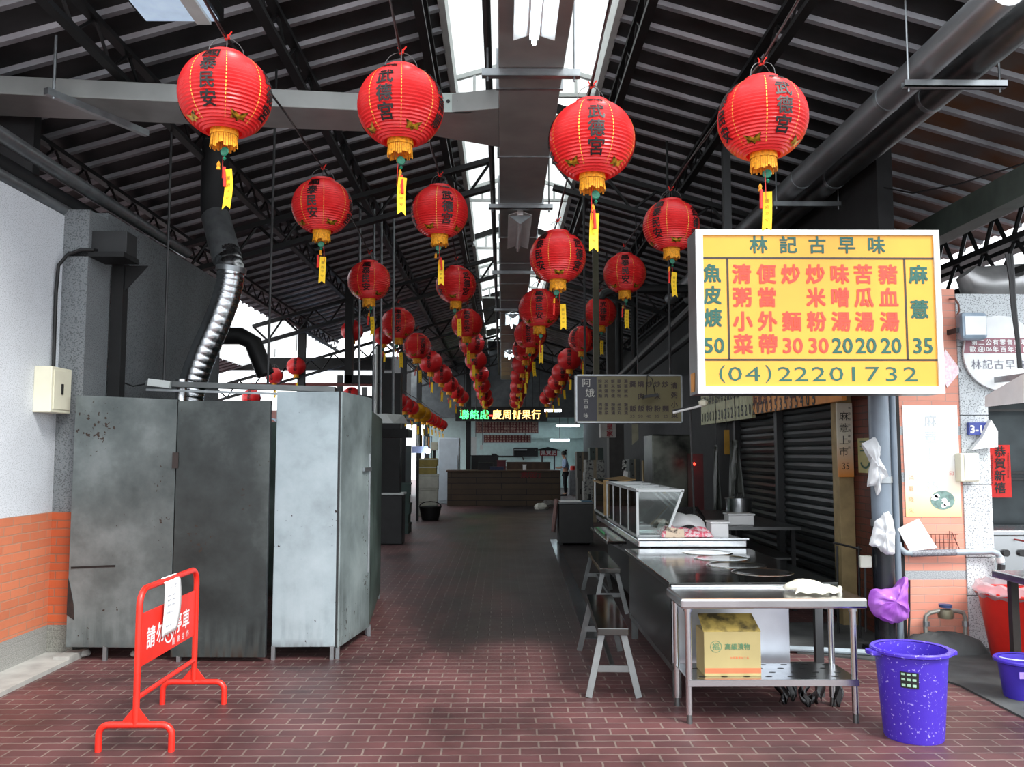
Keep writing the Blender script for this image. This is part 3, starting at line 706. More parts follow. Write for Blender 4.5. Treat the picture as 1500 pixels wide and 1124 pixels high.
for row, P in LAN.items():
    pts = []
    first = P[0] + Vector((0, 0, 0.335))
    pts += [first + Vector((0, -2.2, 0.25)), first + Vector((0, -1.0, 0.06))]
    for i, p in enumerate(P):
        q = p + Vector((0, 0, 0.335)); pts.append(q)
        if i + 1 < len(P):
            n = P[i + 1] + Vector((0, 0, 0.335))
            for f, sg in ((0.25, 0.03), (0.5, 0.05), (0.75, 0.03)): pts.append(q.lerp(n, f) + Vector((0, 0, sg * 0.6)))
    t = thing('lantern_cable', 'twisted cable carrying the %s row of lanterns' % row, 'cable', P[0], 'lantern cables')
    MB().tube(pts, 0.007, 5).build('cable', black_rubber, t)
    tw = MB(); rng = random.Random(3)
    tw.tube([p + Vector((0.012 * math.sin(i * 2.1), 0, 0.012 * math.cos(i * 2.1))) for i, p in enumerate(pts)], 0.004, 4)
    tw.build('bare_wire', wire_m, t)
    for p in P:
        kn = MB(); q = p + Vector((0, 0, 0.33)); kn.tube([q + Vector((-0.012, 0, 0)), q + Vector((0.014, 0, 0.01))], 0.013, 6)
        kn.tube([q, q + Vector((0.03, -0.01, 0.035))], 0.005, 4); kn.tube([q, q + Vector((-0.02, -0.01, 0.03))], 0.005, 4)
        kn.build('red_tie', tassel_m, t)

# smaller lanterns of the left side row
small0 = make_lantern('red_lantern', 0.2, False, red_lan)
ylw0 = make_lantern('yellow_lantern', 0.24, False, yel_lan, text=False)
side = [('r', 17.6, 0), ('r', 19.0, 10), ('r', 20.4, -10), ('r', 21.8, 5), ('y', 23.4, 0), ('y', 25.2, 40), ('r', 26.8, 0), ('r', 28.2, 20), ('r', 29.8, -15), ('r', 31.6, 0), ('r', 33.4, 5)]
fu = {'r': False, 'y': False}; kr = ky = 0; SP = []
for i, (k, Y, rz) in enumerate(side):
    p = Vector((-2.28, Y, 2.72 - 0.004 * (Y - 17)))
    if k == 'r':
        lab = 'small red lantern, %s from the front in the low left-hand row' % ordn[kr]; kr += 1; base = small0
    else:
        lab = ['nearer', 'farther'][ky] + ' yellow lantern among the red ones in the low left-hand row'; ky += 1; base = ylw0
    if fu[k]: o = dup(base, p, math.radians(rz), lab)
    else: o = base; fu[k] = True; o.location = p; o.rotation_euler = (0, 0, math.radians(rz)); o['label'] = lab
    o['group'] = 'lanterns of the low left-hand row'
    SP.append(p + Vector((0, 0, 0.30 if k == 'r' else 0.33)))
tag(MB().tube([SP[0] + Vector((0, -1.5, 0.1))] + SP + [SP[-1] + Vector((0, 1.0, 0.05))], 0.008, 5).build('lantern_cable', black_rubber), 'cable carrying the low left-hand row of lanterns', 'cable', 'lantern cables')
# a few lanterns in and beyond the left bay
for (px, py, d, lab) in ((434, 537, 28, 'bright red lantern against the white opening above the third metal panel'), (402, 551, 25, 'red lantern just left of the one hanging above the third metal panel'),
                          (368, 583, 27, 'red lantern half hidden behind the top edge of the second metal panel'), (515, 580, 27, 'red lantern peeping over the folded corner of the metal panels'),
                          (516, 485, 33, 'dim red lantern under the roof left of the lantern rows'), (562, 492, 30, 'dim red lantern hidden behind the hanging rods left of the rows')):
    pos = D(px, py, F_PX * 0.4 / d); o = dup(small0, pos, random.uniform(-0.3, 0.3), lab); o['group'] = 'lanterns in the left bay'
    ORG[o.name] = pos
    MB().tube([pos + Vector((0, 0, 0.27)), Vector((pos.x, pos.y, zL(pos.x) - 0.02 if pos.y < 21.3 else 3.65))], 0.006, 5).build('hanging_cord', black_rubber, o)
P6 = [D(402, 551, F_PX * 0.4 / 25) + Vector((0, 0, 0.30)), D(434, 537, F_PX * 0.4 / 28) + Vector((0, 0, 0.30))]

# ------------------------------------------------------------------ folding metal panels on the left
pm1 = panel_mat('galvanised_panel_grey', (0.36, 0.39, 0.39), (0.48, 0.51, 0.51), (0.27, 0.30, 0.30), (0.20, 0.15, 0.12), 1.0, 0.55)
pm2 = panel_mat('galvanised_panel_dark', (0.21, 0.235, 0.235), (0.32, 0.35, 0.345), (0.14, 0.16, 0.16), (0.20, 0.16, 0.13), 2.3, 0.35)
pm3 = panel_mat('galvanised_panel_pale', (0.60, 0.655, 0.675), (0.67, 0.72, 0.74), (0.50, 0.55, 0.565), (0.16, 0.12, 0.10), 4.2, 0.8)
pm4 = panel_mat('galvanised_panel_pale_side', (0.52, 0.57, 0.57), (0.62, 0.67, 0.67), (0.40, 0.44, 0.44), (0.18, 0.13, 0.10), 6.2, 0.8)
pm5 = panel_mat('galvanised_panel_green', (0.26, 0.32, 0.30), (0.38, 0.44, 0.42), (0.18, 0.22, 0.21), (0.2, 0.15, 0.12), 8.2, 0.3)
def panel(label, a, b, z0, z1, mat, za=None, zb=None, feet=(), drop=0.0, fr=dark_grey):
    """standing sheet-metal leaf from plan point a to b"""
    a, b = Vector((a[0], a[1], 0)), Vector((b[0], b[1], 0)); d = (b - a).normalized(); n = Vector((d.y, -d.x, 0))
    t = thing('folding_panel', label, 'panel', a, 'folding metal panels round the closed stall')
    za = z1 if za is None else za; zb = z1 if zb is None else zb
    mb = MB().slab([a + UZ * z0, b + UZ * (z0 - drop), b + UZ * zb, a + UZ * za], -n * 0.012)
    mb.build('sheet', mat, t, bevel=0.003)
    f = MB()
    for p, q in ((a, a + UZ * za), (b, b + UZ * zb)):
        s = d if p is a or (p - a).length < 1e-6 else -d
        f.bar(p + UZ * (z0 - (drop if p is b else 0)) + s * 0.016 - n * 0.028, p + UZ * (za if p is a else zb) + s * 0.016 - n * 0.028, 0.03, 0.03)
    f.bar(a + UZ * (z0 + 0.02) - n * 0.028, b + UZ * (z0 + 0.02 - drop) - n * 0.028, 0.03, 0.03)
    f.bar(a + UZ * (za - 0.02) - n * 0.028, b + UZ * (zb - 0.02) - n * 0.028, 0.03, 0.03)
    f.build('frame', fr, t)
    for s in feet:
        p = a + d * s - n * 0.012
        MB().b2(p + Vector((-0.014, -0.012, 0)), p + Vector((0.014, 0.014, z0 + 0.01))).build('foot', galv, t)
    return t, a, d, n
P1, a, d, n = panel('folding metal panel on the far left, with a long black slit near its lower left', (-3.28, 6.70), (-2.485, 6.66), 0.10, 1.99, pm1, za=2.0, zb=1.965, feet=(0.3,))
MB().bar(a + d * 0.02 + UZ * 0.69 + n * 0.002, a + d * 0.36 + UZ * 0.705 + n * 0.002, 0.006, 0.014).build('slit', black_iron, P1)
rim = MB().slab([a + UZ * 0.34 + n * 0.002 + d * 0.0, a + UZ * 0.30 + n * 0.002 + d * 0.06, a + UZ * 0.42 + n * 0.002 + d * 0.05, a + UZ * 0.55 + n * 0.002 + d * 0.02, a + UZ * 0.62 + n * 0.002], n * 0.002)
rim.build('rusted_notch', pm('rust', (0.16, 0.10, 0.08), rough=0.8, var=0.3, scale=30), P1)
P2, a2, d2, n2 = panel('darkest folding metal panel, second from the left, behind the red barrier', (-2.475, 6.65), (-1.765, 6.63), 0.035, 1.955, pm2, feet=(0.06,))
for z in (1.5, 0.55):
    MB().bar(a2 + UZ * (z - 0.06) + n2 * 0.004 - d2 * 0.005, a2 + UZ * (z + 0.06) + n2 * 0.004 - d2 * 0.005, 0.045, 0.012).build('hinge', pm('rusty_hinge', (0.17, 0.13, 0.12), rough=0.7), P2)
P3, a3, d3, n3 = panel('palest folding metal panel with a scatter of dark specks, third from the left', (-1.735, 6.70), (-1.262, 6.71), 0.095, 2.03, pm3, feet=(0.012, 0.452))
P4, a4, d4, n4 = panel('pale folding metal panel turned along the aisle at the corner', (-1.235, 6.72), (-1.125, 7.52), 0.085, 2.03, pm4, feet=(0.02, 0.85))
MB().bar(a4 + d4 * 0.55 + UZ * 1.42 + n4 * 0.012, a4 + d4 * 0.75 + UZ * 1.42 + n4 * 0.012, 0.02, 0.03).build('latch', galv, P4)
MB().bar(a4 + d4 * 0.74 + UZ * 0.55 + n4 * 0.008, a4 + d4 * 0.74 + UZ * 1.55 + n4 * 0.008, 0.014, 0.02).build('latch_rod', galv, P4)
P5, a5, d5, n5 = panel('dark green-grey metal panel running along the aisle behind the corner panel', (-1.14, 7.58), (-1.32, 9.6), 0.06, 1.93, pm5, feet=(0.03, 1.9))
tag(MB().b2((-3.2, 9.6, 0), (-1.34, 9.63, 1.9)).build('folding_panel', pm5), 'rear metal panel closing the stall behind the folding panels', 'panel', 'folding metal panels round the closed stall')
# litter below the panels
for (px, py, r, lab) in ((122, 962, 0.05, 'pale stone under the left end of the metal panels'), (200, 962, 0.045, 'brown stone under the first metal panel')):
    p = G(px, py); p.y = max(p.y, 6.78)
    mb = MB().lathe([(0, 0), (r, 0.01), (r * 1.1, r * 0.5), (r * 0.7, r), (0, r * 1.1)], p, 9)
    tag(mb.build('stone', concrete_pale, smooth=True), lab, 'stone')

# ------------------------------------------------------------------ left wall fittings
t = thing('electrical_box', 'cream electrical box mounted high on the left wall', 'electrical box', (-3.5, 6.6, 1.87))
MB().b2((-3.5, 6.50, 1.86), (-3.365, 6.80, 2.205)).build('case', cream, t, bevel=0.006)
MB().b2((-3.365, 6.525, 1.885), (-3.358, 6.775, 2.18)).build('door', cream, t, bevel=0.003)
MB().b2((-3.358, 6.63, 2.0), (-3.348, 6.65, 2.08)).build('latch', black_iron, t)
tag(MB().tube([(-3.47, 6.72, 2.2), (-3.475, 6.72, 2.8), (-3.47, 6.73, 3.02), (-3.44, 6.80, 3.12), (-3.35, 6.83, 3.17), (-3.26, 6.84, 3.17), (-3.26, 7.0, 3.2)], 0.014, 8).build('conduit_hose', black_rubber, smooth=True), 'black cable hose rising from the cream electrical box', 'cable')
t = thing('junction_box', 'dark grey junction box at the top of the left pilaster', 'junction box', (-3.2, 7.0, 3.2))
MB().b2((-3.32, 6.9, 3.16), (-3.02, 7.1, 3.34)).build('case', dark_grey, t, bevel=0.004)
MB().b2((-3.46, 6.85, 3.12), (-3.02, 7.15, 3.16)).build('shelf_bracket', black_iron, t)
t = thing('steel_post', 'black steel post standing against the left pilaster', 'post', (-3.22, 7.28, 0))
MB().b2((-3.29, 7.25, 0), (-3.19, 7.35, 3.16)).build('shaft', black_iron, t)
MB().slab([(-3.19, 7.28, 3.14), (-3.19, 7.28, 2.92), (-3.0, 7.28, 3.14)], (0, 0.012, 0)).build('gusset', black_iron, t)
for (z, x, r, lab, m) in ((3.72, -3.42, 0.055, 'upper grey pipe running along the top of the left wall', galv), (3.5, -3.52, 0.045, 'lower grey pipe running along the top of the left wall', galv), (3.62, -3.6, 0.07, 'dark pipe behind the two grey pipes on the left wall', dark_grey)):
    tag(MB().tube([(x, 4.6, z), (x, 9.3, z)], r, 12).build('wall_pipe', m, smooth=True), lab, 'pipe')
# spiral duct
t = thing('spiral_duct', 'shiny silver spiral duct bending down behind the metal panels', 'duct', (-2.5, 8, 2))
ctl = [D(318, 330, 8.2), D(328, 360, 8.1), D(338, 395, 8.0), D(333, 430, 8.0), D(317, 475, 8.0), D(297, 520, 8.0), D(283, 560, 8.0), D(277, 592, 8.0), D(272, 640, 8.0)]
pts = []
for i in range(len(ctl) - 1):
    p0, p1, p2, p3 = ctl[max(i - 1, 0)], ctl[i], ctl[i + 1], ctl[min(i + 2, len(ctl) - 1)]
    for k in range(6):
        u = k / 6
        pts.append(0.5 * ((2 * p1) + (-p0 + p2) * u + (2 * p0 - 5 * p1 + 4 * p2 - p3) * u * u + (-p0 + 3 * p1 - 3 * p2 + p3) * u ** 3))
fine = []
for i in range(len(pts) - 1):
    for k in range(4): fine.append(pts[i].lerp(pts[i + 1], k / 4))
rad = [0.125 + (-0.004 if i % 6 == 0 else (-0.0015 if i % 6 in (1, 5) else 0)) for i in range(len(fine))]
spm = pm('shiny_spiral_duct', (0.72, 0.73, 0.74), rough=0.22, metal=1.0, var=0.08)
MB().tube(fine, rad, 24).build('flexible_hose', spm, t, smooth=True, angle=60)
MB().tube([D(316, 318, 8.25), D(328, 362, 8.1), D(333, 380, 8.05)], 0.135, 24).build('elbow', galv, t, smooth=True)
MB().tube([D(316, 318, 8.25), D(314, 300, 8.3), Vector((D(314, 300, 8.3).x, 8.3, 4.58))], 0.13, 20).build('riser', dark_grey, t, smooth=True)
MB().tube([D(339, 392, 8.0), D(338, 399, 8.0)], 0.14, 24).build('collar', galv, t, smooth=True)
tag(MB().tube([D(266, 556, 7.7), Vector((D(266, 600, 7.7).x, 7.7, 0.0))], 0.05, 16).build('steel_flue', steel, smooth=True), 'short bright steel flue beside the foot of the spiral duct', 'pipe')
tag(MB().tube([(-3.37, 9.9, 2.9), (-3.0, 9.9, 2.9), (-2.85, 9.9, 2.82), (-2.7, 9.9, 2.45)], 0.1, 14).build('black_duct', black_iron, smooth=True), 'black duct elbow behind the silver spiral duct', 'duct')
# tray on rods over the stall
t = thing('cable_tray', 'dark cable tray hung on rods over the folding panels', 'tray', D(350, 570, 7.6))
p, q = D(216, 562, 7.5), D(492, 571, 7.5)
MB().bar(p, q, 0.10, 0.045).build('channel', steel_dark, t)
MB().bar(p + Vector((0, -0.02, -0.055)), q + Vector((0, -0.02, -0.055)), 0.02, 0.02).build('rail', galv, t)
MB().bar(D(218, 560, 7.44), D(250, 564, 7.44), 0.05, 0.06).build('lamp_end', white_frame, t)
for (xa, ya, xb, yb) in ((240, 560, 246, 355), (392, 566, 400, 322)):
    rb = D(xb, yb, 7.5); MB().tube([D(xa, ya, 7.5), Vector((rb.x, 7.5, zL(rb.x) - 0.02))], 0.011, 6).build('rod', dark_grey, t)
tag(MB().tube([D(170, 548, 7.3), D(178, 560, 7.35), D(195, 566, 7.42), D(218, 562, 7.48)], 0.006, 5).build('loose_cable', black_rubber), 'loose cable feeding the lamp end of the cable tray', 'cable')

# ------------------------------------------------------------------ red no-parking barrier
t = thing('no_parking_barrier', 'red tubular barrier with a sign plate and a sheet of paper hung on it', 'barrier', (-1.91, 4.95, 0))
y0, y1, X = 4.69, 5.55, -1.915
rr = 0.017
pts = [(X, y0, 0.13), (X, y0, 0.745)] + [(X, y0 + 0.085 * (1 - math.cos(a)), 0.745 + 0.085 * math.sin(a)) for a in [PI / 2 * k / 6 for k in range(1, 7)]] + \
      [(X, y1 - 0.085 * (1 - math.sin(a)), 0.745 + 0.085 * math.cos(a)) for a in [PI / 2 * k / 6 for k in range(0, 6)]] + [(X, y1, 0.745), (X, y1, 0.13)]
MB().tube(pts, rr, 12).build('hoop_frame', red_paint, t, smooth=True)
MB().tube([(X, y0, 0.27), (X, y1, 0.27)], rr * 0.8, 10).build('cross_rail', red_paint, t, smooth=True)
for y, nm in ((y0, 'a'), (y1, 'b')):
    f = MB(); h = 0.135; w = 0.19; c = 0.05
    P = [(X - w, y, 0.0), (X - w, y, h - c)] + [(X - w + c * (1 - math.cos(a)), y, h - c + c * math.sin(a)) for a in [PI / 2 * k / 5 for k in range(1, 6)]] + \
        [(X + w - c * (1 - math.sin(a)), y, h - c + c * math.cos(a)) for a in [PI / 2 * k / 5 for k in range(0, 5)]] + [(X + w, y, h - c), (X + w, y, 0.0)]
    fo = f.tube(P, rr, 12).build('foot', red_paint, t, smooth=True)
    MB().slab([(X - 0.075, y - 0.003, h + 0.012), (X + 0.075, y - 0.003, h + 0.012), (X + 0.016, y - 0.003, h + 0.085), (X - 0.016, y - 0.003, h + 0.085)], (0, 0.006, 0)).build('gusset', red_paint, fo)
plate = MB().b2((X - 0.004, y0 + 0.012, 0.425), (X + 0.004, y1 - 0.012, 0.70)).build('sign_plate', pm('red_sign_plate', (0.88, 0.18, 0.13), rough=0.4, var=0.06), t)
UY = Vector((0, 1, 0))
tx = MB()
for ch, y in (('請', 4.84), ('勿', 4.975), ('停', 5.235), ('車', 5.365)): put(tx, ch, (X + 0.0055, y, 0.555), UY, UZ, 0.115, sx=1.0, bold=0.02)
for i, ch in enumerate('謝謝合作'): put(tx, ch, (X + 0.0055, 5.175 + i * 0.075, 0.463), UY, UZ, 0.042)
ring = 28
for k in range(ring):
    a0, a1 = 2 * PI * k / ring, 2 * PI * (k + 1) / ring
    tx.add([(X + 0.0055, 5.105 + r * math.cos(a), 0.545 + r * math.sin(a)) for r, a in ((0.066, a0), (0.078, a0), (0.078, a1), (0.066, a1))], [(0, 1, 2, 3)])
tx.bar((X + 0.0055, 5.06, 0.592), (X + 0.0055, 5.15, 0.498), 0.001, 0.014, up=(0, 1, 1))
put(tx, 'P', (X + 0.0055, 5.105, 0.545), UY, UZ, 0.075)
tx.build('lettering', text_white, plate)
np_ = MB()
np_.grid(lambda u, v: (X + 0.021 + 0.012 * math.sin(v * 3) * (0.4 + u) if v < 0.97 else X + 0.0, 4.975 + 0.225 * u - 0.02 * (1 - v), 0.53 + 0.31 * v if v < 0.97 else 0.851), 6, 14)
note = np_.build('paper_note', paper, origin=(X, 5.07, 0.53), smooth=True, solid=0.0015)
tag(note, 'white sheet of paper draped over the top of the red barrier', 'paper', None)
tx = MB(); fx = X + 0.021 + 0.0095
def npos(u, v): return Vector((X + 0.0245 + 0.012 * math.sin(v * 3) * (0.4 + u), 4.975 + 0.225 * u - 0.02 * (1 - v), 0.53 + 0.31 * v))
put(tx, '公', npos(0.36, 0.86), UY, UZ, 0.03); put(tx, '告', npos(0.64, 0.86), UY, UZ, 0.03)
ORG[note.name] = Vector((X, 5.07, 0.53))
for v, w in ((0.70, 0.62), (0.62, 0.66), (0.53, 0.5), (0.40, 0.36), (0.16, 0.4)):
    for k in range(int(w * 14)): 
        if k % 4 != 3: tx.bar(npos(0.16 + k / 15, v), npos(0.16 + (k + 0.6) / 15, v), 0.001, 0.008)
tx.build('faint_print', pm('faint_grey_print', (0.70, 0.72, 0.76), rough=0.7), note)

# ------------------------------------------------------------------ left aisle beyond the panels
t = thing('hanging_canopy', 'flat white metal canopy hung on four rods, left of the aisle', 'canopy', D(563, 610, 11.5))
p0 = D(517, 617, 11.2)
MB().hexa([p0 + Vector(v) for v in ((0, 0, -0.02), (0.52, 0, -0.03), (0.62, 0.9, 0.0), (0.0, 0.9, 0.0), (0.05, 0.05, 0.09), (0.42, 0.05, 0.10), (0.55, 0.85, 0.12), (0.05, 0.85, 0.12))]).build('hood', white_frame, t, bevel=0.006)
for dx, dy in ((0.06, 0.08), (0.20, 0.4), (0.34, 0.1), (0.44, 0.6)):
    MB().tube([p0 + Vector((dx, dy, 0.1)), p0 + Vector((dx - 0.02, dy, 2.9))], 0.018, 6).build('rod', galv, t)
tag(MB().b2(D(556, 641, 13.0), D(604, 630, 13.6)).build('awning_beam', black_iron, bevel=0.005), 'short dark beam jutting into the aisle below the white canopy', 'beam')
t = thing('steel_column', 'dark steel column on a concrete block, left of the aisle', 'column', (-1.95, 15.2, 0))
MB().b2((-2.08, 15.05, 0.85), (-1.76, 15.35, 2.95)).build('shaft', black_iron, t)
MB().b2((-2.12, 15.0, 0), (-1.70, 15.42, 0.85)).build('base_block', dark_grey, t, bevel=0.02)
MB().tube([(-2.18, 15.02, 0.9), (-2.18, 15.02, 3.4)], 0.022, 8).build('white_conduit', white_frame, t, smooth=True)
MB().b2((-2.14, 14.98, 0.85), (-1.68, 15.44, 0.88)).build('base_trim', white_frame, t)
for i, y in enumerate((19.0, 23.5, 28.0)):
    tag(MB().b2((-2.75, y, 0), (-2.6, y + 0.15, 4.6)).build('steel_column', black_iron), ['nearer', 'middle', 'farther'][i] + ' thin black column along the left side of the hall', 'column', None, 'structure')
for i, (x0, x1, y, h, z0) in enumerate(((-2.95, -2.65, 18.0, 1.35, 0), (-3.2, -2.9, 17.6, 1.7, 0), (-2.55, -2.25, 17.8, 1.3, 0.0))):
    pass
# green crate stack
cr_m = pm('dark_green_crate', (0.16, 0.25, 0.23), rough=0.6, var=0.15)
c0 = thing('crate', 'green plastic crate, lowest of the stack left of the aisle', 'crate', (-2.05, 17.3, 0), 'stack of green crates')
def crate_mb():
    mb = MB(); w, d, h = 0.46, 0.6, 0.19
    mb.b2((-w / 2, -d / 2, 0), (w / 2, d / 2, 0.02))
    for s in (-1, 1):
        mb.b2((s * w / 2 - 0.01, -d / 2, 0), (s * w / 2 + 0.01, d / 2, h)); mb.b2((-w / 2, s * d / 2 - 0.01, 0), (w / 2, s * d / 2 + 0.01, h))
    return mb
mb = crate_mb(); mb.v = [v + Vector((-2.05, 17.3, 0)) for v in mb.v]; mb.build('basket', cr_m, c0)
mb = MB()
for s in (-1, 1): mb.b2((-2.05 - 0.25, 17.3 + s * 0.31 - 0.012, 0.15), (-2.05 + 0.25, 17.3 + s * 0.31 + 0.012, 0.19))
mb.build('rim', cr_m, c0)
for i in range(1, 5): dup(c0, (-2.05 + 0.012 * (-1) ** i, 17.3, 0.195 * i), 0.02 * i, 'green plastic crate, %s from the bottom of the stack left of the aisle' % ordn[i] if i < 4 else 'green plastic crate on top of the stack left of the aisle')
# foam box stack
f0 = thing('foam_box', 'white foam box, lowest of the stack at the left of the aisle', 'box', (-1.9, 22.0, 0), 'foam boxes stacked left of the aisle')
MB().b2((-2.12, 21.75, 0), (-1.62, 22.25, 0.30)).build('tub', foam, f0, bevel=0.02)
MB().b2((-2.13, 21.74, 0.30), (-1.61, 22.26, 0.345)).build('lid', foam, f0, bevel=0.012)
for i in range(1, 3): dup(f0, (-1.9 + 0.015 * i, 22.0, 0.348 * i), 0.03 * i, 'white foam box, %s from the bottom of the stack at the left of the aisle' % ordn[i])
for i in range(2):
    t = thing('carton', ['lower', 'upper'][i] + ' yellowish carton on top of the foam box stack', 'box', (-1.86, 22.0, 1.046 + i * 0.2))
    MB().b2((-2.08, 21.78, 1.046 + i * 0.2), (-1.64 + 0.03 * i, 22.2, 1.24 + i * 0.2)).build('carton_body', pm('yellow_carton', (0.62, 0.55, 0.30), rough=0.8), t, bevel=0.006)
    MB().b2((-2.085, 21.775, 1.20 + i * 0.2), (-1.635 + 0.03 * i, 22.205, 1.215 + i * 0.2)).build('carton_strap', white_frame, t)
t = thing('basket', 'black plastic basket on the floor before the foam boxes', 'basket', (-1.68, 20.6, 0))
MB().lathe([(0.0, 0.005), (0.2, 0.005), (0.26, 0.3), (0.27, 0.3), (0.27, 0.32), (0.25, 0.32), (0.19, 0.02), (0, 0.02)], (-1.68, 20.6, 0), 18).build('tub', black_rubber, t, smooth=True)
MB().tube([(-1.68 - 0.26 * math.cos(a), 20.6, 0.31 + 0.12 * math.sin(a)) for a in [PI * k / 8 for k in range(9)]], 0.012, 6).build('handle', black_rubber, t)
t = thing('refrigerator', 'tall white refrigerator left of the far counter', 'refrigerator', (-2.0, 27.4, 0))
MB().b2((-1.98, 27.2, 0), (-1.32, 27.8, 2.05)).build('body', pm('white_enamel', (0.82, 0.87, 0.90), rough=0.35, var=0.04), t, bevel=0.02)
MB().b2((-1.965, 27.17, 0.1), (-1.335, 27.2, 2.02)).build('door', pm('white_enamel', (0.82, 0.87, 0.90), rough=0.35), t, bevel=0.01)
MB().b2((-1.40, 27.13, 1.0), (-1.37, 27.17, 1.5)).build('handle', galv, t)
t = thing('meter_box', 'small pale box on a post above the carton stack', 'electrical box', (-2.2, 20, 1.7))
MB().b2(D(631, 660, 22.6), D(642, 648, 22.85)).build('case', cream, t)
MB().b2(D(633, 658, 22.57), D(640, 650, 22.59)).build('door', cream, t)
p = D(636, 660, 22.72); MB().b2((p.x - 0.04, 22.68, 0), (p.x + 0.04, 22.76, p.z)).build('post', black_iron, t)
t = thing('shop_light', 'pale blue light box with a glowing end, left of the aisle', 'light', D(620, 660, 20.3))
p = D(612, 664, 20.38); MB().b2((p.x - 0.03, 20.36, 0), (p.x + 0.03, 20.42, p.z)).build('post', black_iron, t)
MB().b2(D(603, 664, 20.3), D(628, 654, 20.45)).build('box', pm('pale_blue_box', (0.68, 0.72, 0.90), rough=0.5), t)
MB().lathe([(0, -0.06), (0.05, -0.04), (0.07, 0), (0.05, 0.04), (0, 0.06)], D(627, 661, 20.2), 12).build('lamp', tube_lit, t)
# outside stalls glimpsed on the left
awn = pm('pale_blue_awning', (0.72, 0.82, 0.90), rough=0.6, var=0.08, trans=0.3)
t = thing('street_awning', 'pale blue awning with a scalloped edge outside the left side of the hall', 'awning', (-4.2, 21, 2.0))
aw = MB().grid(lambda u, v: (-5.4 + 2.2 * u, 19.5 + 3.5 * v, 2.35 - 0.55 * u + 0.05 * math.sin(u * 20)), 20, 4)
aw.build('canvas', awn, t, solid=0.01)
for y in (19.6, 22.9):
    MB().tube([(-3.25, y, 0), (-3.25, y, 1.83)], 0.025, 8).build('pole', white_frame, t)
sc_ = MB()
for k in range(10):
    y = 19.5 + 0.35 * k
    sc_.add([(-3.2, y, 1.8), (-3.2, y + 0.35, 1.8), (-3.2, y + 0.30, 1.66), (-3.2, y + 0.175, 1.60), (-3.2, y + 0.05, 1.66)], [(0, 1, 2, 3, 4)])
sc_.build('scallops', awn, t, solid=0.01)
tag(MB().b2((-5.2, 24.5, 0), (-4.0, 24.6, 3.0)).build('blue_shutter', pm('blue_paint', (0.42, 0.60, 0.80), rough=0.5)), 'light blue shutter outside, seen between the left columns', 'shutter', None, 'structure')
for i, (x, y, w, h, m) in enumerate(((-3.6, 17.0, 0.5, 1.3, dark_grey), (-3.1, 18.6, 0.45, 1.65, dark_grey), (-2.75, 19.8, 0.4, 1.55, wood_brown), (-4.2, 15.5, 0.8, 0.9, dark_grey))):
    t = thing('shelving_unit', ['dark low cabinet behind the green crates', 'tall dark shelving behind the green crates', 'brown shelving beside the foam boxes', 'dark bench in the left bay'][i], 'shelf', (x, y, 0))
    MB().b2((x, y, 0), (x + w, y + 0.5, h)).build('carcass', m, t, bevel=0.008)
    mb = MB()
    for k in range(1, 4): mb.b2((x - 0.01, y - 0.03, h * k / 4), (x + w + 0.01, y, h * k / 4 + 0.03))
    mb.build('shelf_edge', galv, t)
t = thing('banner_line', 'row of white-striped stall banners hung along the low left lantern row', 'banner', (-2.6, 30, 1.9))
for y in (27.1, 29.5, 32.4): MB().tube([(-2.61, y, 0), (-2.61, y, 2.2)], 0.02, 6).build('pole', dark_grey, t)
MB().tube([(-2.61, 27.0, 2.17), (-2.61, 32.5, 2.17)], 0.012, 5).build('line', dark_grey, t)
for k in range(6): MB().b2((-2.62, 27 + k, 1.75), (-2.60, 27.5 + k, 2.15)).build('banner', [white_frame, pm('orange_banner', (0.85, 0.55, 0.25)), awn][k % 3], t)

# dark clutter and supports along the open left side
for i, (x0, y0, x1, y1, h, lab) in enumerate(((-4.6, 17.0, -4.4, 25.5, 1.75, 'dark low partition along the open left side of the hall'), (-3.6, 25.6, -3.45, 33.3, 1.85, 'farther dark partition along the open left side of the hall'))):
    tag(MB().b2((x0, y0, 0), (x1, y1, h)).build('partition', dark_grey), lab, 'partition', None, 'structure')
for i, (y, z) in enumerate(((18.2, 2.6), (22.6, 3.1), (26.6, 2.7), (30.5, 3.0))):
    tag(MB().b2((-4.3, y, 0), (-4.15, y + 0.14, 4.3 if y < 21 else 3.6)).bar((-4.3, y + 0.07, z), (-2.7, y + 0.07, z - 0.15), 0.08).build('side_post', black_iron), '%s dark side post with a cross arm, left of the low lantern row' % ordn[i], 'post', None, 'structure')

tag(MB().b2((-2.75, 15.1, 2.78), (-2.08, 15.3, 2.92)).b2((-2.75, 15.1, 2.78), (-2.62, 15.3, 4.6)).build('tie_beam', black_iron), 'dark bracket post tying the aisle column to the roof', 'beam', None, 'structure')
tag(MB().b2((-5.4, 36.0, 2.75), (-2.5, 36.2, 5.6)).b2((-3.2, 36.0, 0), (-3.0, 36.2, 2.75)).b2((-5.4, 36.0, 0), (-5.2, 36.2, 2.75)).build('neighbour_gable', dark_grey), 'dark gable on posts beyond the far left corner of the hall', 'building', None, 'structure')

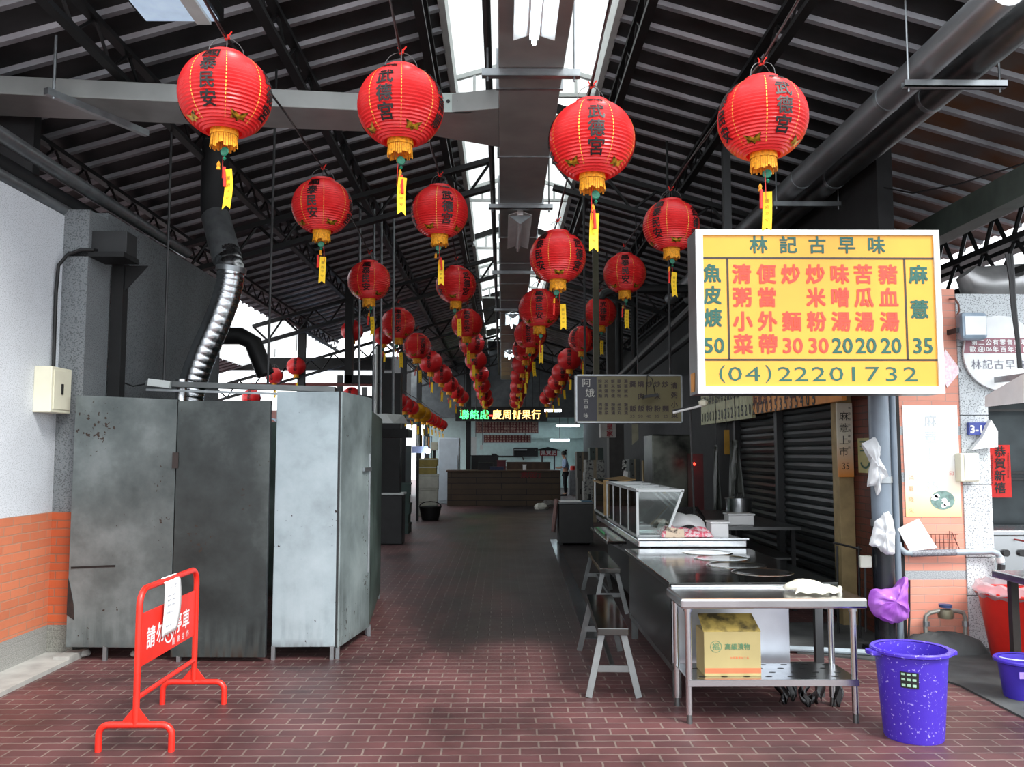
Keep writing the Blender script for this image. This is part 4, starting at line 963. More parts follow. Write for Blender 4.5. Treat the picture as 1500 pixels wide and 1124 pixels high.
# ------------------------------------------------------------------ big yellow menu sign
SY = 6.25; tl, br = D(1018, 337, SY), D(1383, 577, SY)
SX0, SX1, SZ1, SZ0 = tl.x, br.x, tl.z, br.z
def S(px, py, off=0.0):
    u = (px - 1019) / (1381 - 1019); v = (py - 338) / (576 - 338)
    return Vector((SX0 + (SX1 - SX0) * u, SY - off, SZ1 + (SZ0 - SZ1) * v))
t = thing('menu_sign', 'large yellow menu sign with green and red characters, hung over the stall', 'sign', (SX0, SY, SZ0))
MB().b2((SX0, SY + 0.005, SZ0), (SX1, SY + 0.26, SZ1)).build('light_box', pm('sign_box_metal', (0.42, 0.43, 0.43), rough=0.35, metal=0.7), t)
fw = 0.052
MB().b2((SX0, SY - 0.02, SZ0), (SX1, SY + 0.004, SZ0 + fw)).b2((SX0, SY - 0.02, SZ1 - fw * 0.75), (SX1, SY + 0.004, SZ1)).b2((SX0, SY - 0.02, SZ0 + fw), (SX0 + fw, SY + 0.004, SZ1 - fw * 0.75)).b2((SX1 - fw * 0.8, SY - 0.02, SZ0 + fw), (SX1, SY + 0.004, SZ1 - fw * 0.75)).build('frame', white_paint, t)
face = MB().b2((SX0 + 0.01, SY - 0.004, SZ0 + 0.01), (SX1 - 0.01, SY + 0.004, SZ1 - 0.01)).build('face', pm('yellow_sign_face', (0.88, 0.625, 0.22), rough=0.3, var=0.02, spec=0.4), t)
o_ = 0.0065
pxm = (SX1 - SX0) / 362.0
ru = MB()
for y, x0, x1 in ((379.5, 1027, 1376), (527.5, 1027, 1376)): ru.b2(S(x0, y + 1.5, o_), S(x1, y - 1.5, o_ - 0.001))
for x in (1066, 1329): ru.b2(S(x - 1.5, 527, o_), S(x + 1.5, 380, o_ - 0.001))
ru.build('ruled_lines', pm('brown_ink', (0.20, 0.15, 0.10), rough=0.4), face)
gr, rd, pk = MB(), MB(), MB()
for ch, x in zip('林記古早味', (1113, 1157, 1200, 1244, 1288)): put(gr, ch, S(x, 360, o_), UX, UZ, 26 * pxm, bold=0.022)
def sgn_col(mb, s, x, ys, h=29):
    for ch, y in zip(s, ys):
        if ch != ' ': put(mb, ch, S(x, y, o_), UX, UZ, h * pxm, sx=0.96, bold=0.034)
ys = (403, 437, 472, 505)
sgn_col(gr, '魚皮焿', 1043, (402, 434, 467), 27); put(gr, '50', S(1044, 507, o_), UX, UZ, 22 * pxm, bold=0.02)
sgn_col(rd, '清粥小菜', 1087, ys); sgn_col(rd, '便當外帶', 1123.5, ys)
sgn_col(rd, '炒 麵', 1159.5, ys); put(rd, '30', S(1160, 507, o_), UX, UZ, 22 * pxm, bold=0.02)
sgn_col(rd, '炒米粉', 1196, ys); put(rd, '30', S(1198, 507, o_), UX, UZ, 22 * pxm, bold=0.02)
for s, x in (('味噌湯', 1232), ('苦瓜湯', 1267), ('豬血湯', 1304)):
    sgn_col(rd, s, x, ys); put(gr, '20', S(x + 1, 507, o_), UX, UZ, 22 * pxm, bold=0.02)
sgn_col(gr, '麻薏', 1349, (403, 454), 28); put(gr, '35', S(1352, 507, o_), UX, UZ, 22 * pxm, bold=0.02)
for i, ch in enumerate('(04)22201732'):
    x = (1055, 1074, 1100, 1123, 1147, 1171, 1197, 1223, 1248, 1276, 1304, 1332)[i]
    put(gr, ch, S(x, 548, o_), UX, UZ, (26 if ch in '()' else 21) * pxm, sx=1.55 if ch not in '()' else 1.3, bold=0.012)
gr.build('green_lettering', text_green, face); rd.build('red_lettering', text_red, face)
for x in (1062, 1271):
    pp_ = D(x + 1, 220, 8.7); MB().bar((pp_.x, 8.7, 2.3), (pp_.x, 8.7, zR(pp_.x) - 0.02), 0.075, 0.075).bar((pp_.x, 8.7, 2.6), (min(pp_.x, SX1 - 0.1), SY + 0.24, 2.6), 0.05, 0.05).build('hanger_post', dark_grey, t)
MB().hexa([(SX0 - 0.002, SY + 0.1, SZ0 + 0.02), (SX0 - 0.002, SY + 0.2, SZ0 + 0.02), (SX0 - 0.002, SY + 0.2, SZ0 + 0.16), (SX0 - 0.002, SY + 0.08, SZ0 + 0.16), (SX0 - 0.006, SY + 0.1, SZ0 + 0.02), (SX0 - 0.006, SY + 0.2, SZ0 + 0.02), (SX0 - 0.006, SY + 0.2, SZ0 + 0.16), (SX0 - 0.006, SY + 0.08, SZ0 + 0.16)]).build('side_label', pm('orange_label', (0.82, 0.55, 0.2), rough=0.6), t)

# ------------------------------------------------------------------ dark menu sign further in
QY = 9.6; a, b = D(843, 549, QY), D(1000, 620, QY)
t = thing('menu_sign', 'smaller unlit beige menu sign with a navy strip, left of the big yellow one', 'sign', (a.x, QY, b.z))
def Q(px, py, off=0.0):
    return Vector((a.x + (b.x - a.x) * (px - 843) / 157, QY - off, a.z + (b.z - a.z) * (py - 549) / 71))
qf = pm('beige_sign_face', (0.38, 0.35, 0.21), rough=0.4, var=0.04)
MB().b2((a.x, QY, b.z), (b.x, QY + 0.16, a.z)).build('light_box', steel_dark, t)
w = 0.016
MB().b2((a.x, QY - 0.015, b.z), (b.x, QY + 0.002, b.z + w)).b2((a.x, QY - 0.015, a.z - w), (b.x, QY + 0.002, a.z)).b2((a.x, QY - 0.015, b.z), (a.x + w, QY + 0.002, a.z)).b2((b.x - w, QY - 0.015, b.z), (b.x, QY + 0.002, a.z)).build('frame', galv, t)
fc = MB().b2((a.x + 0.01, QY - 0.004, b.z + 0.01), (b.x - 0.01, QY + 0.002, a.z - 0.01)).build('face', qf, t)
MB().b2(Q(845.5, 617, 0.006), Q(874, 552, 0.004)).build('navy_strip', pm('navy_ink', (0.07, 0.07, 0.14), rough=0.4), fc)
wx = MB(); qm = (b.x - a.x) / 157
for ch, x, y, h in (('阿', 859, 561, 13), ('娥', 864, 576, 13), ('古', 858, 588, 7.5), ('早', 858, 598, 7.5), ('味', 858, 609, 7.5)): put(wx, ch, Q(x, y, 0.008), UX, UZ, h * qm, bold=-0.004)
wx.build('white_lettering', pm('dim_white_ink', (0.75, 0.75, 0.72), rough=0.6), fc)
dx_ = MB()
for s, x in (('羹 飯', 927), ('燒肉 飯', 939), ('炒 粉', 951), ('炒米粉', 963), ('炒 麵', 975)):
    for ch, y in zip(s if len(s) == 3 else s.replace(' ', ''), (563, 581, 599)):
        if ch != ' ': put(dx_, ch, Q(x, y, 0.008), UX, UZ, 9.5 * qm, bold=0.02)
for s, x in (('35', 926), ('50', 938), ('40', 950), ('35', 962), ('25', 975)): put(dx_, s, Q(x, 610, 0.008), UX, UZ, 4 * qm, sx=1.3)
for ch, y in zip('清粥小菜', (565, 579, 593, 608)): put(dx_, ch, Q(988, y, 0.008), UX, UZ, 9.5 * qm, bold=0.02)
for k, x in enumerate((879, 888, 898, 907, 917)):
    for y in (559, 566, 573, 580, 593, 599, 605): put(dx_, '麵湯米肉丸飯蛋魚菜粉'[(k * 3 + y) % 10], Q(x, y, 0.008), UX, UZ, 5.6 * qm, bold=0.02)
dx_.build('dark_lettering', pm('dark_red_brown_ink', (0.16, 0.09, 0.07), rough=0.5), fc)
for x in (858, 985): MB().tube([Q(x, 549, -0.08), Q(x, 549, -0.08) + Vector((0, 0, 2.75))], 0.014, 6).build('hanger_rod', dark_grey, t)
t = thing('hanging_lamp', 'small dark lamp hung on cords in front of the beige menu sign', 'lamp', Q(950, 582, 0.15))
MB().bar(Q(939, 583, 0.15), Q(960, 580, 0.15), 0.10, 0.03).build('shade', dark_grey, t)
for x, x2 in ((944, 946), (957, 953)): MB().tube([Q(x, 580, 0.15), Q(x2, 556, 0.12), Q(949, 549, 0.0)], 0.004, 4).build('cord', black_rubber, t)
t = thing('tube_lamp', 'unlit tube lamp on a stand beside the left edge of the yellow sign', 'lamp', D(1012, 596, 8.3))
MB().bar(D(986, 603, 8.3), D(1034, 591, 8.3), 0.06, 0.03).build('reflector', dark_grey, t)
MB().tube([D(986, 605, 8.26), D(1030, 594, 8.26)], 0.011, 8).build('tube', white_plastic, t)
MB().lathe([(0, -0.04), (0.04, -0.02), (0.045, 0.02), (0, 0.04)], D(1030, 591, 8.27), 10).build('end_cap', cream, t)
MB().tube([D(1011, 600, 8.3), Vector((D(1017, 740, 8.3).x, 8.3, 0.80))], 0.010, 6).build('stand', dark_grey, t)

# ------------------------------------------------------------------ tiled pillar on the right and its fittings
PX0, PX1, PXs, PY = 3.22, 3.72, 3.95, 7.0
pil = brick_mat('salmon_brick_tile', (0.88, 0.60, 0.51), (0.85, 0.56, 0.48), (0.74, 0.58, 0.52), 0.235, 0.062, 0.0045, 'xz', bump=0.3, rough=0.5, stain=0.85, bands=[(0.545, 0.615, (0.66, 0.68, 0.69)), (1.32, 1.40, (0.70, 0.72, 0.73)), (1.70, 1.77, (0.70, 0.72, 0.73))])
pil_side = brick_mat('shaded_brick_tile', (0.42, 0.20, 0.14), (0.36, 0.17, 0.12), (0.25, 0.16, 0.13), 0.235, 0.062, 0.006, 'yz', bump=0.4, rough=0.6, stain=0.6)  # pillar tile again, with the shade of this side put into its colour
gran = speck_mat('grey_granite_tile', (0.78, 0.80, 0.81), (0.45, 0.47, 0.48), scale=95, lo=0.52, hi=0.64, large=0.92)
pt = thing('pillar', 'brick-tiled pillar with granite edging beside the stall, at the right', 'pillar', (3.5, PY, 0), None, 'structure')
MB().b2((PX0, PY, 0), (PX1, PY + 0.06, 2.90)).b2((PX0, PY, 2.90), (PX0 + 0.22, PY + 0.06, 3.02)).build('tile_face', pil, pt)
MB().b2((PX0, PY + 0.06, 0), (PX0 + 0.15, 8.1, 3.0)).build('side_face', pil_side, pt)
gb = MB()
for z0, z1 in ((0, 0.42), (0.425, 0.72), (0.725, 1.30), (1.305, 1.86), (1.865, 2.42), (2.425, 2.86)): gb.b2((PX1, PY - 0.012, z0), (PXs, PY + 0.06, z1))
gb.build('granite_edging', gran, pt, bevel=0.004)
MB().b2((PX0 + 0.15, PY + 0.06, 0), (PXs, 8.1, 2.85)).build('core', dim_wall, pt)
MB().b2((PX0 - 0.045, PY - 0.02, 0), (PX0, PY + 0.10, 2.9)).build('black_edge_strip', black_iron, pt)
struct(MB().b2((PXs, PY, 2.0), (8.0, PY + 0.12, 2.86)), 'wall_right', gran, 'pale granite panel above the shopfront, behind the round sign', 'wall')
wm = pm('grey_shop_metal', (0.24, 0.27, 0.28), rough=0.35, metal=0.5, var=0.25, scale=2.5)
struct(MB().b2((PXs, 8.2, 0), (8.5, 8.35, 3.0)), 'wall_right', wm, 'dark metal shopfront to the right of the tiled pillar', 'wall')
mb = MB()
for z in (0.8, 1.30, 1.36, 1.95): mb.b2((PXs, 8.17, z), (8.5, 8.2, z + 0.025))
struct(mb, 'trim_3', dark_grey, 'dark ribs across the metal shopfront on the right', 'trim')
# couplet
def board(label, cat, name, mat, c0, c1, Y, th=0.006, parent=None, **k):
    p, q = D(c0[0], c0[1], Y), D(c1[0], c1[1], Y)
    o = MB().b2((p.x, Y - th, q.z), (q.x, Y, p.z)).build(name, mat, parent, origin=None if parent else (p.x, Y, q.z), **k)
    if not parent: tag(o, label, cat)
    return o, p, q
cp, p, q = board('red new-year paper strip with black characters, on the dark shopfront', 'poster', 'red_couplet', pm('red_paper', (0.87, 0.13, 0.10), rough=0.6, var=0.05), (1449, 652), (1482, 729), 8.16)
tx = MB()
for ch, y in zip('恭賀新禧', (662, 679, 697, 715)): put(tx, ch, D(1465, y, 8.151), UX, UZ, 0.105, bold=0.018)
for i in range(12): put(tx, '恭喜發財大吉大利新年快樂'[i], D(1477, 665 + 3.1 * i, 8.151), UX, UZ, 0.018); 
for i in range(12): put(tx, '迎春接福萬事如意財源廣進'[i], D(1453.5, 668 + 3.6 * i, 8.151), UX, UZ, 0.02)
tx.build('lettering', text_black, cp)
# poster on the pillar
pf = fade_mat('white_to_orange_print', (0.97, 0.97, 0.96), (0.97, 0.83, 0.55), 0.0, 0.42)
po, p, q = board('large white drink poster with a green oval, on the tiled pillar', 'poster', 'drink_poster', pf, (1321, 594), (1408, 757), PY - 0.002)
pale = pm('pale_blue_grey_ink', (0.87, 0.90, 0.91), rough=0.5); 
tx = MB()
for ch, y in zip('麻薏上市', (617, 641, 665, 689)): put(tx, ch, D(1363, y, PY - 0.0105), UX, UZ, 0.10, bold=0.01)
put(tx, '35', D(1365, 712, PY - 0.0105), UX, UZ, 0.075, sx=1.2)
tx.build('pale_lettering', pale, po)
ov = MB(); c = D(1381, 733, PY - 0.010)
ov.poly([c + Vector((0.098 * math.cos(2 * PI * k / 32), 0, 0.076 * math.sin(2 * PI * k / 32))) for k in range(32)])
ovo = ov.build('green_oval', pm('grey_green_print', (0.48, 0.60, 0.57), rough=0.5, var=0.2, scale=30), po)
lf = MB()
for ax, az, r in ((-0.065, 0.02, 0.03), (-0.045, 0.035, 0.022), (0.012, 0.0, 0.022), (0.03, -0.03, 0.026), (0.005, -0.045, 0.02)):
    lf.poly([c + Vector((ax + r * math.cos(2 * PI * k / 12) * (1 + 0.25 * math.sin(3 * k)), -0.002, az + 0.8 * r * math.sin(2 * PI * k / 12))) for k in range(12)])
lf.build('white_leaves', text_white, ovo)
rs = MB()
for i, ch in enumerate('消暑降火'): put(rs, ch, D(1335, 700 + 16 * i, PY - 0.0105), UX, UZ, 0.045)
rs.build('orange_lettering', pm('pale_orange_ink', (0.95, 0.72, 0.55), rough=0.5), po)
sl = MB(); put(sl, '印', D(1394, 694, PY - 0.0105), UX, UZ, 0.04); sl.build('red_seal', pm('pale_red_ink', (0.92, 0.45, 0.42), rough=0.5), po)
# round stall sign
t = thing('round_sign', 'round white stall sign with a brown band, upper right of the pillar', 'sign', D(1458, 516, PY - 0.06))
c = D(1466, 517, PY - 0.06); R = 0.305
dk = MB(); dk.slab([c + Vector((R * math.cos(2 * PI * k / 48), 0, R * math.sin(2 * PI * k / 48))) for k in range(48)], (0, 0.02, 0))
dko = dk.build('disc', white_paint, t)
z1, z0 = D(1450, 497, PY).z, D(1450, 519, PY).z
def chord(z): return math.sqrt(max(0, R * R - (z - c.z) ** 2)) - 0.002
MB().add([(c.x - chord(z0), c.y - 0.002, z0), (c.x + chord(z0), c.y - 0.002, z0), (c.x + chord(z1), c.y - 0.002, z1), (c.x - chord(z1), c.y - 0.002, z1)], [(0, 1, 2, 3)]).build('brown_band', pm('plum_brown_print', (0.62, 0.42, 0.46), rough=0.5), dko)
tx = MB()
for i, ch in enumerate('第二公有零售市場'): put(tx, ch, (c.x - 0.215 + 0.058 * i, c.y - 0.004, z1 - 0.034), UX, UZ, 0.05, bold=0.02)
for i, ch in enumerate(('歡', '迎', '106', '年', '百', '年', '好', '店')): put(tx, ch, (c.x - 0.23 + 0.062 * i, c.y - 0.004, z0 + 0.033), UX, UZ, 0.05 if len(ch) == 1 else 0.034, bold=0.02)
tx.build('white_lettering', text_white, dko)
tx = MB()
for i, ch in enumerate('林記古早味'): put(tx, ch, (c.x - 0.205 + 0.092 * i, c.y - 0.004, c.z - 0.095), UX, UZ, 0.082, bold=0.0)
tx.build('grey_lettering', pm('grey_ink', (0.45, 0.45, 0.50), rough=0.5), dko)
# flood light
t = thing('flood_light', 'square white flood light on the tiled pillar, right of the yellow sign', 'light', D(1427, 477, PY - 0.2))
a_, b_ = D(1410, 497, PY - 0.2), D(1447, 457, PY - 0.2)
MB().b2((a_.x, PY - 0.2, a_.z), (b_.x, PY - 0.09, b_.z)).build('housing', pm('pale_blue_grey_metal', (0.55, 0.62, 0.68), rough=0.4, metal=0.3), t, bevel=0.03)
MB().b2((a_.x + 0.025, PY - 0.206, a_.z + 0.035), (b_.x - 0.02, PY - 0.195, b_.z - 0.035)).build('lens', white_paint, t)
MB().b2((a_.x - 0.02, PY - 0.15, a_.z + 0.06), (a_.x, PY - 0.0, a_.z + 0.10)).build('bracket', dark_grey, t)
MB().tube([D(1391, 438, PY - 0.01), D(1391, 438, PY - 0.04), D(1399, 438, PY - 0.05), D(1404, 446, PY - 0.05), D(1405, 456, PY - 0.05), D(1401, 464, PY - 0.06), D(1408, 468, PY - 0.1)], 0.008, 6).build('cable', pm('brown_cable', (0.45, 0.24, 0.18), rough=0.6), t)
# pink paper square and plate, meter box, number plate
dm = MB().slab([D(1385, 512, PY - 0.012), D(1408, 543, PY - 0.012), D(1388, 568, PY - 0.012), D(1372, 540, PY - 0.012)], (0, 0.004, 0))
dmo = tag(dm.build('paper_square', pm('pink_white_paper', (0.97, 0.80, 0.84), rough=0.7, var=0.25, scale=45, rgb2=(0.97, 0.94, 0.95))), 'pink patterned paper diamond half behind the yellow sign', 'poster')
t = thing('junction_box', 'white plastic junction box on the pillar, right of the drink poster', 'junction box', D(1425, 684, PY - 0.1))
p, q = D(1408, 706, PY - 0.1), D(1434, 664, PY - 0.1)
MB().b2((p.x, PY - 0.1, p.z), (q.x, PY - 0.012, q.z)).build('case', cream, t, bevel=0.008)
MB().b2((p.x + 0.03, PY - 0.106, p.z + 0.01), (q.x - 0.004, PY - 0.1, q.z - 0.01)).build('cover', white_paint, t, bevel=0.003)
t = thing('house_number_plate', 'blue and white house number plate on the granite edge', 'sign', D(1435, 630, PY - 0.03))
p, q = D(1420, 637, PY - 0.05), D(1450, 619, PY - 0.05)
MB().b2((p.x, PY - 0.05, p.z), (q.x, PY - 0.015, q.z)).build('plate', pm('blue_plate', (0.25, 0.31, 0.62), rough=0.4), t)
tx = MB(); put(tx, '3-12', D(1435, 629, PY - 0.0525), UX, UZ, 0.06, sx=1.0, bold=0.03); tx.build('numerals', text_white, t)
MB().slab([D(1452, 615, PY - 0.1), D(1462, 632, PY - 0.1), D(1462, 655, PY - 0.1), D(1424, 659, PY - 0.1), D(1440, 640, PY - 0.1)], (0, 0.05, 0)).build('white_shelter', white_paint, t)
# pipes left of the pillar
t = thing('drain_pipe', 'thick grey drain pipe standing left of the tiled pillar', 'pipe', (3.0, 6.9, 0))
p0, p1 = G(1301, 948), None
p0 = Vector((3.015, 6.9, 0)); 
MB().tube([p0, p0 + UZ * 3.2], 0.077, 20).build('pipe', grey_pvc, t, smooth=True)
MB().tube([p0 + UZ * 0.0, p0 + UZ * 0.98], 0.082, 20).build('lower_pipe', pm('black_pvc', (0.13, 0.14, 0.16), rough=0.25), t, smooth=True)
for z in (0.98, 1.32): MB().tube([p0 + UZ * z, p0 + UZ * (z + 0.05)], 0.086, 20).build('strap', galv, t, smooth=True)
MB().hexa([(2.86, 6.78, 0.0), (3.1, 6.78, 0), (3.1, 7.0, 0), (2.86, 7.0, 0), (2.86, 6.8, 0.05), (3.08, 6.8, 0.03), (3.08, 6.98, 0.03), (2.86, 6.98, 0.05)]).build('shoe', black_rubber, t)
tag(MB().tube([(3.14, 6.93, 0.05), (3.14, 6.93, 3.15)], 0.027, 12).build('thin_pipe', grey_pvc, smooth=True), 'thin grey pipe between the drain pipe and the tiled pillar', 'pipe')
t = thing('water_pipe', 'horizontal grey pipe across the tiled pillar with an elbow at its right end', 'pipe', D(1390, 808, PY - 0.06))
y_ = PY - 0.07
MB().tube([D(1316, 795, y_), D(1318, 803, y_), D(1326, 810, y_), D(1340, 811, y_), D(1452, 808, y_), D(1461, 811, y_), D(1466, 818, y_), D(1467, 828, y_)], 0.024, 12).build('pipe', pm('pale_grey_pipe', (0.62, 0.67, 0.70), rough=0.35), t, smooth=True)
MB().tube([D(1335, 811, y_), D(1400, 809.5, y_)], 0.027, 12).build('mesh_wrap', pm('plastic_mesh_wrap', (0.56, 0.57, 0.60), rough=0.5, var=0.3, scale=120), t, smooth=True)
MB().tube([D(1464, 816, y_), D(1466, 824, y_)], 0.031, 12).build('elbow', white_frame, t, smooth=True)
MB().tube([D(1467, 827, y_), D(1466, 842, y_)], 0.028, 10).build('valve', dark_grey, t, smooth=True)
# papers and wire basket behind the pipe
pp = MB(); A_ = [D(1315, 775, PY - 0.1), D(1346, 760, PY - 0.09), D(1373, 803, PY - 0.08), D(1333, 808, PY - 0.09)]
tag(pp.slab(A_, (0, 0.012, 0)).build('paper_sheaf', paper), 'tilted white paper sheaf leaning on the horizontal pipe', 'paper')
wb = MB()
for k in range(9):
    x = 1352 + k * 6
    wb.tube([D(x, 783, PY - 0.02), D(x + 1, 806, PY - 0.02)], 0.003, 4)
for y in (783, 795): wb.tube([D(1350, y, PY - 0.02), D(1403, y, PY - 0.02)], 0.003, 4)
wb.tube([D(1394, 779, PY - 0.02), D(1406, 806, PY - 0.05)], 0.004, 4); wb.tube([D(1391, 778, PY - 0.02), D(1391, 814, PY - 0.08)], 0.004, 4)
tag(wb.build('wire_rack', pm('rusty_wire', (0.48, 0.30, 0.26), rough=0.6, metal=0.4)), 'small wire rack on the pillar just above the pipe', 'rack')
# plastic bags
def bag(label, pts, Y, mat, depth=0.12, name='plastic_bag'):
    """crumpled bag from an outline: its two sides bulge around the outline"""
    P0 = [D(x, y, Y) for x, y in pts]; P = []
    for i, p in enumerate(P0):
        q = P0[(i + 1) % len(P0)]; P += [p, p.lerp(q, 0.33), p.lerp(q, 0.67)]
    n = len(P); c = sum(P, Vector()) / n
    FS = (1.0, 0.88, 0.74, 0.58, 0.40, 0.22)
    mb = MB(); rg = random.Random(len(pts) * 7 + int(pts[0][0]))
    fold = [rg.uniform(-1, 1) for _ in range(n)]
    for s in (-1, 1):
        base = len(mb.v)
        for f in FS:
            for i, p in enumerate(P):
                q = c + (p - c) * f
                bul = math.sqrt(max(0, 1 - f * f)) * depth / 2
                w = (0.5 * fold[i] + 0.5 * fold[(i + 1) % n]) * 0.020 * min(1, 3 * (1 - f)) * (0.4 + f) + 0.008 * math.sin(q.z * 70 + q.x * 40 + s)
                mb.v.append(q + Vector((0, s * bul + (w if f < 1 else 0), 0.004 * math.sin(i * 3.7 + f * 20))))
        mb.v.append(c + Vector((0, s * depth / 2, 0)))
        m = len(FS)
        for r in range(m - 1):
            for i in range(n):
                a0 = base + r * n + i; b0 = base + r * n + (i + 1) % n
                mb.f.append((a0, b0, b0 + n, a0 + n))
        for i in range(n): mb.f.append((base + (m - 1) * n + i, base + (m - 1) * n + (i + 1) % n, base + m * n))
    o = mb.build(name, mat, smooth=True, angle=50)
    return tag(o, label, 'plastic bag')
bag_w = pm('white_bag_plastic', (0.90, 0.91, 0.92), rough=0.3, var=0.06, scale=20, trans=0.3)
bag_p = pm('violet_bag_plastic', (0.82, 0.55, 0.93), rough=0.22, var=0.18, scale=9, rgb2=(0.66, 0.36, 0.80), trans=0.35)
bag('upper white plastic bag tied to the drain pipe', [(1262, 650), (1272, 645), (1282, 640), (1290, 655), (1285, 664), (1292, 678), (1302, 698), (1291, 703), (1289, 722), (1284, 727), (1283, 712), (1270, 713), (1273, 690), (1278, 668)], 6.78, bag_w, 0.09)
bag('lower white plastic bag tied round the drain pipe', [(1294, 752), (1302, 749), (1308, 760), (1311, 780), (1311, 812), (1299, 813), (1290, 808), (1287, 803), (1273, 799), (1279, 776), (1281, 764), (1290, 758)], 6.76, bag_w, 0.10)
bag('violet plastic bag hanging at the edge of the tiled pillar', [(1325, 845), (1330, 847), (1329, 870), (1331, 890), (1332, 905), (1320, 912), (1306, 914), (1292, 909), (1278, 900), (1271, 885), (1273, 870), (1277, 863), (1297, 863), (1310, 861), (1318, 856)], 6.75, bag_p, 0.16)
tag(MB().tube([D(1332, 850, 6.9), D(1332, 905, 6.9), D(1331, 935, 6.85), D(1322, 948, 6.8), D(1300, 953, 6.7)], 0.008, 6).build('black_hose', black_rubber), 'black hose running down the pillar edge past the violet bag', 'hose')
# water meter on its concrete mound
t = thing('water_meter', 'water meter with a blue cap on looped pipes, low on the tiled pillar', 'water meter', D(1385, 905, PY - 0.1))
y_ = PY - 0.12
MB().tube([D(1357, 934, y_), D(1355, 915, y_), D(1356, 903, y_), D(1362, 898, y_), D(1375, 895, y_), D(1400, 895, y_), D(1411, 898, y_), D(1414, 906, y_), D(1414, 930, y_)], 0.017, 10).build('pipe', pm('brushed_pipe', (0.60, 0.60, 0.57), rough=0.4, metal=0.5), t, smooth=True)
MB().lathe([(0, -0.045), (0.055, -0.045), (0.06, -0.01), (0.05, 0.02), (0.0, 0.02)], D(1385, 897, y_), 18).build('meter_body', pm('bronze_meter', (0.46, 0.44, 0.36), rough=0.5, metal=0.4), t, smooth=True)
MB().lathe([(0, 0.0), (0.048, 0.0), (0.05, 0.022), (0.0, 0.026)], D(1385, 890, y_), 18).build('blue_cap', pm('blue_cap', (0.20, 0.30, 0.48), rough=0.5), t, smooth=True)
for x in (1357, 1414): MB().lathe([(0, -0.02), (0.026, -0.02), (0.026, 0.02), (0, 0.02)], D(x, 914, y_), 8).build('coupling', galv, t)
mnd = MB().lathe([(0.42, -0.005), (0.40, 0.03), (0.34, 0.09), (0.24, 0.135), (0.12, 0.155), (0, 0.16)], (3.43, PY - 0.14, 0.0), 28, sx=0.9, sy=0.33)
for i, v in enumerate(mnd.v): v.z += 0.012 * math.sin(i * 1.7) * (v.z > 0.02)
tag(mnd.build('concrete_mound', concrete, smooth=True), 'lumpy concrete mound at the foot of the tiled pillar', 'mound')
tag(MB().tube([(1.9, 6.98, 0.035), (2.9, 6.72, 0.035)], 0.022, 10).build('floor_pipe', pm('pale_grey_pipe', (0.62, 0.67, 0.70)), smooth=True), 'grey pipe lying on the floor at the stall edge', 'pipe')
t = thing('white_fly_swatter', 'short black stick with a pale square head standing beside the drain pipe', 'stick', (2.72, 6.9, 0))
MB().tube([D(1268, 926, 6.9), D(1267, 832, 6.9)], 0.009, 6).build('stick', black_iron, t)
MB().b2(D(1259, 832, 6.9) + Vector((0, -0.02, 0)), D(1276, 814, 6.9) + Vector((0, 0.02, 0))).build('head', foam, t, bevel=0.01)
t = thing('stall_stand', 'thin black metal stand between the griddle counter and the drain pipe', 'stand', D(1245, 850, 7.3))
MB().tube([D(1220, 795, 7.2), D(1262, 805, 7.2)], 0.010, 6).build('top_bar', black_iron, t)
for x, y in ((1226, 928), (1258, 935)): MB().tube([D(x, 800, 7.2), D(x + 2, y, 7.2)], 0.010, 6).build('leg', black_iron, t)

# ------------------------------------------------------------------ far right
t = thing('silver_duct', 'large silver round duct above the pillar at the right edge', 'duct', D(1470, 415, 7.6))
MB().tube([D(1415, 400, 7.7), D(1425, 412, 7.7), D(1440, 417, 7.7), D(1540, 410, 7.7)], [0.10, 0.15, 0.165, 0.165], 20).build('pipe', pm('silver_duct', (0.75, 0.75, 0.75), rough=0.35, metal=0.6), t, smooth=True)
tag(MB().slab([D(1447, 580, 6.6), D(1502, 548, 6.0), D(1502, 590, 6.0), D(1447, 596, 6.6)], (0, 0.04, 0)).build('awning_end', white_paint), 'white awning end poking in at the right edge', 'awning')
tag(MB().bar(D(1460, 557, 6.9), D(1505, 551, 6.6), 0.05, 0.045).build('bracket_bar', galv), 'short metal bar under the round sign at the right edge', 'bracket')
cb = MB()
for dx, r in ((0, 0.012), (4, 0.010), (8, 0.012)): cb.tube([D(1474 + dx, 372, 6.6), D(1480 + dx * 0.6, 410, 6.6), D(1483 + dx * 0.5, 450, 6.6), D(1490 + dx * 0.2, 500, 6.6), D(1493 + dx * 0.3, 540, 6.6)], r, 6)
tag(cb.build('cable_bundle', dark_grey), 'bundle of grey cables hanging in front of the round sign', 'cable')
t = thing('steel_cooker', 'stainless cooker front behind the red bucket at the right edge', 'cooker', (4.3, 7.4, 0))
MB().b2((4.02, 7.4, 0.2), (5.4, 8.0, 0.86)).build('body', steel, t, bevel=0.01)
MB().b2((3.99, 7.37, 0.86), (5.4, 8.0, 0.90)).build('top', steel, t, bevel=0.006)
for x in (1472, 1496):
    k = MB().lathe([(0, 0), (0.03, 0), (0.03, 0.03), (0, 0.03)], (0, 0, 0), 14); c = D(x, 810, 7.4)
    k.v = [Vector((v.x, -v.z, v.y)) + c for v in k.v]; k.build('knob', dark_grey, t)
rod_l = MB().tube([D(1452, 784, 7.6), D(1505, 794, 7.3)], 0.008, 6)
tag(rod_l.build('red_stick', pm('dull_red_stick', (0.55, 0.2, 0.2))), 'thin reddish stick lying over the steel cooker', 'stick')
t = thing('work_table', 'steel work table with dark square legs cut off by the right edge', 'table', (3.5, 5.6, 0))
tz = 0.74
c1 = G(1464, 838, tz)
MB().b2((c1.x, c1.y - 0.55, tz - 0.05), (c1.x + 1.3, c1.y + 0.1, tz)).build('top', steel, t, bevel=0.006)
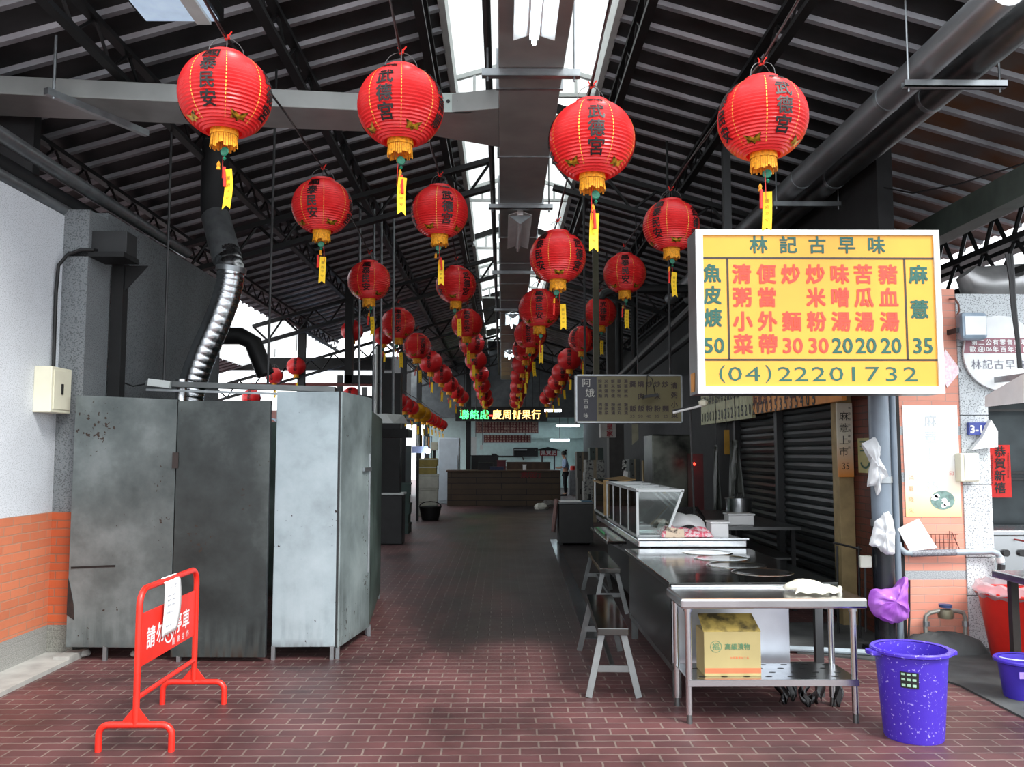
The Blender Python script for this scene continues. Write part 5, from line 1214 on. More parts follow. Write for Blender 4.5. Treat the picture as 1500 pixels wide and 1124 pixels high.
for (x, y) in ((c1.x + 0.07, c1.y - 0.03), (c1.x + 0.07, c1.y - 0.48), (c1.x + 1.2, c1.y - 0.48), (c1.x + 1.2, c1.y - 0.03)):
    if y > c1.y - 0.2 or x > c1.x + 1: MB().b2((x - 0.025, y - 0.025, 0.012), (x + 0.025, y + 0.025, tz - 0.05)).build('leg', pm('rusty_dark_leg', (0.23, 0.20, 0.18), rough=0.5, metal=0.3, var=0.3), t)
def bucket(name, label, c, r0, r1, h, mat, ears=True, rim=0.022, seg=40, tilt=None):
    t = thing(name, label, 'bucket', c)
    MB().lathe([(0, 0.0), (r0 * 0.97, 0.0), (r0, 0.012), (r1 - 0.004, h - 0.02), (r1, h), (r1 - 0.008, h), (r0 - 0.008, 0.02), (0, 0.016)], c, seg).build('body', mat, t, smooth=True)
    MB().lathe([(r1 - 0.004, h - 0.022), (r1 + rim, h - 0.012), (r1 + rim, h), (r1 + rim * 0.7, h + 0.008), (r1 - 0.006, h + 0.004)], c, seg).build('rim', mat, t, smooth=True)
    if ears:
        for s in (-1, 1):
            e = MB(); c_ = Vector(c)
            e.slab([c_ + Vector((s * (r1 - 0.005), -0.06, h - 0.006)), c_ + Vector((s * (r1 + 0.045), -0.045, h - 0.006)), c_ + Vector((s * (r1 + 0.055), 0.0, h - 0.006)), c_ + Vector((s * (r1 + 0.045), 0.045, h - 0.006)), c_ + Vector((s * (r1 - 0.005), 0.06, h - 0.006))], (0, 0, -0.022))
            e.build('ear', mat, t, bevel=0.004)
    return t
purple = speck_mat('splashed_violet_plastic', (0.27, 0.18, 0.70), (0.60, 0.55, 0.88), scale=62, lo=0.635, hi=0.67, rough=0.35, large=0.88)
violet = pm('violet_plastic', (0.27, 0.20, 0.70), rough=0.35, var=0.1)
bc = G(1357, 1092); bc = Vector((bc.x, bc.y + 0.14, 0))
t = bucket('rubbish_bucket', 'big violet plastic bucket splashed with white specks, on the brick floor', bc, 0.155, 0.192, 0.475, purple)
lb = MB(); rr_ = 0.186
def onb(a, z): 
    r = 0.155 + (0.192 - 0.155) * z / 0.475 + 0.0015; return Vector((bc.x + r * math.sin(a), bc.y - r * math.cos(a), z))
a0 = -0.75
for i in range(4): lb.add([onb(a0 + 0.125 * i, 0.30), onb(a0 + 0.125 * (i + 1), 0.30), onb(a0 + 0.125 * (i + 1), 0.385), onb(a0 + 0.125 * i, 0.385)], [(0, 1, 2, 3)])
lbo = lb.build('label', pm('black_label', (0.12, 0.13, 0.13), rough=0.4), t)
st = MB()
for z, z2, m_ in ((0.368, 0.379, 0), (0.34, 0.352, 0), (0.308, 0.322, 0)):
    for i in range(3): st.add([onb(a0 + 0.03 + 0.15 * i, z) * 1.0 + Vector((0, -0.002, 0)), onb(a0 + 0.13 + 0.15 * i, z) + Vector((0, -0.002, 0)), onb(a0 + 0.13 + 0.15 * i, z2) + Vector((0, -0.002, 0)), onb(a0 + 0.03 + 0.15 * i, z2) + Vector((0, -0.002, 0))], [(0, 1, 2, 3)])
st.build('label_print', pm('pale_green_print', (0.6, 0.75, 0.65)), lbo)
c = D(1463, 990, 5.6); c = Vector((c.x + 0.165, 5.6, 0.012))
t = bucket('small_bucket', 'small violet bucket with a wire handle, cut off by the right edge', c, 0.125, 0.155, 0.235, violet, ears=False)
MB().tube([c + Vector((0.155 * math.cos(a), -0.11 * math.sin(a), 0.235 + 0.015)) for a in [PI * k / 12 for k in range(13)]], 0.004, 5).build('handle', white_frame, t)
MB().b2(c + Vector((-0.12, -0.150, 0.15)), c + Vector((-0.04, -0.147, 0.19))).build('label', pm('lilac_print', (0.6, 0.5, 0.9)), t)
c = D(1438, 885, 6.6); c = Vector((c.x + 0.325, 6.6, 0.012))
t = bucket('red_bucket', 'large red tub lined with clear plastic, at the right edge', c, 0.24, 0.315, 0.50, pm('red_bucket_plastic', (0.86, 0.16, 0.12), rough=0.3, var=0.08), ears=False)
ln = MB().lathe([(0.312, 0.46), (0.335, 0.485), (0.345, 0.50), (0.33, 0.53), (0.32, 0.56), (0.30, 0.565)], c, 36)
for i, v in enumerate(ln.v): v += Vector((0.010 * math.sin(i * 2.3), 0.01 * math.cos(i * 1.9), 0.014 * math.sin(i * 3.7)))
ln.build('plastic_liner', pm('clear_liner', (0.92, 0.92, 0.94), rough=0.2, trans=0.4, alpha=0.6), t, smooth=True)

tag(MB().tube([(3.6, 7.95, 4.05), (3.75, 7.7, 3.92), (4.0, 7.35, 3.90), (4.45, 6.9, 3.98)], 0.008, 5).build('slack_cable', black_rubber), 'thin slack cable crossing under the roof right of the twin ducts', 'cable')

# ------------------------------------------------------------------ stainless prep table in front
t = thing('prep_table', 'stainless steel table with a slotted lower shelf in front of the griddle counter', 'table', (1.55, 5.2, 0))
TX0, TX1, TY0, TY1, TZ = 1.035, 2.12, 5.08, 5.53, 0.715
MB().b2((TX0, TY0, TZ - 0.06), (TX1, TY1, TZ)).build('tabletop', pm('satin_steel', (0.78, 0.79, 0.80), rough=0.22, metal=1.0, var=0.08, scale=4), t, bevel=0.014)
MB().b2((TX0 + 0.03, TY1 - 0.015, TZ), (TX1 - 0.25, TY1 - 0.005, TZ + 0.014)).build('back_lip', steel, t, bevel=0.003)
for x in (TX0 + 0.05, TX1 - 0.07):
    for y in (TY0 + 0.05, TY1 - 0.05):
        l = MB().tube([(x, y, 0.05), (x, y, TZ - 0.05)], 0.019, 14).build('leg', steel, t, smooth=True)
        MB().tube([(x, y, TZ - 0.08), (x, y, TZ - 0.05)], 0.026, 14).build('leg_socket', steel, l, smooth=True)
        MB().lathe([(0, 0), (0.018, 0), (0.015, 0.05), (0, 0.05)], (x, y, 0), 12).build('adjustable_foot', steel_dark, l, smooth=True)
SZ = 0.25
MB().b2((TX0 + 0.04, TY0 + 0.03, SZ - 0.04), (TX1 - 0.05, TY0 + 0.035, SZ)).b2((TX0 + 0.04, TY0 + 0.03, SZ - 0.006), (TX1 - 0.05, TY1 - 0.03, SZ)).b2((TX0 + 0.04, TY1 - 0.035, SZ - 0.04), (TX1 - 0.05, TY1 - 0.03, SZ)).build('lower_shelf', steel, t, bevel=0.002)
sl = MB()
for j in range(4):
    for i in range(7):
        x = TX0 + 0.14 + i * 0.13 + (0.05 if j % 2 else 0); y = TY0 + 0.1 + j * 0.095
        sl.add([(x + 0.022 * math.cos(a), y + 0.008 * math.sin(a), SZ + 0.0015) for a in [2 * PI * k / 10 for k in range(10)]], [tuple(range(10))])
sl.build('drain_slots', black_iron, t)
# cardboard box on the shelf
t = thing('cardboard_box', 'yellow cardboard box with green characters on the lower shelf of the steel table', 'box', (1.31, 5.1, SZ))
box_m = pm('yellow_cardboard', (0.62, 0.565, 0.38), rough=0.75, var=0.05)
bx0, bx1, by0, by1, bz1 = 1.19, 1.525, 5.19, 5.40, SZ + 0.255
MB().b2((bx0, by0, SZ), (bx1, by1, bz1)).build('carton', box_m, t, bevel=0.003)
fl = MB().slab([(bx0 - 0.003, by0, bz1), (bx1 + 0.003, by0, bz1), (bx1 - 0.02, by0 + 0.11, bz1 + 0.085), (bx0 - 0.01, by0 + 0.11, bz1 + 0.085)], (0, 0.003, 0.002))
fl.build('top_flap', pm('oil_stained_cardboard', (0.62, 0.54, 0.28), rough=0.6, rgb2=(0.22, 0.19, 0.10), scale=14, lo=0.35, hi=0.6), t)
tx = MB(); cx, cz = bx0 + 0.07, bz1 - 0.085
for k in range(32):
    a0, a1 = 2 * PI * k / 32, 2 * PI * (k + 1) / 32
    tx.add([(cx + r * math.cos(a), by0 - 0.0015, cz + r * math.sin(a)) for r, a in ((0.031, a0), (0.034, a0), (0.034, a1), (0.031, a1))], [(0, 1, 2, 3)])
put(tx, '福', (cx, by0 - 0.0015, cz), UX, UZ, 0.043, bold=0.01)
for i, ch in enumerate('高級漬物'): put(tx, ch, (bx0 + 0.14 + 0.038 * i, by0 - 0.0015, cz), UX, UZ, 0.036, bold=0.015)
tx.build('green_lettering', pm('box_green_ink', (0.32, 0.50, 0.36), rough=0.6), t)
tx = MB(); tx.b2((bx0 + 0.002, by0 - 0.0015, SZ + 0.018), (bx1 - 0.002, by0 - 0.001, SZ + 0.045))
for i, ch in enumerate('台灣農產加工品'): put(tx, ch, (bx0 + 0.16 + 0.016 * i, by0 - 0.0015, SZ + 0.105), UX, UZ, 0.014)
tx.build('red_print', pm('box_red_ink', (0.85, 0.40, 0.25), rough=0.6), t)
# plastic bag and cloth on the table
cl = MB().grid(lambda u, v: (1.73 + 0.28 * u + 0.02 * math.sin(7 * v), 5.18 + 0.22 * v + 0.02 * math.sin(9 * u), TZ + 0.006 + (0.065 * math.sin(PI * min(1, u * 1.2 + 0.02)) ** 0.7 if u < 0.8 else 0.02) * math.sin(PI * v) ** 0.6 + 0.012 * abs(math.sin(11 * u + 6 * v))), 18, 12)
tag(cl.build('plastic_sheet', pm('cream_plastic', (0.93, 0.91, 0.84), rough=0.35, var=0.06, trans=0.15), smooth=True, solid=0.003), 'crumpled cream plastic bag lying on the right end of the steel table', 'plastic bag')
tag(MB().lathe([(0, 0), (0.014, 0), (0.016, 0.02), (0.01, 0.035), (0, 0.036)], (2.05, 5.32, TZ), 12).build('bottle_stopper', foam, smooth=True), 'small pale stopper on the steel table beside the plastic bag', 'stopper')
blk = MB()
for k in range(6):
    a = k * 1.05
    blk.grid(lambda u, v, k=k: (1.72 + 0.065 * k + 0.05 * u + 0.02 * math.sin(5 * v + k), 5.50 + 0.07 * math.sin(k * 2.1) + 0.05 * v, 0.012 + 0.17 * v * (0.6 + 0.4 * math.sin(k * 1.7)) + 0.03 * math.sin(7 * u + k)), 4, 6)
tag(blk.build('black_plastic', pm('black_film', (0.05, 0.05, 0.055), rough=0.25, var=0.1), smooth=True, solid=0.004), 'crumpled black plastic under the slotted shelf of the steel table', 'plastic bag')

# ------------------------------------------------------------------ griddle counter
t = thing('griddle_counter', 'long dark stainless cooking counter with round wells, behind the steel table', 'counter', (1.55, 6.4, 0))
CX0, CX1, CY0, CY1, CZ = 1.06, 2.14, 5.57, 7.55, 0.735
MB().b2((CX0, CY0, CZ - 0.038), (CX1, CY1, CZ)).build('worktop', steel_top, t, bevel=0.006)
MB().b2((CX0 + 0.03, CY0 + 0.10, 0.20), (CX0 + 0.04, CY1 - 0.05, CZ - 0.038)).build('side_panel', pm('dark_steel_panel', (0.17, 0.18, 0.18), rough=0.25, metal=0.8, var=0.15, scale=2), t)
MB().b2((CX0 + 0.03, CY0 + 0.06, 0.20), (CX0 + 0.78, CY0 + 0.075, CZ - 0.038)).build('front_panel', pm('pale_steel_panel', (0.80, 0.82, 0.85), rough=0.3, metal=0.75, var=0.05), t, bevel=0.003)
MB().slab([(1.30, CY0 + 0.058, 0.44), (1.55, CY0 + 0.058, 0.47), (1.30, CY0 + 0.058, 0.51)], (0, 0.001, 0)).build('maroon_mark', pm('maroon_paint', (0.35, 0.17, 0.19), rough=0.5), t)
MB().b2((CX0 + 0.03, CY0 + 0.06, 0.18), (CX0 + 0.95, CY0 + 0.10, 0.22)).b2((CX0 + 0.03, CY0 + 0.06, 0.16), (CX0 + 0.07, CY1 - 0.05, 0.20)).build('base_rail', steel_dark, t)
for x in (CX0 + 0.06, CX0 + 0.80, CX1 - 0.10):
    for y in (CY0 + 0.10, CY1 - 0.12):
        MB().b2((x - 0.025, y - 0.02, 0), (x + 0.025, y + 0.02, CZ - 0.038 if x > CX0 + 0.9 else 0.20)).build('leg', steel_dark, t)
for i, (x, y, r) in enumerate(((1.80, 6.05, 0.19), (1.72, 6.42, 0.20), (1.72, 6.84, 0.20), (1.70, 7.24, 0.19))):
    w = MB().lathe([(r + 0.02, 0.0), (r + 0.016, 0.004), (r, 0.005), (r - 0.012, 0.003), (r * 0.7, 0.0015), (0, 0.001)], (x, y, CZ), 40)
    w.build('cooking_well', pm('polished_lid', (0.86, 0.86, 0.84), rough=0.12, metal=1.0, var=0.05, scale=3, bump=0.03), t, smooth=True, angle=50)
# ------------------------------------------------------------------ benches
leg_steel = pm('brushed_leg_steel', (0.50, 0.51, 0.51), rough=0.42, metal=0.6, var=0.12, scale=6)
def bench(label, c, rot, L, w=0.2, h=0.435):
    t = thing('bench', label, 'bench', c, 'stainless benches along the stall')
    o = Vector(c)
    MB().b2(o + Vector((-w / 2, -L / 2, h - 0.045)), o + Vector((w / 2, L / 2, h))).build('seat', steel_top, t, bevel=0.004)
    for s in (-1, 1):
        y = s * (L / 2 - 0.06)
        for e in (-1, 1):
            a_ = o + Vector((e * (w / 2 - 0.03), y, h - 0.045)); b_ = o + Vector((e * (w / 2 + 0.06), y + s * 0.05, 0))
            MB().bar(a_, b_, 0.042, 0.022, up=(0, 1, 0)).build('leg', leg_steel, t, bevel=0.002)
        MB().b2(o + Vector((-w / 2 - 0.02, y + s * 0.022 - 0.008, 0.155)), o + Vector((w / 2 + 0.02, y + s * 0.022 + 0.008, 0.195))).build('stretcher', leg_steel, t)
    MB().b2(o + Vector((-0.015, -L / 2 + 0.08, 0.16)), o + Vector((0.015, L / 2 - 0.08, 0.19))).build('long_rail', steel_dark, t)
    t.rotation_euler = (0, 0, rot)
    return t
def mid(a, b): return (a + b) / 2
b0, b1 = G(898, 922, 0.435), G(879, 872, 0.435)
bench('stainless bench nearest the front, left of the griddle counter', (0.745, 6.32, 0), -0.045, 1.34)
bench('second stainless bench further back beside the glass case', (1.075, 9.3, 0), -0.02, 1.5)
# drain strip in the floor
dr = MB()
for i in range(14):
    f0, f1 = i / 14, (i + 1) / 14
    xa, ya = 0.70 + 0.17 * f0, 7.4 + 8.4 * f0; xb, yb = 0.70 + 0.17 * f1, 7.4 + 8.4 * f1 - 0.01
    dr.hexa([(xa, ya, 0.0), (xa + 0.13, ya, 0.0), (xb + 0.13, yb, 0.0), (xb, yb, 0.0), (xa, ya, 0.012), (xa + 0.13, ya, 0.012), (xb + 0.13, yb, 0.012), (xb, yb, 0.012)])
struct(dr, 'trim_4', pm('wet_drain_cover', (0.40, 0.41, 0.42), rough=0.22, metal=0.7, var=0.15, scale=3, bump=0.15), 'wet metal drain cover strip along the right side of the aisle', 'drain cover')

# ------------------------------------------------------------------ glass display case on its counter
t = thing('stall_counter', 'steel stall counter carrying the glass display case', 'counter', (1.6, 9.2, 0))
MB().b2((1.19, 7.62, 0.735), (2.14, 11.0, 0.80)).build('worktop', steel, t, bevel=0.01)
MB().b2((1.32, 7.75, 0.1), (2.05, 10.9, 0.735)).build('cabinet', pm('black_steel_front', (0.10, 0.10, 0.105), rough=0.35, metal=0.5, var=0.2), t)
MB().b2((1.18, 7.58, 0.80), (2.15, 7.63, 0.82)).build('front_lip', steel, t, bevel=0.004)
for y in (7.8, 10.8):
    for x in (1.36, 2.02): MB().b2((x - 0.03, y - 0.03, 0), (x + 0.03, y + 0.03, 0.1)).build('leg', black_iron, t)
GL = glass_mat('case_glass', (0.90, 0.93, 0.92))
alu = pm('aluminium_frame', (0.66, 0.67, 0.67), rough=0.35, metal=0.7, var=0.04)
t = thing('display_case', 'glass display case with a slanting aluminium front frame', 'display case', (1.4, 9, 0.83))
y0, y1 = 7.72, 9.9; xl, xb, xt = 1.20, 1.45, 1.605; zb, ztp = 0.825, 1.225
fr = MB()
for y in (y0, y1):
    fr.bar((xl, y, zb), (xl, y, ztp), 0.022); fr.bar((xb, y, zb), (xt, y, ztp), 0.022); fr.bar((xl - 0.011, y, ztp), (xt + 0.011, y, ztp), 0.022); fr.bar((xl, y, zb), (xb, y, zb), 0.022)
for x, z in ((xl, zb), (xb, zb), (xl, ztp), (xt, ztp)): fr.bar((x, y0, z), (x, y1, z), 0.02)
for k in range(1, 4):
    y = y0 + (y1 - y0) * k / 4; fr.bar((xl, y, zb), (xl, y, ztp), 0.016); fr.bar((xl, y, ztp), (xt, y, ztp), 0.016)
fr.build('frame', alu, t)
MB().b2((xl - 0.003, y0, zb), (xl + 0.003, y1, ztp)).build('aisle_pane', GL, t)
MB().slab([(xl, y0, zb), (xb, y0, zb), (xt, y0, ztp), (xl, y0, ztp)], (0, 0.005, 0)).build('end_pane', GL, t)
MB().slab([(xb, y0, zb), (xt, y0, ztp), (xt, y1, ztp), (xb, y1, zb)], (0.005, 0, 0)).build('slanting_pane', GL, t)
tr = MB()
for k in range(4): tr.b2((xl + 0.03, y0 + 0.2 + 0.45 * k, zb + 0.005), (xb - 0.02, y0 + 0.55 + 0.45 * k, zb + 0.04))
tr.build('inner_tray', steel, t, bevel=0.004)
t = thing('display_case', 'farther glass display case edged with brown packing tape', 'display case', (1.3, 10.4, 0.83))
xa, xc, y2, y3 = 1.17, 1.62, 9.95, 10.95
MB().b2((xa, y2, 0.80), (xc, y3, 1.24)).build('glass_body', glass_mat('dark_case_glass', (0.55, 0.57, 0.55)), t)
tape = pm('brown_packing_tape', (0.60, 0.47, 0.25), rough=0.5, var=0.12, scale=14)
MB().b2((xa - 0.004, y2 - 0.006, 0.85), (xa + 0.05, y2 + 0.03, 1.25)).build('upright_tape', tape, t)
MB().slab([(xa - 0.03, y2 - 0.02, 1.20), (xa + 0.36, y2 - 0.02, 1.25), (xa + 0.36, y3, 1.26), (xa - 0.03, y3, 1.21)], (0, 0, 0.012)).build('taped_lid', tape, t)
MB().bar((xa, y2, 0.85), (xa, y3, 0.85), 0.02).bar((xa, y3, 0.85), (xa, y3, 1.24), 0.02).build('frame', alu, t)
# tray table ledge
t = thing('side_ledge', 'stainless ledge projecting into the aisle beside the glass case', 'shelf', (1.05, 8.9, 0.7))
MB().b2((1.0, 8.3, 0.695), (1.185, 9.9, 0.725)).build('plate', steel_top, t, bevel=0.004)
for y in (8.5, 9.6): MB().bar((1.315, y, 0.55), (1.04, y, 0.695), 0.02).build('bracket', steel_dark, t)
# pink bag and parcels in front of the case
sk = MB().grid(lambda u, v: (1.40 + 0.46 * u, 7.66 + 0.25 * v, 0.822 + 0.15 * math.sin(PI * u) ** 0.5 * math.sin(PI * v) ** 0.6 * (0.7 + 0.3 * math.sin(5 * u + 2)) + 0.012 * math.sin(20 * u + 9 * v) * math.sin(PI * v)), 26, 14)
tag(sk.build('checked_bag', pm('pink_checked_plastic', (0.93, 0.42, 0.50), rough=0.4, rgb2=(0.95, 0.85, 0.86), scale=38, lo=0.45, hi=0.55), smooth=True, solid=0.003), 'crumpled pink and white patterned plastic bag beside the glass case', 'plastic bag')
wp = MB().grid(lambda u, v: (1.44 + 0.44 * u, 7.93 + 0.3 * v, 0.803 + 0.20 * (math.sin(PI * u) ** 0.3) * (math.sin(PI * min(1, v + 0.05)) ** 0.4) + 0.012 * math.sin(13 * u + 7 * v)), 18, 12)
tag(wp.build('white_parcel', white_plastic, smooth=True, solid=0.003), 'white plastic wrapped bundle behind the pink bag', 'bundle')
t = thing('picture_card', 'small printed card with a portrait-like pattern leaning on the pink bag', 'card', (1.5, 7.66, 0.86))
MB().slab([(1.43, 7.655, 0.82), (1.60, 7.645, 0.82), (1.60, 7.675, 0.89), (1.45, 7.68, 0.905)], (0, 0.004, 0)).build('card', pm('cream_card', (0.85, 0.76, 0.66), rough=0.5, rgb2=(0.2, 0.12, 0.12), scale=18, lo=0.35, hi=0.5), t)
for i, (x, y, w, d_, h) in enumerate(((1.95, 7.8, 0.16, 0.2, 0.13), (2.42, 8.8, 0.26, 0.2, 0.10))):
    t = thing('food_container', ['clear plastic tub right of the white bundle', 'white lidded tub on the dark inner counter'][i], 'container', (x, y, 0.83))
    z = 0.80 if i == 0 else 0.83
    MB().b2((x - w / 2, y, z), (x + w / 2, y + d_, z + h)).build('tub', white_plastic, t, bevel=0.012)
    MB().b2((x - w / 2 - 0.008, y - 0.008, z + h), (x + w / 2 + 0.008, y + d_ + 0.008, z + h + 0.015)).build('lid', white_plastic, t, bevel=0.004)
# tilted trays inside
for i, (x, y) in enumerate(((1.62, 8.25), (1.78, 8.9))):
    tag(MB().slab([(x, y, 0.80), (x + 0.36, y + 0.05, 0.80), (x + 0.30, y + 0.35, 0.98), (x - 0.06, y + 0.3, 0.98)], (0, -0.006, 0.012)).build('steel_tray', steel, bevel=0.004), ['nearer', 'farther'][i] + ' shiny steel tray propped at a slant beside the glass case', 'tray')

# ------------------------------------------------------------------ inside the stall: shutters, boards, cabinets
shut = pm('grey_roller_shutter', (0.155, 0.17, 0.17), rough=0.4, metal=0.3, var=0.12)
for i, (ya, yb) in enumerate(((8.15, 9.75), (9.85, 11.5))):
    t = thing('door_%d' % (i + 1), ['nearer', 'farther'][i] + ' half of the grey roller shutters at the back of the stall', 'roller shutter', (3.2, ya, 0), None, 'structure')
    mb = MB(); n = 30; prof = []
    for k in range(n):
        z = 0.02 + 2.55 * k / n; hgt = 2.55 / n
        for f, dx in ((0, 0), (0.15, -0.018), (0.5, -0.026), (0.85, -0.018)): prof.append((3.19 + dx, z + hgt * f))
    base = len(mb.v)
    for x, z in prof: mb.v += [Vector((x, ya, z)), Vector((x, yb, z))]
    for k in range(len(prof) - 1): mb.f.append((2 * k, 2 * k + 1, 2 * k + 3, 2 * k + 2))
    mb.build('slat_curtain', shut, t)
    MB().b2((3.10, yb - 0.0, 0), (3.2, yb + 0.10, 2.6)).build('guide_rail', dark_grey, t)
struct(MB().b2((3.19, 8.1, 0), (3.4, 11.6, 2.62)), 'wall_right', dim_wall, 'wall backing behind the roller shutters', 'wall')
# fascia boards above the shutters
def fascia(label, y0, y1, z0, z1, mat, words, ink):
    t = thing('fascia_sign', label, 'sign', (3.0, y0, z0))
    fc = MB().b2((3.0, y0, z0), (3.04, y1, z1)).build('board', mat, t)
    tx = MB(); V = Vector((0, -1, 0)); n = len(words[0])
    for r, wd in enumerate(words):
        for i, ch in enumerate(wd):
            if ch != ' ': put(tx, ch, (2.997, y1 - (y1 - y0) * (i + 0.5) / n, z1 - (z1 - z0) * (r + 0.55) / len(words)), V, UZ, min((y1 - y0) / n, (z1 - z0) / len(words)) * 0.8, bold=0.02)
    tx.build('lettering', ink, fc)
fascia('orange strip sign under the big yellow sign, over the shutters', 7.6, 10.3, 2.02, 2.40, pm('orange_board', (0.85, 0.55, 0.22), rough=0.5), ('麻薏湯35 炒麵30 滷肉飯',), pm('brown_red_ink', (0.40, 0.16, 0.10)))
fascia('pale sign crowded with dark characters, left of the orange strip sign', 10.35, 13.0, 1.98, 2.45, pm('pale_green_board', (0.68, 0.68, 0.52), rough=0.5), ('清粥小菜便當外帶炒麵炒米粉味噌湯', '30303030252525202020353535405'), text_black)
# vertical wooden board sign and post
t = thing('wooden_post', 'pale wooden post at the near edge of the roller shutters', 'post', (3.1, 8.05, 0))
MB().b2((3.08, 7.92, 0.0), (3.215, 8.08, 2.6)).build('shaft', wood_pale, t, bevel=0.004)
vf = fade_mat('white_to_orange_board', (0.80, 0.79, 0.72), (0.80, 0.50, 0.18), 0.0, 0.35)
vs_, p, q = board('narrow vertical sign fading from white to orange, on the wooden post', 'sign', 'vertical_sign', vf, (1224, 591), (1250, 699), 7.9, th=0.02)
tx = MB()
for ch, y in zip('麻薏上市', (610, 627, 645, 662)): put(tx, ch, D(1236, y, 7.878), UX, UZ, 0.085, bold=0.012)
put(tx, '35', D(1239, 683, 7.878), UX, UZ, 0.062, sx=0.8)
for i, ch in enumerate('清涼退火消暑聖品'): put(tx, ch, D(1244, 598 + 8.2 * i, 7.878), UX, UZ, 0.026)
tx.build('lettering', text_black, vs_)
sm_, p, q = board('small white strip with black characters low on the wooden post', 'sign', 'strip_label', paper, (1247, 701), (1255, 743), 7.95, th=0.008)
tx = MB()
for i, ch in enumerate('本攤位自營'): put(tx, ch, D(1251, 706 + 7.6 * i, 7.941), UX, UZ, 0.038, bold=0.03)
tx.build('lettering', text_black, sm_)
nz1, nz0 = D(1265, 642, 7.66).z, D(1265, 693, 7.66).z
nt_ = tag(MB().b2((3.21, 7.50, nz0), (3.22, 7.80, nz1)).build('notice', pm('pale_yellow_notice', (0.72, 0.70, 0.48), rough=0.6)), 'pale yellow notice with a dark wreath mark, on the dark side of the pillar', 'poster')
wr = MB(); c = Vector((3.2085, 7.65, nz0 + 0.09))
for k in range(9):
    a = PI * (1.05 + 0.9 * k / 8) ; pz = c + Vector((0, 0.085 * math.cos(a), 0.045 * math.sin(a)))
    wr.add([pz + Vector((0, 0.02 * math.cos(2 * PI * j / 6), 0.012 * math.sin(2 * PI * j / 6))) for j in range(6)], [tuple(range(6))])
for k in range(3): wr.b2(c + Vector((0, -0.1, 0.10 + 0.04 * k)), c + Vector((0.001, 0.1, 0.112 + 0.04 * k)))
wr.build('wreath_print', text_green, nt_)
nb_, p, q = board('small black framed notice above the upper white bag', 'sign', 'framed_notice', black_iron, (1275, 592), (1285, 635), 7.0, th=0.02)
p_, q_ = D(1277, 595, 6.978), D(1283, 632, 6.978)
MB().b2((p_.x, 6.977, q_.z), (q_.x, 6.979, p_.z)).build('sheet', pm('grey_sheet', (0.55, 0.56, 0.54), rough=0.7), nb_)
# deep stall furniture
t = thing('steel_cabinet', 'tall dull steel cabinet with painted cloudy reflections, left of the shutters', 'cabinet', (2.2, 12.2, 0))
p, q = D(957, 800, 12.2), D(1014, 637, 12.2)
cab_m = pm('steel_painted_reflections', (0.36, 0.37, 0.34), rough=0.3, metal=0.8, rgb2=(0.10, 0.11, 0.10), scale=2.2, lo=0.4, hi=0.6)  # cloudy reflections painted as pale and dark blotches in the colour
MB().b2((p.x, 12.2, 0), (q.x, 12.9, q.z)).build('body', cab_m, t, bevel=0.01)
MB().b2((p.x + 0.015, 12.18, 0.08), (q.x - 0.015, 12.2, q.z - 0.015)).build('door', cab_m, t, bevel=0.006)
MB().b2((q.x - 0.06, 12.14, 0.9), (q.x - 0.04, 12.18, 1.15)).build('handle', steel_dark, t)
t = thing('red_cabinet', 'dark red cabinet with a glowing red lamp beside the steel cabinet', 'cabinet', (2.7, 12.0, 0))
p, q = D(1017, 800, 11.8), D(1030, 665, 11.8)
MB().b2((p.x, 11.8, 0), (q.x, 12.14, q.z)).build('body', pm('maroon_enamel', (0.33, 0.09, 0.10), rough=0.4), t)
MB().lathe([(0, -0.02), (0.018, -0.012), (0.022, 0), (0.018, 0.012), (0, 0.02)], D(1017, 680, 11.7), 10).build('red_lamp', pm('red_lamp', (1, 0.1, 0.05), emit=6, emit_rgb=(1, 0.12, 0.08)), t)
for i, (px, py, pw, ph) in enumerate(((1050, 700, 10, 95), (1078, 690, 22, 90))):
    c = D(px, py, 10.6); w, h = pw * 10.6 / F_PX, ph * 10.6 / F_PX
    mb = MB().grid(lambda u, v: (c.x + (u - 0.5) * w * (0.5 + 0.5 * v), c.y + 0.04 * math.sin(8 * u + 3 * v), c.z + h / 2 - h * v), 10, 8)
    co = mb.build('hanging_coat', pm('dim_clear_plastic', (0.34, 0.35, 0.33), rough=0.4, trans=0.2), smooth=True, solid=0.006)
    MB().tube([(c.x, c.y, c.z + h / 2 - 0.03), (c.x, c.y, zR(c.x) - 0.02)], 0.005, 5).build('cord', black_rubber, co)
    tag(co, ['narrow grey plastic apron hanging left of the shutters', 'wider grey plastic apron hanging just left of the shutters'][i], 'apron')
t = thing('stall_shelf', 'dark back counter under the shutters holding small tubs', 'counter', (2.6, 9.4, 0))
MB().b2((2.2, 8.6, 0.80), (2.95, 11.2, 0.83)).build('worktop', steel_dark, t)
MB().b2((2.22, 8.7, 0.50), (2.95, 11.1, 0.52)).build('lower_board', steel_dark, t)
for x in (2.26, 2.9):
    for y in (8.7, 11.1): MB().b2((x - 0.02, y - 0.02, 0), (x + 0.02, y + 0.02, 0.8)).build('leg', black_iron, t)
t = thing('cooking_pot', 'steel pot with a bright rim on the dark back counter', 'pot', (2.75, 10.2, 0.83))
MB().lathe([(0, 0), (0.14, 0), (0.145, 0.02), (0.145, 0.2), (0.155, 0.205), (0.155, 0.215), (0.13, 0.22), (0, 0.24)], (2.72, 10.0, 0.83), 28).build('body', steel, t, smooth=True)
MB().tube([(2.68, 10.0, 1.065), (2.68, 10.0, 1.10), (2.76, 10.0, 1.10), (2.76, 10.0, 1.065)], 0.008, 6).build('lid_handle', black_iron, t)
t = thing('gold_scroll', 'narrow gilt strip hanging left of the shutters', 'decoration', D(1064, 655, 11.0))
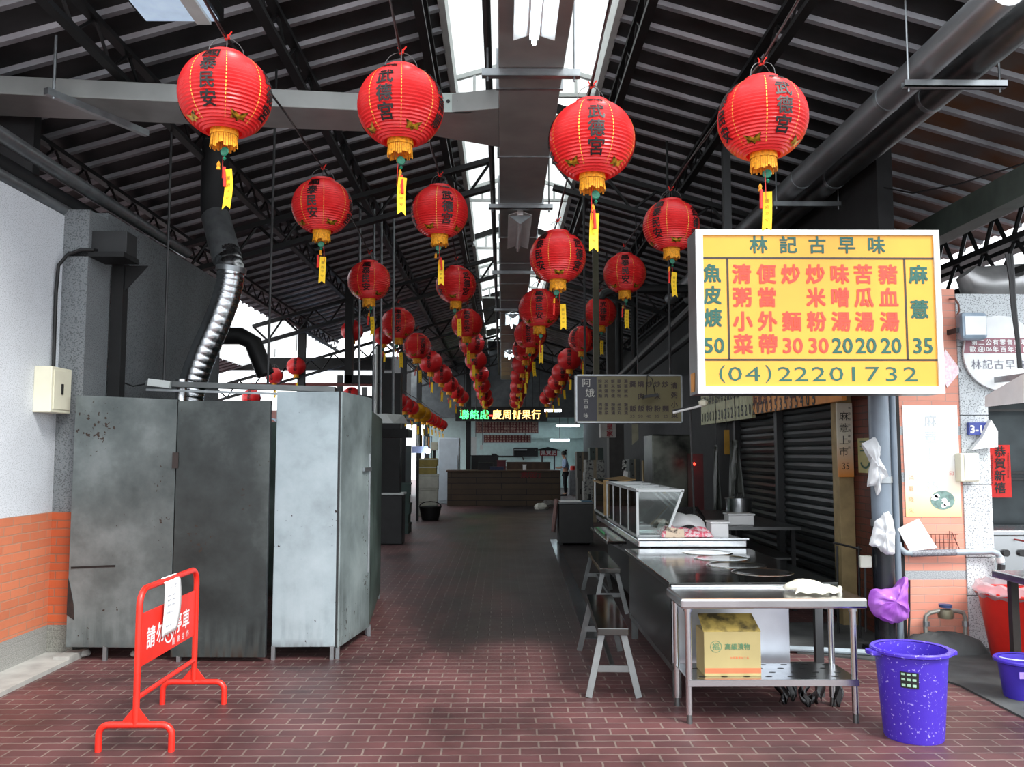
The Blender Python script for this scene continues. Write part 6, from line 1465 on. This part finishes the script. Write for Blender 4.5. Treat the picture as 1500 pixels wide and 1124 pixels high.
p, q = D(1061, 666, 11.0), D(1068, 630, 11.0); MB().tube([(p.x + 0.03, 10.995, q.z), (p.x + 0.03, 10.995, zR(p.x) - 0.02)], 0.006, 5).build('cord', black_rubber, t); MB().b2((p.x, 10.99, p.z), (q.x, 11.0, q.z)).build('strip', pm('gilt', (0.72, 0.55, 0.22), rough=0.4, metal=0.5), t)
# boxes and things on the right of the aisle
t = thing('bin_cabinet', 'dark metal bin cabinet with papers on its lid, at the right of the aisle', 'cabinet', (1.2, 15.3, 0))
MB().b2((0.98, 14.9, 0.03), (1.56, 15.5, 0.70)).build('body', pm('black_brown_metal', (0.13, 0.125, 0.12), rough=0.5, var=0.15), t, bevel=0.01)
MB().b2((0.96, 14.87, 0.70), (1.58, 15.53, 0.73)).build('lid', steel_dark, t, bevel=0.005)
for x in (1.02, 1.52): MB().b2((x - 0.02, 14.92, 0), (x + 0.02, 15.46, 0.03)).build('skid', black_iron, t)
tag(MB().b2((1.0, 14.9, 0.73), (1.36, 15.3, 0.742)).build('paper_sheet', paper), 'white paper on the lid of the dark bin cabinet', 'paper')
tag(MB().b2((1.37, 14.95, 0.73), (1.55, 15.35, 0.742)).build('blue_folder', pm('blue_card', (0.22, 0.40, 0.50), rough=0.5)), 'blue folder beside the white paper on the bin cabinet', 'folder')
tag(MB().grid(lambda u, v: (0.95 - 0.06 * v + 0.03 * math.sin(9 * u), 14.95 + 0.5 * u, 0.76 - 0.55 * v), 10, 6).build('cloth', pm('faded_pink_cloth', (0.50, 0.38, 0.36), rough=0.9, var=0.2), smooth=True, solid=0.008), 'faded pink cloth hanging from the bin cabinet', 'cloth')
def cardbox(label, px0, py0, px1, py1, Y, depth, m, zfloor=None, group=None, zb=None):
    p, q = D(px0, py1, Y), D(px1, py0, Y)
    z0 = p.z if zb is None else zb
    t = thing('carton', label, 'box', (p.x, Y, z0), group)
    MB().b2((p.x, Y, z0), (q.x, Y + depth, q.z)).build('body', m, t, bevel=0.008)
    MB().b2((p.x + (q.x - p.x) * 0.42, Y - 0.003, z0), (p.x + (q.x - p.x) * 0.58, Y - 0.001, q.z)).b2((p.x + (q.x - p.x) * 0.42, Y, q.z), (p.x + (q.x - p.x) * 0.58, Y + depth, q.z + 0.002)).build('tape', cardboard_d, t)
    MB().b2((p.x + 0.2 * (q.x - p.x), Y - 0.004, z0 + (q.z - z0) * 0.55), (p.x + 0.32 * (q.x - p.x), Y - 0.002, z0 + (q.z - z0) * 0.7)).build('hand_hole', black_iron, t)
    return q.z
gb_ = 'cartons stacked right of the far counter'
grey_c = pm('grey_brown_cardboard', (0.36, 0.35, 0.33), rough=0.8)
z = cardbox('grey carton at the bottom of the tall stack beside the far shop', 846, 700, 863, 735, 22.4, 0.5, grey_c, group=gb_, zb=0.0)
z = cardbox('grey carton in the middle of the tall stack beside the far shop', 845, 682, 863, 700, 22.4, 0.5, grey_c, group=gb_, zb=z)
z = cardbox('grey carton on top of the tall stack beside the far shop', 845, 662, 863, 682, 22.4, 0.5, grey_c, group=gb_, zb=z)
print_c = pm('printed_white_carton', (0.52, 0.52, 0.50), rough=0.7, rgb2=(0.25, 0.25, 0.25), scale=18, lo=0.40, hi=0.48)
z = cardbox('pale printed carton at the bottom of the wide stack', 856, 706, 886, 740, 19.8, 0.5, print_c, group=gb_, zb=0.0)
z = cardbox('pale printed carton second in the wide stack', 857, 692, 886, 706, 19.8, 0.5, print_c, group=gb_, zb=z)
z = cardbox('pale printed carton third in the wide stack', 858, 674, 885, 692, 19.8, 0.5, print_c, group=gb_, zb=z)
z = cardbox('dark green box on top of the wide stack', 864, 656, 884, 674, 19.8, 0.4, pm('dark_green_box', (0.22, 0.27, 0.25), rough=0.6), group=gb_, zb=z)
z = cardbox('grey crate at the bottom of the pair left of the steel cabinet', 923, 706, 938, 760, 14.0, 0.5, pm('greenish_grey_crate', (0.30, 0.32, 0.31), rough=0.6), zb=0.0)
z = cardbox('grey crate second in the pair left of the steel cabinet', 923, 691, 938, 706, 14.0, 0.5, pm('greenish_grey_crate', (0.30, 0.32, 0.31)), zb=z)
z = cardbox('grey crate on top of the pair left of the steel cabinet', 922, 673, 938, 690, 14.0, 0.5, pm('greenish_grey_crate', (0.30, 0.32, 0.31)), zb=z)
tag(MB().slab([D(911, 706, 14.2), D(919, 706, 14.2), D(920, 691, 14.2), D(914, 690, 14.2)], (0, 0.02, 0)).build('white_board', paper), 'small white board leaning left of the grey crates', 'board')
tag(MB().slab([D(911, 690, 14.2), D(917, 690, 14.2), D(918, 674, 14.2), D(912, 674, 14.2)], (0, 0.02, 0)).build('checked_cloth', pm('black_white_check', (0.7, 0.7, 0.68), rough=0.8, rgb2=(0.1, 0.1, 0.1), scale=30, lo=0.48, hi=0.52)), 'black and white cloth above the small white board', 'cloth')
for i, px in enumerate((942, 948, 953)):
    p = D(px, 706, 13.2); tag(MB().b2((p.x, 13.2, 0), (p.x + 0.04, 13.3, 1.45 + 0.12 * i)).build('plank', wood_pale), ['left', 'middle', 'right'][i] + ' of three pale planks standing left of the steel cabinet', 'plank')
t = thing('aisle_pillar', 'dark square pillar with a lantern sign, right of the far shop', 'pillar', (3.0, 18.5, 0), None, 'structure')
p, q = D(893, 740, 18.5), D(914, 640, 18.5)
MB().b2((p.x, 18.5, 0), (q.x, 18.9, 4.4)).build('shaft', pm('grey_brown_pillar', (0.24, 0.23, 0.22), rough=0.7), t)
t = thing('hanging_box_sign', 'white box sign with red characters below the beige menu sign', 'sign', D(890, 632, 15))
p, q = D(880, 641, 15.0), D(902, 620, 15.0)
fo = MB().b2((p.x, 15, p.z), (q.x, 15.25, q.z)).build('box', pm('dim_white_box', (0.62, 0.60, 0.58), rough=0.6), t)
tx = MB(); 
for ch, y in (('皇', 625), ('家', 635)): put(tx, ch, D(893, y, 14.995), UX, UZ, 0.11, bold=0.03)
tx.build('red_lettering', pm('deep_red_ink', (0.55, 0.12, 0.15)), fo)
MB().tube([D(891, 620, 15.1), Vector((D(891, 620, 15.1).x, 15.1, 5.1))], 0.012, 5).build('rod', dark_grey, t)
t = thing('hanging_banner', 'pale narrow banner hanging left of the steel cabinet', 'banner', D(931, 635, 12.6))
p, q = D(926, 652, 12.6), D(935, 620, 12.6)
MB().slab([(p.x, 12.6, p.z), (q.x, 12.6, p.z + 0.08), (q.x, 12.6, q.z), (p.x, 12.6, q.z)], (0, 0.01, 0)).build('cloth', pm('dim_cream_cloth', (0.55, 0.54, 0.46), rough=0.8), t)
MB().tube([(p.x, 12.6, q.z), (q.x, 12.6, q.z)], 0.01, 5).tube([(q.x, 12.6, q.z), (q.x, 12.6, zR(q.x) - 0.01)], 0.01, 5).build('rod', dark_grey, t)
# rag heap and bananas on the floor right of the counter
for i, (px, py, r, m, lab) in enumerate(((793, 742, 0.16, foam, 'white plastic bag lying left of the bin cabinet'), (804, 738, 0.18, pm('grey_sack', (0.45, 0.44, 0.42), rough=0.8), 'grey sack lying beside the white bag, left of the bin cabinet'), (806, 726, 0.16, pm('yellow_green_fruit', (0.50, 0.48, 0.25), rough=0.6, rgb2=(0.3, 0.2, 0.12), scale=14), 'heap of yellowish produce behind the grey sack'))):
    c = G(px, py + 4) 
    mb = MB().lathe([(0, 0), (r, 0.0), (r * 1.1, r * 0.4), (r * 0.7, r * 0.9), (0, r)], c, 14)
    for k, v in enumerate(mb.v): v += Vector((0.03 * math.sin(k * 2.3), 0.02 * math.cos(k * 1.3), 0.02 * math.sin(k * 3.1) if v.z > 0.02 else 0))
    tag(mb.build('floor_bundle', m, smooth=True), lab, 'bundle')

# ------------------------------------------------------------------ far end
t = thing('shop_counter', 'long dark brown panelled counter across the far end of the aisle', 'counter', (0, 26, 0))
cm = brick_mat('brown_panelling', (0.30, 0.235, 0.165), (0.26, 0.20, 0.14), (0.07, 0.05, 0.04), 1.5, 0.17, 0.012, 'xz', bump=0.4, rough=0.6, stain=0.6)
MB().b2((-1.62, 26, 0), (1.72, 26.7, 1.02)).build('front', cm, t)
MB().b2((-1.66, 25.96, 1.02), (1.76, 26.75, 1.06)).build('top', wood_brown, t, bevel=0.008)
MB().b2((1.72, 26.05, 0), (1.76, 26.7, 1.02)).build('end_panel', wood_brown, t)
tx = MB()
for i, ch in enumerate('素成行'): put(tx, ch, D(768 + 10 * i, 695, 25.99), UX, UZ, 0.22, bold=0.015)
tx.build('red_lettering', pm('dim_red_ink', (0.45, 0.09, 0.09)), t)
def farbox(label, cat, name, px0, py0, px1, py1, Y, depth, m, z0=1.06, extra=None):
    p, q = D(px0, py1, Y), D(px1, py0, Y)
    t = thing(name, label, cat, (p.x, Y, z0))
    MB().b2((p.x, Y, z0), (q.x, Y + depth, q.z)).build('body', m, t, bevel=0.01)
    MB().b2((p.x - 0.01, Y - 0.01, q.z), (q.x + 0.01, Y + depth + 0.01, q.z + 0.02)).build('top', extra or m, t)
    return t
farbox('dark raised cabinet standing behind the far counter', 'cabinet', 'back_cabinet', 742, 678, 806, 692, 27.2, 0.5, wood_brown, 0.0)
farbox('small white card box standing on the far counter', 'box', 'counter_box', 766, 682, 771, 689, 26.2, 0.15, paper)
farbox('dark red sign block on the far counter', 'sign', 'counter_sign', 728, 675, 741, 686, 26.3, 0.1, pm('dark_red_block', (0.35, 0.10, 0.13)))
farbox('blue box on the far counter', 'box', 'counter_box', 718, 685, 738, 688, 26.1, 0.3, pm('navy_box', (0.15, 0.18, 0.30)))
farbox('dark low machine on the left end of the far counter', 'machine', 'counter_machine', 700, 679, 722, 688, 26.4, 0.3, black_iron)
# LED sign
LY = 31.3
t = thing('led_sign', 'glowing scrolling sign with green and amber characters at the far end', 'sign', D(735, 616, LY))
p, q = D(667, 617, LY), D(802, 596, LY)
fc = MB().b2((p.x, LY, p.z), (q.x, LY + 0.2, q.z)).build('housing', black_iron, t)
led_g = pm('green_led', (0.35, 1.0, 0.6), emit=1.3, emit_rgb=(0.30, 0.95, 0.50)); led_a = pm('amber_led', (1.0, 0.85, 0.55), emit=1.5, emit_rgb=(1.0, 0.80, 0.45)); led_r = pm('red_led', (1, 0.2, 0.15), emit=1.3, emit_rgb=(1, 0.25, 0.2))
g_, a_, r_ = MB(), MB(), MB()
for ch, x in zip('聯絡處', (680.5, 695, 709.5)): put(g_, ch, D(x, 607.5, LY - 0.01), UX, UZ, 0.33, bold=0.015)
put(r_, '-', D(719, 609, LY - 0.01), UX, UZ, 0.05)
for ch, x in zip('慶周青果行', (728, 743, 757, 771, 785.5)): put(a_, ch, D(x, 607.5, LY - 0.01), UX, UZ, 0.33, bold=0.015)
g_.build('green_characters', led_g, fc); a_.build('amber_characters', led_a, fc); r_.build('red_dash', led_r, fc)
for x in (680, 790): MB().tube([D(x, 597, LY + 0.1), D(x, 597, LY + 0.1) + UZ * 1.9], 0.02, 5).build('hanger_rod', dark_grey, t)
def redmenu(label, px0, py0, px1, py1, Y, rows, ink):
    p, q = D(px0, py1, Y), D(px1, py0, Y)
    t = thing('red_menu_board', label, 'sign', (p.x, Y, p.z))
    MB().b2((p.x - 0.03, Y, p.z - 0.03), (q.x + 0.03, Y + 0.05, q.z + 0.03)).build('frame', galv, t)
    fc = MB().b2((p.x, Y - 0.01, p.z), (q.x, Y, q.z)).build('face', pm('maroon_board', (0.42, 0.13, 0.14), rough=0.5), t)
    tx = MB(); n = int((q.x - p.x) / 0.115); H = q.z - p.z
    pool = '牛肉湯麵羊排飯魚丸蛋花清炒豆干青菜'
    for i in range(n):
        x = p.x + (q.x - p.x) * (i + 0.5) / n
        for r in range(rows): put(tx, pool[(i * 3 + r * 5) % len(pool)], (x, Y - 0.012, q.z - H * (r + 0.5) / rows), UX, UZ, min(0.10, H / rows * 0.85), bold=0.02)
    tx.build('lettering', ink, fc)
    for x in (p.x + 0.2, q.x - 0.2): MB().tube([(x, Y + 0.03, q.z), (x, Y + 0.03, 5.55)], 0.015, 5).build('hanger_rod', dark_grey, t)
redmenu('dark red menu board with pale characters under the glowing sign', 697, 618, 788, 634, 32.2, 4, pm('pale_pink_ink', (0.85, 0.72, 0.66)))
redmenu('smaller dark red menu board below the first one', 709, 638, 777, 648, 32.8, 3, pm('pale_pink_ink', (0.85, 0.72, 0.66)))
rb_, p, q = board('small red signboard with white characters before the white back wall', 'sign', 'red_signboard', pm('cherry_board', (0.62, 0.13, 0.18), rough=0.5), (791, 659), (816, 668), 34.5, th=0.05)
tx = MB()
for i, ch in enumerate('黑寶肥'): put(tx, ch, D(796 + 7.6 * i, 663.5, 34.44), UX, UZ, 0.19, bold=0.02)
tx.build('lettering', text_white, rb_)
MB().slab([D(785, 659, 34.4), D(803, 655, 34.4), D(820, 659, 34.4), D(820, 660.5, 34.4), D(785, 660.5, 34.4)], (0, 0.5, 0)).build('little_roof', black_iron, rb_)
for x in (794, 812): MB().tube([D(x, 668, 34.6), Vector((D(x, 705, 34.6).x, 34.6, 0))], 0.03, 5).build('post', dark_grey, rb_)
t = thing('range_hood', 'dark range hood in front of the white back wall', 'hood', D(770, 663, 37))
p, q = D(753, 669, 37), D(788, 656, 37); MB().b2((p.x, 37, p.z), (q.x, 40, q.z)).build('hood', black_iron, t)
p, q = D(753, 660, 36.9), D(772, 658, 36.9); MB().b2((p.x, 36.85, p.z), (q.x, 36.95, q.z)).build('bright_edge', galv, t)
MB().tube([D(720, 666, 37.2), D(726, 666, 37.2), D(730, 669, 37.2), D(765, 669, 37.2), D(767, 674, 37.2)], 0.04, 6).build('gas_pipe', dark_grey, t)
def shoplight(label, px, py, wpx, Y, n=1):
    t = thing('fluorescent_fitting', label, 'light', D(px, py, Y), 'fluorescent lights of the far shop')
    for k in range(n):
        a = D(px - wpx / 2, py, Y + 0.25 * k); b = D(px + wpx / 2, py, Y + 0.25 * k); b.z = a.z
        MB().bar(a + UZ * 0.06, b + UZ * 0.06, 0.12, 0.05).build('body', white_paint, t)
        MB().tube([a, b], 0.035, 8).build('tube', tube_lit, t)
    MB().tube([D(px, py, Y) + UZ * 0.05, Vector((D(px, py, Y).x, Y, 3.3 if Y > 33.5 else 5.0))], 0.012, 5).build('hanger', dark_grey, t)
shoplight('lit fluorescent light just right of the glowing sign', 810, 602, 24, 29.0)
shoplight('cluster of lit fluorescent tubes above the white back wall', 832, 624, 34, 35.0, 3)
shoplight('lit fluorescent light low on the white back wall', 820, 645, 28, 37.5)
farbox('pale stove line along the white back wall', 'stove', 'kitchen_stove', 720, 684, 800, 700, 37.5, 0.6, steel, 0.0)
farbox('pale table with dishes behind the far counter, near the person', 'table', 'dish_table', 806, 690, 818, 705, 32.5, 0.6, white_frame, 0.0)
farbox('bluish cart with bottles right of the person', 'cart', 'service_cart', 834, 690, 846, 705, 33.0, 0.6, galv, 0.0)
tag(MB().lathe([(0, 0), (0.09, 0), (0.1, 0.05), (0.09, 0.16), (0, 0.17)], (D(839, 690, 33.2).x, 33.25, D(839, 690, 33).z + 0.02), 12).build('red_pot', red_paint, smooth=True), 'small red pot on the bluish cart', 'pot')
for i, (px0, px1, py0, py1, m, lab) in enumerate(((690, 702, 640, 705, white_frame, 'white vertical board with characters left of the red menu boards'), (703, 712, 652, 690, white_frame, 'pale notice board hanging beside the dark pole'), (682, 690, 600, 745, black_iron, 'dark pole left of the red menu boards'))):
    yy = 29.6 if i < 2 else 31.7
    p, q = D(px0, py1, yy), D(px1, py0, yy)
    o = MB().b2((p.x, yy, 0 if i == 2 else max(p.z, 1.1 + 0.6 * i)), (q.x - 0.1 * (i < 2), yy + 0.04 + 0.1 * (i == 2), q.z if i < 2 else 5.1)).build(['notice_board', 'notice_board', 'pole'][i], m)
    if i < 2: MB().tube([(q.x - 0.12, 29.62, q.z - 0.05), (q.x - 0.12, 29.62, zL(q.x - 0.12) - 0.01)], 0.012, 5).build('hanger_rod', dark_grey, o)
    tag(o, lab, ['board', 'board', 'pole'][i])
farbox('dark clutter of shelves at the left end behind the far counter', 'shelf', 'back_shelf', 690, 668, 730, 700, 28.2, 0.5, dark_grey, 0.0, black_iron)

# ------------------------------------------------------------------ the person at the far stall
def skinned(name, joints, edges, mat, parent, sub=2):
    me = bpy.data.meshes.new(name); o0 = ORG[parent.name]
    me.from_pydata([Vector(j[0]) for j in joints], edges, [])
    o = bpy.data.objects.new(name, me); COL.objects.link(o)
    o.modifiers.new('skin', 'SKIN')
    for i, j in enumerate(joints):
        r = j[1]; me.skin_vertices[0].data[i].radius = r if isinstance(r, tuple) else (r, r)
    me.skin_vertices[0].data[0].use_root = True
    s = o.modifiers.new('subdivision', 'SUBSURF'); s.levels = s.render_levels = sub
    m2 = bpy.data.meshes.new_from_object(o.evaluated_get(bpy.context.evaluated_depsgraph_get()))
    bpy.data.objects.remove(o)
    for p in m2.polygons: p.use_smooth = True
    m2.materials.clear(); m2.materials.append(mat)
    o = bpy.data.objects.new(name, m2); COL.objects.link(o); o.parent = parent; ORG[o.name] = o0
    return o
PP = D(827, 690, 34.0); PP = Vector((PP.x, 34.0 - 0.6, 0))
PP.y = 32.2; PP.x = D(827, 690, 32.2).x
t = thing('person', 'person in pale blue shirt and dark trousers, hair in a bun, standing far back', 'person', PP)
skin_m = pm('skin', (0.78, 0.58, 0.47), rough=0.55, var=0.04)
# facing left (-x), arms bent forward
J = [((0.02, 0, 0.90), (0.10, 0.13)), ((0.03, 0, 1.10), (0.09, 0.12)), ((0.02, 0, 1.28), (0.09, 0.14)), ((0.0, 0, 1.38), (0.05, 0.06)), ((-0.02, 0, 1.43), 0.048), ((-0.04, 0, 1.50), 0.075), ((-0.045, 0, 1.57), 0.08),
     ((0.02, -0.16, 1.33), 0.05), ((0.02, -0.19, 1.10), 0.040), ((-0.20, -0.15, 1.02), 0.032), ((-0.28, -0.13, 1.03), 0.028), ((-0.34, -0.125, 1.03), 0.016),
     ((0.02, 0.16, 1.33), 0.05), ((0.02, 0.19, 1.10), 0.040), ((-0.20, 0.13, 1.02), 0.032), ((-0.28, 0.11, 1.03), 0.028), ((-0.34, 0.105, 1.03), 0.016),
     ((0.03, -0.09, 0.84), 0.085), ((0.0, -0.10, 0.48), 0.055), ((0.03, -0.10, 0.09), 0.038), ((-0.12, -0.10, 0.03), 0.032),
     ((0.03, 0.09, 0.84), 0.085), ((0.02, 0.10, 0.48), 0.055), ((0.06, 0.10, 0.09), 0.038), ((-0.09, 0.10, 0.03), 0.032)]
E_ = [(0, 1), (1, 2), (2, 3), (3, 4), (4, 5), (5, 6), (2, 7), (7, 8), (8, 9), (9, 10), (10, 11), (2, 12), (12, 13), (13, 14), (14, 15), (15, 16), (0, 17), (17, 18), (18, 19), (19, 20), (0, 21), (21, 22), (22, 23), (23, 24)]
body = skinned('body', J, E_, skin_m, t)
fc = MB().lathe([(0, -0.012), (0.010, 0), (0, 0.022)], PP + Vector((-0.125, 0, 1.52)), 8); fc.build('nose', skin_m, body)
for s in (-1, 1):
    MB().lathe([(0, -0.008), (0.009, 0), (0, 0.008)], PP + Vector((-0.112, s * 0.028, 1.545)), 8).build('eye', text_black, body)
    MB().lathe([(0, -0.022), (0.012, 0), (0, 0.022)], PP + Vector((-0.03, s * 0.082, 1.53)), 8).build('ear', skin_m, body)
MB().b2(PP + Vector((-0.118, -0.02, 1.478)), PP + Vector((-0.108, 0.02, 1.484))).build('mouth', pm('lip', (0.6, 0.3, 0.28)), body)
hr = MB().lathe([(0.092, -0.06), (0.099, 0.0), (0.090, 0.05), (0.06, 0.085), (0, 0.098)], PP + Vector((-0.022, 0, 1.565)), 18)
hr.lathe([(0, -0.045), (0.035, -0.03), (0.048, 0), (0.035, 0.032), (0, 0.045)], PP + Vector((0.05, 0, 1.67)), 14)
hr.build('hair', pm('black_hair', (0.05, 0.045, 0.045), rough=0.5), t, smooth=True)
Js = [((0.02, 0, 0.88), (0.125, 0.16)), ((0.03, 0, 1.10), (0.115, 0.145)), ((0.02, 0, 1.28), (0.11, 0.16)), ((0.0, 0, 1.36), (0.07, 0.085)), ((0.02, -0.17, 1.33), 0.068), ((0.02, -0.195, 1.10), 0.058), ((-0.10, -0.17, 1.05), 0.05), ((0.02, 0.17, 1.33), 0.068), ((0.02, 0.195, 1.10), 0.058), ((-0.10, 0.165, 1.05), 0.05)]
skinned('shirt', Js, [(0, 1), (1, 2), (2, 3), (2, 4), (4, 5), (5, 6), (2, 7), (7, 8), (8, 9)], pm('pale_blue_shirt', (0.66, 0.75, 0.86), rough=0.8), t)
Jt = [((0.02, 0, 0.93), (0.125, 0.155)), ((0.03, -0.09, 0.80), 0.10), ((0.0, -0.10, 0.48), 0.075), ((0.03, -0.10, 0.10), 0.058), ((0.03, 0.09, 0.80), 0.10), ((0.02, 0.10, 0.48), 0.075), ((0.06, 0.10, 0.10), 0.058)]
skinned('trousers', Jt, [(0, 1), (1, 2), (2, 3), (0, 4), (4, 5), (5, 6)], pm('dark_trousers', (0.08, 0.08, 0.10), rough=0.8), t)
for s, dx in ((-1, -0.02), (1, 0.01)):
    MB().hexa([PP + Vector(v) for v in ((-0.17 + dx, s * 0.10 - 0.05, 0), (0.09 + dx, s * 0.10 - 0.045, 0), (0.09 + dx, s * 0.10 + 0.045, 0), (-0.17 + dx, s * 0.10 + 0.05, 0), (-0.13 + dx, s * 0.10 - 0.035, 0.06), (0.07 + dx, s * 0.10 - 0.03, 0.09), (0.07 + dx, s * 0.10 + 0.03, 0.09), (-0.13 + dx, s * 0.10 + 0.035, 0.06))]).build('shoe', black_rubber, t, bevel=0.012)
